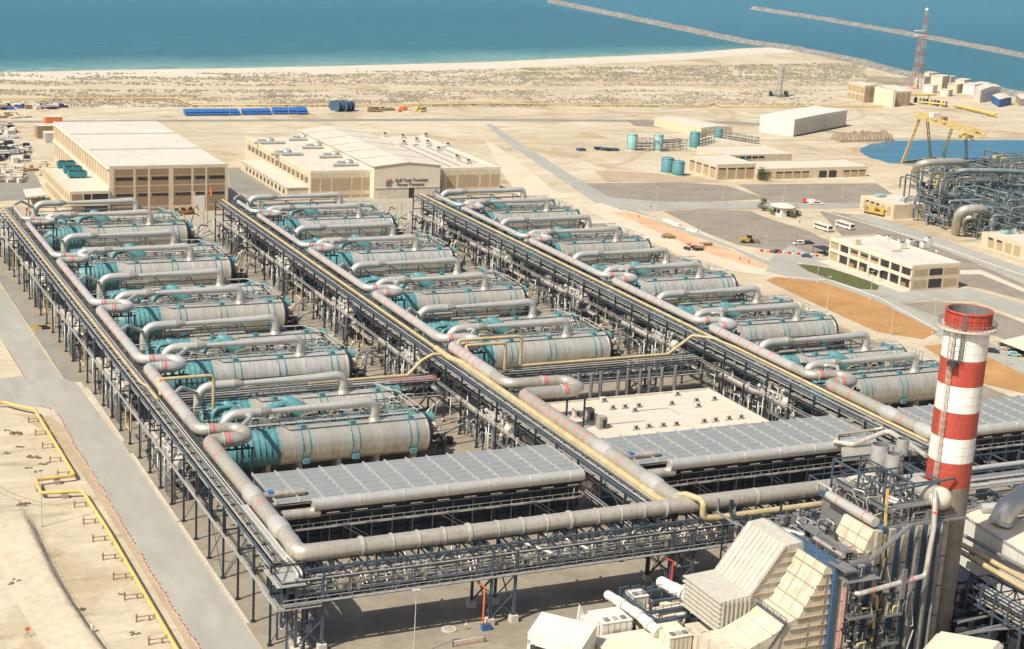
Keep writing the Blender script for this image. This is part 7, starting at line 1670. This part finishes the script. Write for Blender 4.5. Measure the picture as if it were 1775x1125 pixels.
# ================================================================ vehicles
def wheels(t, xs, w_, r=.5):
    for x in xs:
        for s_ in (-1, 1): MB().tube([(x, s_ * w_ - .14, r), (x, s_ * w_ + .14, r)], r, 14).build('wheel', 'rubber', t)
def bus(label):
    t = thing('bus', label, 'bus', (0, 0, 0), 0, 'white buses parked by the gravel plot')
    b = MB(); b.xz([(-5.3, .5), (5.2, .5), (5.35, 1.6), (5.1, 2.9), (4.9, 3.1), (-5.2, 3.1), (-5.3, 2.9)], -1.25, 1.25); b.build('body', 'white', t)
    for i in range(7):
        for s_ in (-1, 1): MB().box(-4.7 + i * 1.3, s_ * 1.27 - .02, 1.7, -3.6 + i * 1.3, s_ * 1.27 + .02, 2.6).build('window', 'glass', t)
    MB().box(5.22, -1.1, 1.5, 5.34, 1.1, 2.8).build('windscreen', 'glass', t); MB().box(-5.33, -1, 1.8, -5.28, 1, 2.6).build('rear_window', 'glass', t)
    MB().box(-4, -1.0, 3.1, -1, 1.0, 3.3).build('roof_air_unit', 'creamlt', t); wheels(t, (-3.4, 3.4), 1.15); return t
def car(name, label, m, L=4.6, van=False, grp=None):
    t = thing(name, label, 'van' if van else 'car', (0, 0, 0), 0, grp); h = L / 2
    P = [(-h, .35), (h, .35), (h, .8), (h * .62, 1.0), (h * .4, 1.85 if van else 1.45), (-h * .95 if van else -h * .55, 1.85 if van else 1.45), (-h * .98, .95)]
    MB().xz(P, -.88, .88).build('body', m, t)
    z = 1.05; zt = 1.7 if van else 1.38
    for s_ in (-1, 1): b = MB(); b.box(-h * .5, s_ * .885 - .015, z, h * .3, s_ * .885 + .015, zt); b.build('side_window', 'glass', t)
    b = MB(); b.beam((h * .63, 0, 1.0), (h * .42, 0, zt + .05), 1.6, .05); b.build('windscreen', 'glass', t); wheels(t, (-h * .62, h * .62), .78, .34)
    for s_ in (-.6, .6): MB().box(h - .03, s_ - .14, .6, h + .02, s_ + .14, .78).build('headlight', 'creamlt', t)
    return t
o = bus('white bus with dark windows parked nearer the office building'); o.location = at(1426, 399); o.rotation_euler = (0, 0, math.radians(-86))
o = dup(o, at(1464, 396), math.radians(-86), 'second white bus, partly hidden behind the office roof')
for (px, py, m, L, van, a, lab) in ((1384, 424, 'white', 4.8, True, 175, 'white minivan standing beside a dark car left of the office'), (1401, 423, 'dark', 4.6, False, -20, 'dark car beside the white minivan left of the office'), (1416, 355, 'white', 8.0, True, -15, 'long white van on the cross road'),
                                (1719, 611, 'dark', 4.8, False, -40, 'black car right of the chimney top near the carport'), (1742, 600, 'dark', 4.6, False, -40, 'dark car under the left end of the carport'), (1756, 606, 'white', 4.4, False, -40, 'white car under the carport between dark cars'), (1768, 612, 'dark', 4.6, False, -40, 'dark car under the carport at the right edge'), (1757, 617, 'tankpale', 4.6, False, -35, 'pale blue car parked in front of the carport'),
                                (1346, 438, 'bluewall', 4.2, False, 10, 'blue car near the spoil heap corner'), (1398, 446, 'bluewall', 4.4, False, -30, 'blue car beside the corner of the lawn')):
    o = car('minivan' if van else 'parked_car', lab, m, L, van); o.location = at(px, py); o.rotation_euler = (0, 0, math.radians(a))
t = thing('mobile_crane', 'yellow mobile crane truck parked in front of the small cream block', 'mobile crane', (0, 0, 0))
MB().box(-6, -1.3, .9, 6, 1.3, 1.7).build('chassis', 'yellowmach', t); b = MB(); b.xz([(3.8, 1.7), (6, 1.7), (6, 2.6), (5.4, 3.2), (3.8, 3.2)], -1.2, 1.2); b.build('cab', 'yellowmach', t); MB().box(5.3, -1, 2.4, 6.03, 1, 3).build('cab_window', 'glass', t)
MB().rbox(-1.5, 0, 1.7, 4, 2.2, 1.8).build('turntable', 'yellowmach', t); MB().beam((-4.5, 0, 3.8), (6.5, 0, 3.4), .8).build('boom', 'yellowmach', t); MB().rbox(-4.6, 0, 1.8, 1.6, 2.4, 1.6).build('counterweight', 'brown', t); wheels(t, (-4.8, -3.2, 3, 4.8), 1.15, .6)
t.location = at(1516, 372); t.rotation_euler = (0, 0, math.radians(-75))
t = thing('wheel_loader', 'dusty yellow loader with grey bucket on the gravel plot', 'loader', (0, 0, 0))
MB().box(-3.6, -1.2, .9, .4, 1.2, 2.2).build('engine_cover', 'yellowmach', t); MB().box(-.4, -.9, 2.2, 1.4, .9, 3.6).build('cab', 'dark', t); MB().box(-.3, -.9, 3.6, 1.3, .9, 3.75).build('cab_roof', 'yellowmach', t); MB().beam((1, 0, 1.8), (4, 0, 1.2), .8).build('lift_arm', 'yellowmach', t)
MB().xz([(4, .3), (5.6, .3), (4.6, 1.0), (4.4, 1.8), (4, 1.8)], -1.5, 1.5).build('bucket', 'greysteel', t); wheels(t, (-2.4, 1.8), 1.2, .8); t.location = at(1296, 421); t.rotation_euler = (0, 0, math.radians(-12))
t = thing('skid_truck', 'white truck body with red cab roof, left of the long white van', 'truck', (0, 0, 0)); MB().box(-2.5, -1, .6, 1.6, 1, 2).build('load_bed', 'white', t); MB().xz([(1.6, .5), (3.4, .5), (3.4, 1.5), (2.8, 2.4), (1.6, 2.4)], -1, 1).build('cab', 'red', t); wheels(t, (-1.6, 2.4), .95, .45); t.location = at(1403, 352); t.rotation_euler = (0, 0, 2.6)
t = thing('orange_loader', 'orange-brown digger standing before the workshop door', 'digger', (0, 0, 0)); MB().box(-2, -1, .6, 1.4, 1, 1.8).build('body', 'orangebrown', t); MB().box(-.8, -.8, 1.8, .6, .8, 3).build('cab', 'glass', t); MB().beam((1, 0, 1.6), (3.4, 0, 3.4), .4).build('boom', 'orangebrown', t); MB().beam((3.4, 0, 3.4), (4.4, 0, 1), .35).build('dipper', 'orangebrown', t); wheels(t, (-1.4, 1), .95, .5)
t.location = at(318, 372); t.rotation_euler = (0, 0, .2)
for i, (px, py) in enumerate(((330, 371), (306, 373))): 
    q = dup(t, at(px, py), .4 + i, ('orange-brown digger right of the workshop door', 'orange-brown digger left of the workshop door')[i])
M_people = []
# ================================================================ lamp posts
def lamp(px, py, h, lab, grp=None, big=True):
    p = at(px, py); t = thing('street_lamp', lab, 'street lamp', tuple(p), 0, grp); MB().tube([p, p + Vector((0, 0, h))], [.13, .07], 8).build('pole', 'lampgrey', t)
    MB().box(p.x - .8, p.y - .16, h, p.x + .8, p.y + .16, h + .2).build('lamp_head', 'white', t); MB().rbox(p.x, p.y, 0, .6, .6, .4).build('footing', 'conclt', t)
lamp(72.4, 913, 13.3, 'thin pale lamp post beside the bend of the yellow pipeline')
lamp(717, 1138, 13.5, 'tall pale lamp post in front of the near rack, in the bottom foreground')
for i, (px, py, h, lab) in enumerate(((1139, 354, 8, 'lamp post on the gravel plot, leftmost of the right-hand lamps'), (1252, 358, 14, 'tall lamp post on the gravel plot in front of the four ochre doors'), (1358, 349, 10, 'lamp post in front of the long low cream building'), (1460, 342, 11, 'lamp post left of the pipe jungle'), (1416, 490, 11, 'lamp post at the left end of the lawn'), (1508, 520, 11, 'lamp post at the right end of the lawn'),
        (1433, 536, 12, 'lamp post at the orange soil edge, left of two'), (1544, 582, 12, 'lamp post at the orange soil edge, right of two'), (1616, 578, 12, 'lamp post immediately left of the chimney top'), (1324, 455, 11, 'lamp post beside the orange sand strip'), (1602, 410, 10, 'lamp post behind the office roof'), (1742, 636, 6, 'short pale pole in front of the carport'),
        (814, 280, 12, 'lamp post beyond the right wing of the signed building'), (206, 195, 11, 'lamp post beyond the workshop by the desert road'), (398, 206, 11, 'lamp post in front of the blue pipe stacks, left of two'), (500, 206, 11, 'lamp post in front of the blue pipe stacks, right of two'), (1725, 470, 10, 'lamp post on the concrete lane at the right'))):
    lamp(px, py, h, lab)
# ================================================================ left foreground: pipeline, barriers, bank, fence
zp = 1.5
W = [(-60, 156.5), (-24.6, 151), (-24.0, 147.0), (-18.4, 141.4), (-17.6, 90.8), (-26.0, 90.3), (-26.6, 80.6), (-17.8, 79.4), (-17.2, 55), (-16.9, -30)]
t = thing('yellow_pipeline', 'yellow pipeline with a square loop running over the sand left of the road', 'pipeline', (-17, 60, 0))
W2 = [(-60, 152.8), (-25.2, 148.6), (-23.0, 145.2), (-18.6, 140.0), (-18.0, 88.0), (-26.9, 87.4), (-27.3, 78.6), (-18.2, 77.2), (-17.6, 53), (-17.3, -30)]
MB().tube(fillet([(x, y, zp) for x, y in W2], .9), .42, 14).build('pipe_run', 'yellow', t)
for i in range(15):
    y = 134 - i * 10.5
    if 74 < y < 92: continue
    x = -17.9; b = MB(); b.box(x - 3.4, y - .15, 0, x - 3.1, y + .15, 1.7); b.box(x - .9, y - .15, 0, x - .6, y + .15, 1.05); b.box(x - 3.4, y - .12, 1.0, x + .5, y + .12, 1.1); b.build('support', 'brown', t)
for (x, y) in ((-22, 87.6), (-26.9, 84), (-22, 78)): MB().box(x - .7, y - .9, 0, x + .7, y + .9, 1.0).build('support', 'concrete', t)
for i, (x, y) in enumerate([(-18.1 + .4 * 0, 130 - k * 9.5) for k in range(17)]):
    if not 76 < y < 90: MB().ring((x + .06, y, zp), (0, 1, 0), .46, .2, 14).build('joint_ring', 'beigepipe', t)
bar = thing('road_barrier', '', 'barrier', (0, 0, 0), 0, 'red and white barriers along the left edge of the road')
MB().box(-.12, -.4, 0, .12, .4, .2).build('base', 'white', bar); MB().box(-.07, -.22, .2, .07, .22, .6).build('red_panel', 'red', bar)
path = [at(*q) for q in ((63, 705), (80, 708), (99, 716), (130, 776), (170, 838), (237, 953), (300, 1056), (360, 1150))]
k = 0; first = True
for a, c_ in zip(path, path[1:]):
    n_ = max(1, int((c_ - a).length / 2.1)); d_ = (c_ - a).normalized(); rz = math.atan2(d_.y, d_.x) - math.pi / 2
    for i in range(n_):
        if rnd.random() < .12: continue
        q = a.lerp(c_, (i + .5) / n_) + Vector((rnd.uniform(-.25, .25), 0, 0)); o = bar if first else dup(bar); first = False; o.location = q; o.rotation_euler = (0, 0, rz + rnd.uniform(-.12, .12)); o['label'] = 'small red and white barrier beside the long road, %s from the side road' % NTH[k]; k += 1
a, c_ = at(12, 606), at(44, 658)
for i in range(12): q = a.lerp(c_, i / 12); o = dup(bar, q, rnd.uniform(-.1, .1), 'small red and white barrier, %s from the top of the short left edge row' % NTH[i])
# sand bank
spine = [at(*q) for q in ((34, 888), (48, 915), (66, 955), (90, 1005), (124, 1063), (160, 1115), (205, 1175))]
vs = []; m_ = 7; sp2 = []
for a, c_ in zip(spine, spine[1:]): sp2 += [a.lerp(c_, k / 4) for k in range(4)]
rnd = random.Random(2); nn = Vector((-(spine[-1] - spine[0]).normalized().y, (spine[-1] - spine[0]).normalized().x, 0))
for i, q in enumerate(sp2):
    e_ = min(1, i / 5)
    for j, (o_, z) in enumerate(((-8.5, -.05), (-5.2, .6), (-2.6, 1.3), (-.8, 1.9), (.1, 1.8), (1.0, .5), (1.7, -.05))): vs.append(q + nn * (o_ + rnd.uniform(-.12, .12)) + Vector((0, 0, z * e_ + rnd.uniform(-.05, .05) * (z > .1))))
b = MB(); b.add(vs, [(i * m_ + j, i * m_ + j + 1, (i + 1) * m_ + j + 1, (i + 1) * m_ + j) for i in range(len(sp2) - 1) for j in range(m_ - 1)], True)
struct('sand_bank', b, 'banksand')
spine = [at(-60, 884), at(0, 886)] + spine
t = thing('mesh_fence', 'rusty mesh fence along the top of the sand bank at the left edge', 'fence', tuple(spine[0])); b = MB(); m2 = MB()
for a, c_ in zip(spine, spine[1:]):
    n_ = max(1, int((c_ - a).length / 2.6))
    for i in range(n_): q = a.lerp(c_, i / n_); MB().beam(q + Vector((0, 0, .3)), q + Vector((0, 0, 3.0)), .08).build('post', 'greysteel', t)
    for z in (1.6, 2.2, 2.9): m2.beam(a + Vector((0, 0, z)), c_ + Vector((0, 0, z)), .035)
m2.build('wire', 'greysteel', t)
p = at(48, 1104); t = thing('warning_sign', 'small orange diamond sign on a tripod in the sand', 'sign', tuple(p)); b = MB(); b.beam(p + Vector((-.6, 0, 1.3)), p + Vector((0, -.02, 1.9)), .05); b = MB(); b.add([p + Vector(v) for v in ((-.55, 0, 1.6), (0, 0, 1.1), (.55, 0, 1.6), (0, 0, 2.1), (-.55, .06, 1.6), (0, .06, 1.1), (.55, .06, 1.6), (0, .06, 2.1))], [(0, 1, 2, 3), (7, 6, 5, 4), (0, 4, 5, 1), (1, 5, 6, 2), (2, 6, 7, 3), (3, 7, 4, 0)]); b.build('sign_board', 'orange', t)
b = MB(); [b.beam(p + Vector((0, 0, 1.1)), p + Vector((dx, dy, 0)), .05) for dx, dy in ((-.6, -.3), (.6, -.3), (0, .6))]; b.build('tripod', 'greysteel', t)
p = at(160, 1096); t = thing('white_marker', 'short white marker post on the sand with a dark shadow', 'marker post', tuple(p)); MB().tube([p, p + Vector((0, 0, 1.5)), p + Vector((0, 0, 1.7))], [.3, .3, .1], 10).build('post', 'white', t); MB().rbox(p.x, p.y, 0, .9, .9, .15).build('base', 'conclt', t)
# scrub in the left sand
RK = [3, 6, 7, 8, 9, 10, 11, 12, 14, 5, 13, 4, 0]; RK = [sorted(RK).index(v) for v in RK]
for i, (px, py, r) in enumerate(((28, 753, 1.6), (60, 793, 1.5), (76, 805, 1.0), (50, 812, .8), (65, 817, .9), (42, 875, 1.2), (26, 1008, 1.6), (145, 1056, .9), (232, 1098, .9), (10, 786, .8), (210, 1030, .6), (36, 775, .9), (12, 706 + 40, .7))):
    p = at(px, py); b = MB(); rnd = random.Random(i)
    for k in range(7): 
        q = p + Vector((rnd.uniform(-r, r), rnd.uniform(-r, r) * .7, 0)); bush(b, q.x, q.y, r * rnd.uniform(.35, .6))
    tag(b.build('desert_shrub', 'drybush'), 'low dry shrub on the left sand, %s in order of height in the photo' % NTH[RK[i]], 'shrub', 'dry shrubs on the left sand')
def leafy(name, label, px, py, h, r, cat, n=260, trunk=True, z0=.5, m='leaf', grp=None):
    p = at(px, py); t = thing(name, label, cat, tuple(p), 0, grp); rnd = random.Random(int(px)); b = MB()
    if trunk:
        b.tube([p, p + Vector((.1, 0, h * .55))], [.28, .15], 8)
        for k in range(4): a = k * 1.6; b.tube([p + Vector((0, 0, h * .35)), p + Vector((math.cos(a) * r * .6, math.sin(a) * r * .6, h * .7))], [.12, .05], 6)
        b.build('trunk', 'bark', t)
    c_ = MB(); cl = [(rnd.uniform(-r, r) * .7, rnd.uniform(-r, r) * .7, rnd.uniform(z0 + h * .2, h * .9)) for _ in range(9)]
    for i in range(n):
        q = rnd.choice(cl); s_ = r * .42; v = p + Vector((q[0] + rnd.gauss(0, s_ * .5), q[1] + rnd.gauss(0, s_ * .5), max(.15, q[2] + rnd.gauss(0, s_ * .45))))
        d1 = Vector((rnd.gauss(0, 1), rnd.gauss(0, 1), rnd.gauss(0, 1))).normalized() * .32; d2 = d1.orthogonal().normalized() * .22; c_.add([v - d1, v + d2, v + d1, v - d2], [(0, 1, 2, 3)])
    c_.build('crown', m, t); return t
leafy('shade_tree', 'round grey-green tree in front of the long low cream building', 1322, 313, 6.6, 4.2, 'tree', 700)
for i, (px, py, h, r) in enumerate(((1318, 360, 3, 2.6), (1326, 366, 2.6, 2.4), (1340, 372, 2.4, 2.2), (1371, 377, 2.8, 2.4), (1380, 372, 2.2, 2.0), (1323, 352, 3, 2))):
    leafy('garden_shrub', 'bushy olive shrub beside the gatehouse, %s from the left' % NTH[(0, 2, 3, 4, 5, 1)[i]], px, py, h, r, 'shrub', 220, False, .2, 'olive', 'shrubs round the gatehouse')
# ================================================================ storage yards on the left
USED = set()
def crates(x0, y0, x1, y1, n, names, grp, seed, zmax=2.6):
    SIDE = ('left', 'inner-left', 'centre', 'inner-right', 'right'); ROWW = ('back', 'middle', 'front')
    rnd = random.Random(seed)
    for i in range(n):
        px, py = rnd.uniform(x0, x1), rnd.uniform(y0, y1); p = at(px, py); nm, m = rnd.choice(names); w_, l_ = rnd.uniform(1.6, 4.8) * (.6 if seed > 9 else 1), rnd.uniform(1.4, 3.4); hh = rnd.uniform(.8, zmax); a = rnd.uniform(-.5, .5)
        CN = {'creamlt': 'cream', 'roofpale': 'light grey', 'spoil': 'tan', 'greysteel': 'dark grey', 'brown': 'brown', 'bluewall': 'dark blue', 'white': 'white', 'dark': 'black', 'galv': 'grey', 'blue': 'bright blue', 'orange': 'orange', 'yellowcrane': 'yellow'}
        lb = None
        while lb is None or lb in USED:
            if lb: px, py = rnd.uniform(x0, x1), rnd.uniform(y0, y1); p = at(px, py)
            side = SIDE[min(4, int(5 * (px - x0) / (x1 - x0)))]; row = ROWW[min(2, int(3 * (py - y0) / (y1 - y0)))]
            lb = '%s %s %s, %s %s of %s' % ('small' if w_ < 2.6 else 'medium' if w_ < 3.7 else 'long', CN[m], {'pipe_bundle_store': 'pipe bundle', 'crate': 'wooden crate', 'container': 'container', 'pallet': 'sheeted pallet'}[nm], row, side, grp)
        USED.add(lb)
        side = SIDE[min(4, int(5 * (px - x0) / (x1 - x0)))]; row = ROWW[min(2, int(3 * (py - y0) / (y1 - y0)))]; size = 'small' if w_ < 2.6 else 'medium' if w_ < 3.7 else 'long'
        kn = {'pipe_bundle_store': 'pipe bundle', 'crate': 'wooden crate', 'container': 'container', 'pallet': 'sheeted pallet'}[nm]
        t = thing({'pipe_bundle_store': 'pipe_bundle', 'crate': 'crate', 'container': 'container', 'pallet': 'pallet'}[nm], '%s %s %s, %s %s of %s' % (size, CN[m], kn, row, side, grp), kn, tuple(p), 0, '%ss in %s' % (kn, grp))
        if nm == 'pipe_bundle_store':
            b = MB()
            for q in range(6): b.tube([(p.x - w_, p.y + (q % 3) * .7, .4 + (q // 3) * .65), (p.x + w_, p.y + (q % 3) * .7, .4 + (q // 3) * .65)], .33, 7)
            b.build('pipes', m, t)
        else:
            MB().rbox(p.x, p.y, .15, w_, l_, hh, a).build('box', m, t); b = MB(); [b.rbox(p.x + math.cos(a) * dx * w_, p.y + math.sin(a) * dx * w_, 0, .3, l_, .15, a) for dx in (-.35, 0, .35)]; b.build('skid', 'brown', t)
            if nm != 'pallet': MB().rbox(p.x, p.y, .15 + hh, w_ + .1, l_ + .1, .08, a).build('lid', 'conclt' if nm == 'crate' else m, t)
N1 = [('crate', 'creamlt'), ('crate', 'roofpale'), ('crate', 'spoil'), ('pallet', 'roofpale'), ('pallet', 'greysteel'), ('pipe_bundle_store', 'brown')]
crates(-6, 292, 38, 318, 46, N1, 'the pale leftmost stacks', 1)
crates(-6, 218, 26, 250, 22, [('container', 'bluewall'), ('pallet', 'white'), ('crate', 'dark'), ('pipe_bundle_store', 'galv'), ('container', 'white')], 'the upper left yard', 2)
crates(-6, 250, 50, 282, 48, [('pallet', 'dark'), ('pallet', 'galv'), ('crate', 'white'), ('crate', 'greysteel'), ('pipe_bundle_store', 'galv'), ('container', 'white')], 'the middle left yard', 3)
crates(60, 284, 78, 304, 14, N1, 'the row beside the annex', 4)
crates(-6, 184, 110, 190, 30, [('pallet', 'dark'), ('container', 'blue'), ('crate', 'brown'), ('pipe_bundle_store', 'dark'), ('pallet', 'white')], 'the far left yard', 5)
crates(-6, 198, 50, 206, 12, [('pipe_bundle_store', 'brown'), ('pallet', 'spoil')], 'the desert roadside strip', 6, 1.2)
crates(640, 188, 682, 196, 14, [('pallet', 'brown'), ('crate', 'dark'), ('pipe_bundle_store', 'brown')], 'the scrap heap by the reels', 7)
crates(690, 190, 702, 194, 3, [('container', 'orange')], 'the orange desert heap', 8); crates(712, 191, 735, 195, 5, [('pallet', 'yellowcrane'), ('crate', 'brown')], 'the yellow desert heap', 9)
crates(1150, 410, 1170, 416, 4, [('pipe_bundle_store', 'brown')], 'the orange sand strip', 10, 1); crates(1190, 426, 1240, 440, 8, [('pallet', 'dark'), ('pipe_bundle_store', 'brown'), ('crate', 'orange')], 'the eastern spoil strip', 11, 1.4)
for i, (px, py, m) in enumerate(((92, 222, 'orange'), (78, 238, 'brown'), (92, 246, 'galv'))):
    p = at(px, py); t = thing('shipping_container', ('rust-orange', 'brown with grey lid', 'cluttered grey')[i] + ' container left of the workshop', 'container', tuple(p)); MB().rbox(p.x, p.y, 0, 9, 8, 6.5 if i != 2 else 5).build('box', m, t); MB().rbox(p.x, p.y, 6.5 if i != 2 else 5, 9.2, 8.2, .3).build('lid', 'conclt', t)
# low blocks, white stones along road
for i, (px, py) in enumerate(((1156, 384), (1162, 386), (1168, 389), (1172, 391), (1196, 400), (1203, 402))):
    p = at(px, py); t = tag(MB().rbox(p.x, p.y, 0, 3.4, 1.4, 1.1, -.9).build('concrete_block', 'white'), 'white concrete block by the east road, %s from the left' % NTH[i], 'concrete block', 'white blocks by the east road')
for i, (px, py) in enumerate([(1320 + k * 8, 436 + k * .7) for k in range(14)]):
    p = at(px, py); tag(MB().rbox(p.x, p.y, 0, 1.4, .8, .9, .1).build('road_barrier', 'white' if i % 2 else 'red'), 'red or white plastic barrier in the row left of the office' if False else ('white' if i % 2 else 'red') + ' plastic barrier left of the office, %s from the left end' % NTH[i], 'barrier', 'plastic barriers left of the office')
t = thing('office_dark_canopy', 'dark open canopy at the rear left corner of the office', 'canopy', tuple(at(1425, 442))); p = at(1428, 441); MB().rbox(p.x, p.y, 2.6, 6, 9, .2).build('roof', 'dark', t); b = MB(); [b.rbox(p.x + dx, p.y + dy, 0, .2, .2, 2.6) for dx in (-2.8, 2.8) for dy in (-4, 4)]; b.build('post', 'dark', t); t.name = 'dark_canopy'  # dark flat roof on four thin posts
# near foreground odds and ends
p = at(842, 1092); t = thing('blue_tank', 'small blue chest on the ground beside a rack footing', 'chest', tuple(p)); MB().rbox(p.x, p.y, .1, 1.8, 1.1, 1.0).build('chest', 'blue', t); MB().rbox(p.x, p.y, 1.1, 1.9, 1.2, .1).build('lid', 'bluewall', t)
t = thing('fire_main', 'red vertical fire pipe climbing the near rack tower at centre', 'pipe', (41.5, -15.8, 0)); MB().tube(fillet([(41.6, -15.8, .2), (41.6, -15.8, 8.8), (40.2, -15.4, 9.6)], .6), .2, 8).build('riser', 'orange', t); MB().ring((41.6, -15.8, 2), (0, 0, 1), .3, .3).build('valve_ring', 'red', t)
t = thing('fire_main', 'red vertical fire pipe beside the second rack tower from the right', 'pipe', (84, -15.8, 0)); MB().tube(fillet([(84.3, -15.8, .2), (84.3, -15.8, 8.6), (82.6, -15.4, 9.2)], .6), .22, 8).build('riser', 'red', t); MB().ring((84.3, -15.8, 3), (0, 0, 1), .32, .3).build('valve_ring', 'red', t)
t = thing('hazard_rail', 'low blue rail with red and white zigzag guard in the bottom foreground', 'guard rail', tuple(at(790, 1120))); a, c_ = at(785, 1122), at(840, 1113)
for q in (a, c_): MB().beam(q, q + Vector((0, 0, 1.3)), .18).build('post', 'bluesteel', t)
b = MB(); [b.beam(a.lerp(c_, i / 10) + Vector((0, 0, .4 + .4 * (i % 2))), a.lerp(c_, (i + 1) / 10) + Vector((0, 0, .8 - .4 * (i % 2))), .09) for i in range(10)]; b.build('zigzag', 'red', t); MB().beam(a + Vector((0, 0, 1.2)), c_ + Vector((0, 0, 1.2)), .12).build('top_rail', 'white', t)
t = thing('round_kerb', 'round concrete manhole ring on the slab in front of the near rack', 'manhole', tuple(at(776, 1092))); p = at(778, 1092); MB().tube([p, p + Vector((0, 0, .25))], 1.5, 20).build('ring', 'conclt', t); MB().tube([p + Vector((0, 0, .2)), p + Vector((0, 0, .3))], 1.1, 18).build('cover', 'concrete', t)
# hatched yellow/black barriers on the rack slab
for i, (px, py) in enumerate(((60, 567), (74, 568), (64, 571), (80, 571), (88, 567))):
    p = at(px, py); tag(MB().rbox(p.x, p.y, 0, 2.6, .3, .8).build('yellow_barrier', 'yellow' if i % 2 == 0 else 'dark'), ('yellow', 'black', 'yellow', 'black', 'yellow')[i] + ' low barrier by the westernmost rack, %s' % ('leftmost', 'farther of two', 'nearer left', 'nearer of two', 'rightmost')[i], 'barrier', 'yellow and black barriers by the westernmost rack')
# orange flare tip on rack start
t = thing('orange_beacon', 'small orange windsock on a post at the far end of the middle rack', 'windsock', (83, 343, 16)); MB().tube([(83, 343, 14), (83, 343, 19)], .12, 6).build('pole', 'greysteel', t); MB().tube([(83, 343, 18), (83, 343, 21.5)], [.55, .3], 8).build('sock', 'orange', t)
# ================================================================ people (small, standing or walking on the site roads)
def person(px, py, shirt, trousers, label, a=0.0, step=.25):
    p = at(px, py); t = thing('person', label, 'person', tuple(p)); c_, s_ = math.cos(a), math.sin(a)
    J = {0: (0, 0, .95, .15), 1: (0, 0, 1.2, .155), 2: (0, 0, 1.42, .16), 3: (0, 0, 1.52, .065), 4: (0, .02, 1.66, .105), 5: (0, 0, 1.76, .07),
         6: (-.2, 0, 1.42, .065), 7: (-.26, .05, 1.14, .05), 8: (-.25, .14, .9, .04), 9: (.2, 0, 1.42, .065), 10: (.26, -.05, 1.14, .05), 11: (.25, .06, .9, .04),
         12: (-.1, .02, .88, .1), 13: (-.11, step * .5, .48, .065), 14: (-.11, step * .35, .08, .05), 15: (-.11, step * .35 + .16, .05, .04), 16: (.1, .02, .88, .1), 17: (.11, -step * .2, .48, .065), 18: (.11, -step, .1, .05), 19: (.11, -step + .15, .05, .04)}
    E_ = [(0, 1), (1, 2), (2, 3), (3, 4), (4, 5), (2, 6), (6, 7), (7, 8), (2, 9), (9, 10), (10, 11), (0, 12), (12, 13), (13, 14), (14, 15), (0, 16), (16, 17), (17, 18), (18, 19)]
    me = bpy.data.meshes.new('body'); me.from_pydata([(x * c_ - y * s_, x * s_ + y * c_, z) for x, y, z, r in J.values()], E_, []); o = bpy.data.objects.new('body', me); scene.collection.objects.link(o)
    m = o.modifiers.new('skin', 'SKIN'); o.modifiers.new('sub', 'SUBSURF').levels = 1
    if not me.skin_vertices: 
        bpy.context.view_layer.objects.active = o
        try: bpy.ops.object.modifier_add(type='SKIN')
        except Exception: pass
    if me.skin_vertices:
        for i, (x, y, z, r) in J.items(): me.skin_vertices[0].data[i].radius = (r, r); me.skin_vertices[0].data[i].use_root = (i == 0)
    dg = bpy.context.evaluated_depsgraph_get(); m2 = bpy.data.meshes.new_from_object(o.evaluated_get(dg)); o.modifiers.clear(); o.data = m2
    m2.materials.clear(); [m2.materials.append(M[x]) for x in (shirt, trousers, 'skin', 'white')]
    for f in m2.polygons:
        z = f.center.z; f.use_smooth = True; f.material_index = 3 if z > 1.7 else 2 if z > 1.5 or (z < .95 and abs(f.center.x * c_ + f.center.y * s_) > .2) else 0 if z > .93 else 1
    o.parent = t
for args in ((1107, 378, 'orange', 'dark', 'person in orange top walking on the orange sand strip'), (1128, 362, 'dark', 'dark', 'person in dark clothes on the east road at the cross road'), (1386, 388, 'dark', 'dark', 'person in dark clothes standing on the gravel plot near the buses'), (1381, 414, 'blue', 'bluewall', 'person in blue overalls behind the white minivan'), (1298, 456, 'orange', 'dark', 'person in orange top on the spoil beside the east road'), (1282, 452, 'dark', 'brown', 'person in brown trousers at the spoil edge'), (1375, 440, 'blue', 'blue', 'person in blue overalls by the row of plastic barriers'),
             (808, 1092, 'white', 'brown', 'person in white shirt walking on the slab under the near rack'), (1487, 466, 'orange', 'dark', 'person in red-orange top by the office wall'), (1606, 502, 'orange', 'dark', 'person in red-orange top at the near corner of the office')):
    person(*args, a=random.random() * 6)

# ================================================================ air
hz = bpy.data.materials.new('haze'); hz.use_nodes = True; ht = hz.node_tree; ht.nodes.clear()
ho = ht.nodes.new('ShaderNodeOutputMaterial'); hv = ht.nodes.new('ShaderNodeVolumePrincipled'); hv.inputs['Color'].default_value = (0.86, 0.93, 1.0, 1); hv.inputs['Density'].default_value = HAZE_D; hv.inputs['Anisotropy'].default_value = 0.3
ht.links.new(hv.outputs[0], ho.inputs['Volume']); M['haze'] = hz
tag(MB().box(-3100, -1600, -1.0, 5100, 6600, 142.0).build('haze', 'haze'), 'thin pale haze over the whole site and sea', 'haze', kind='stuff')
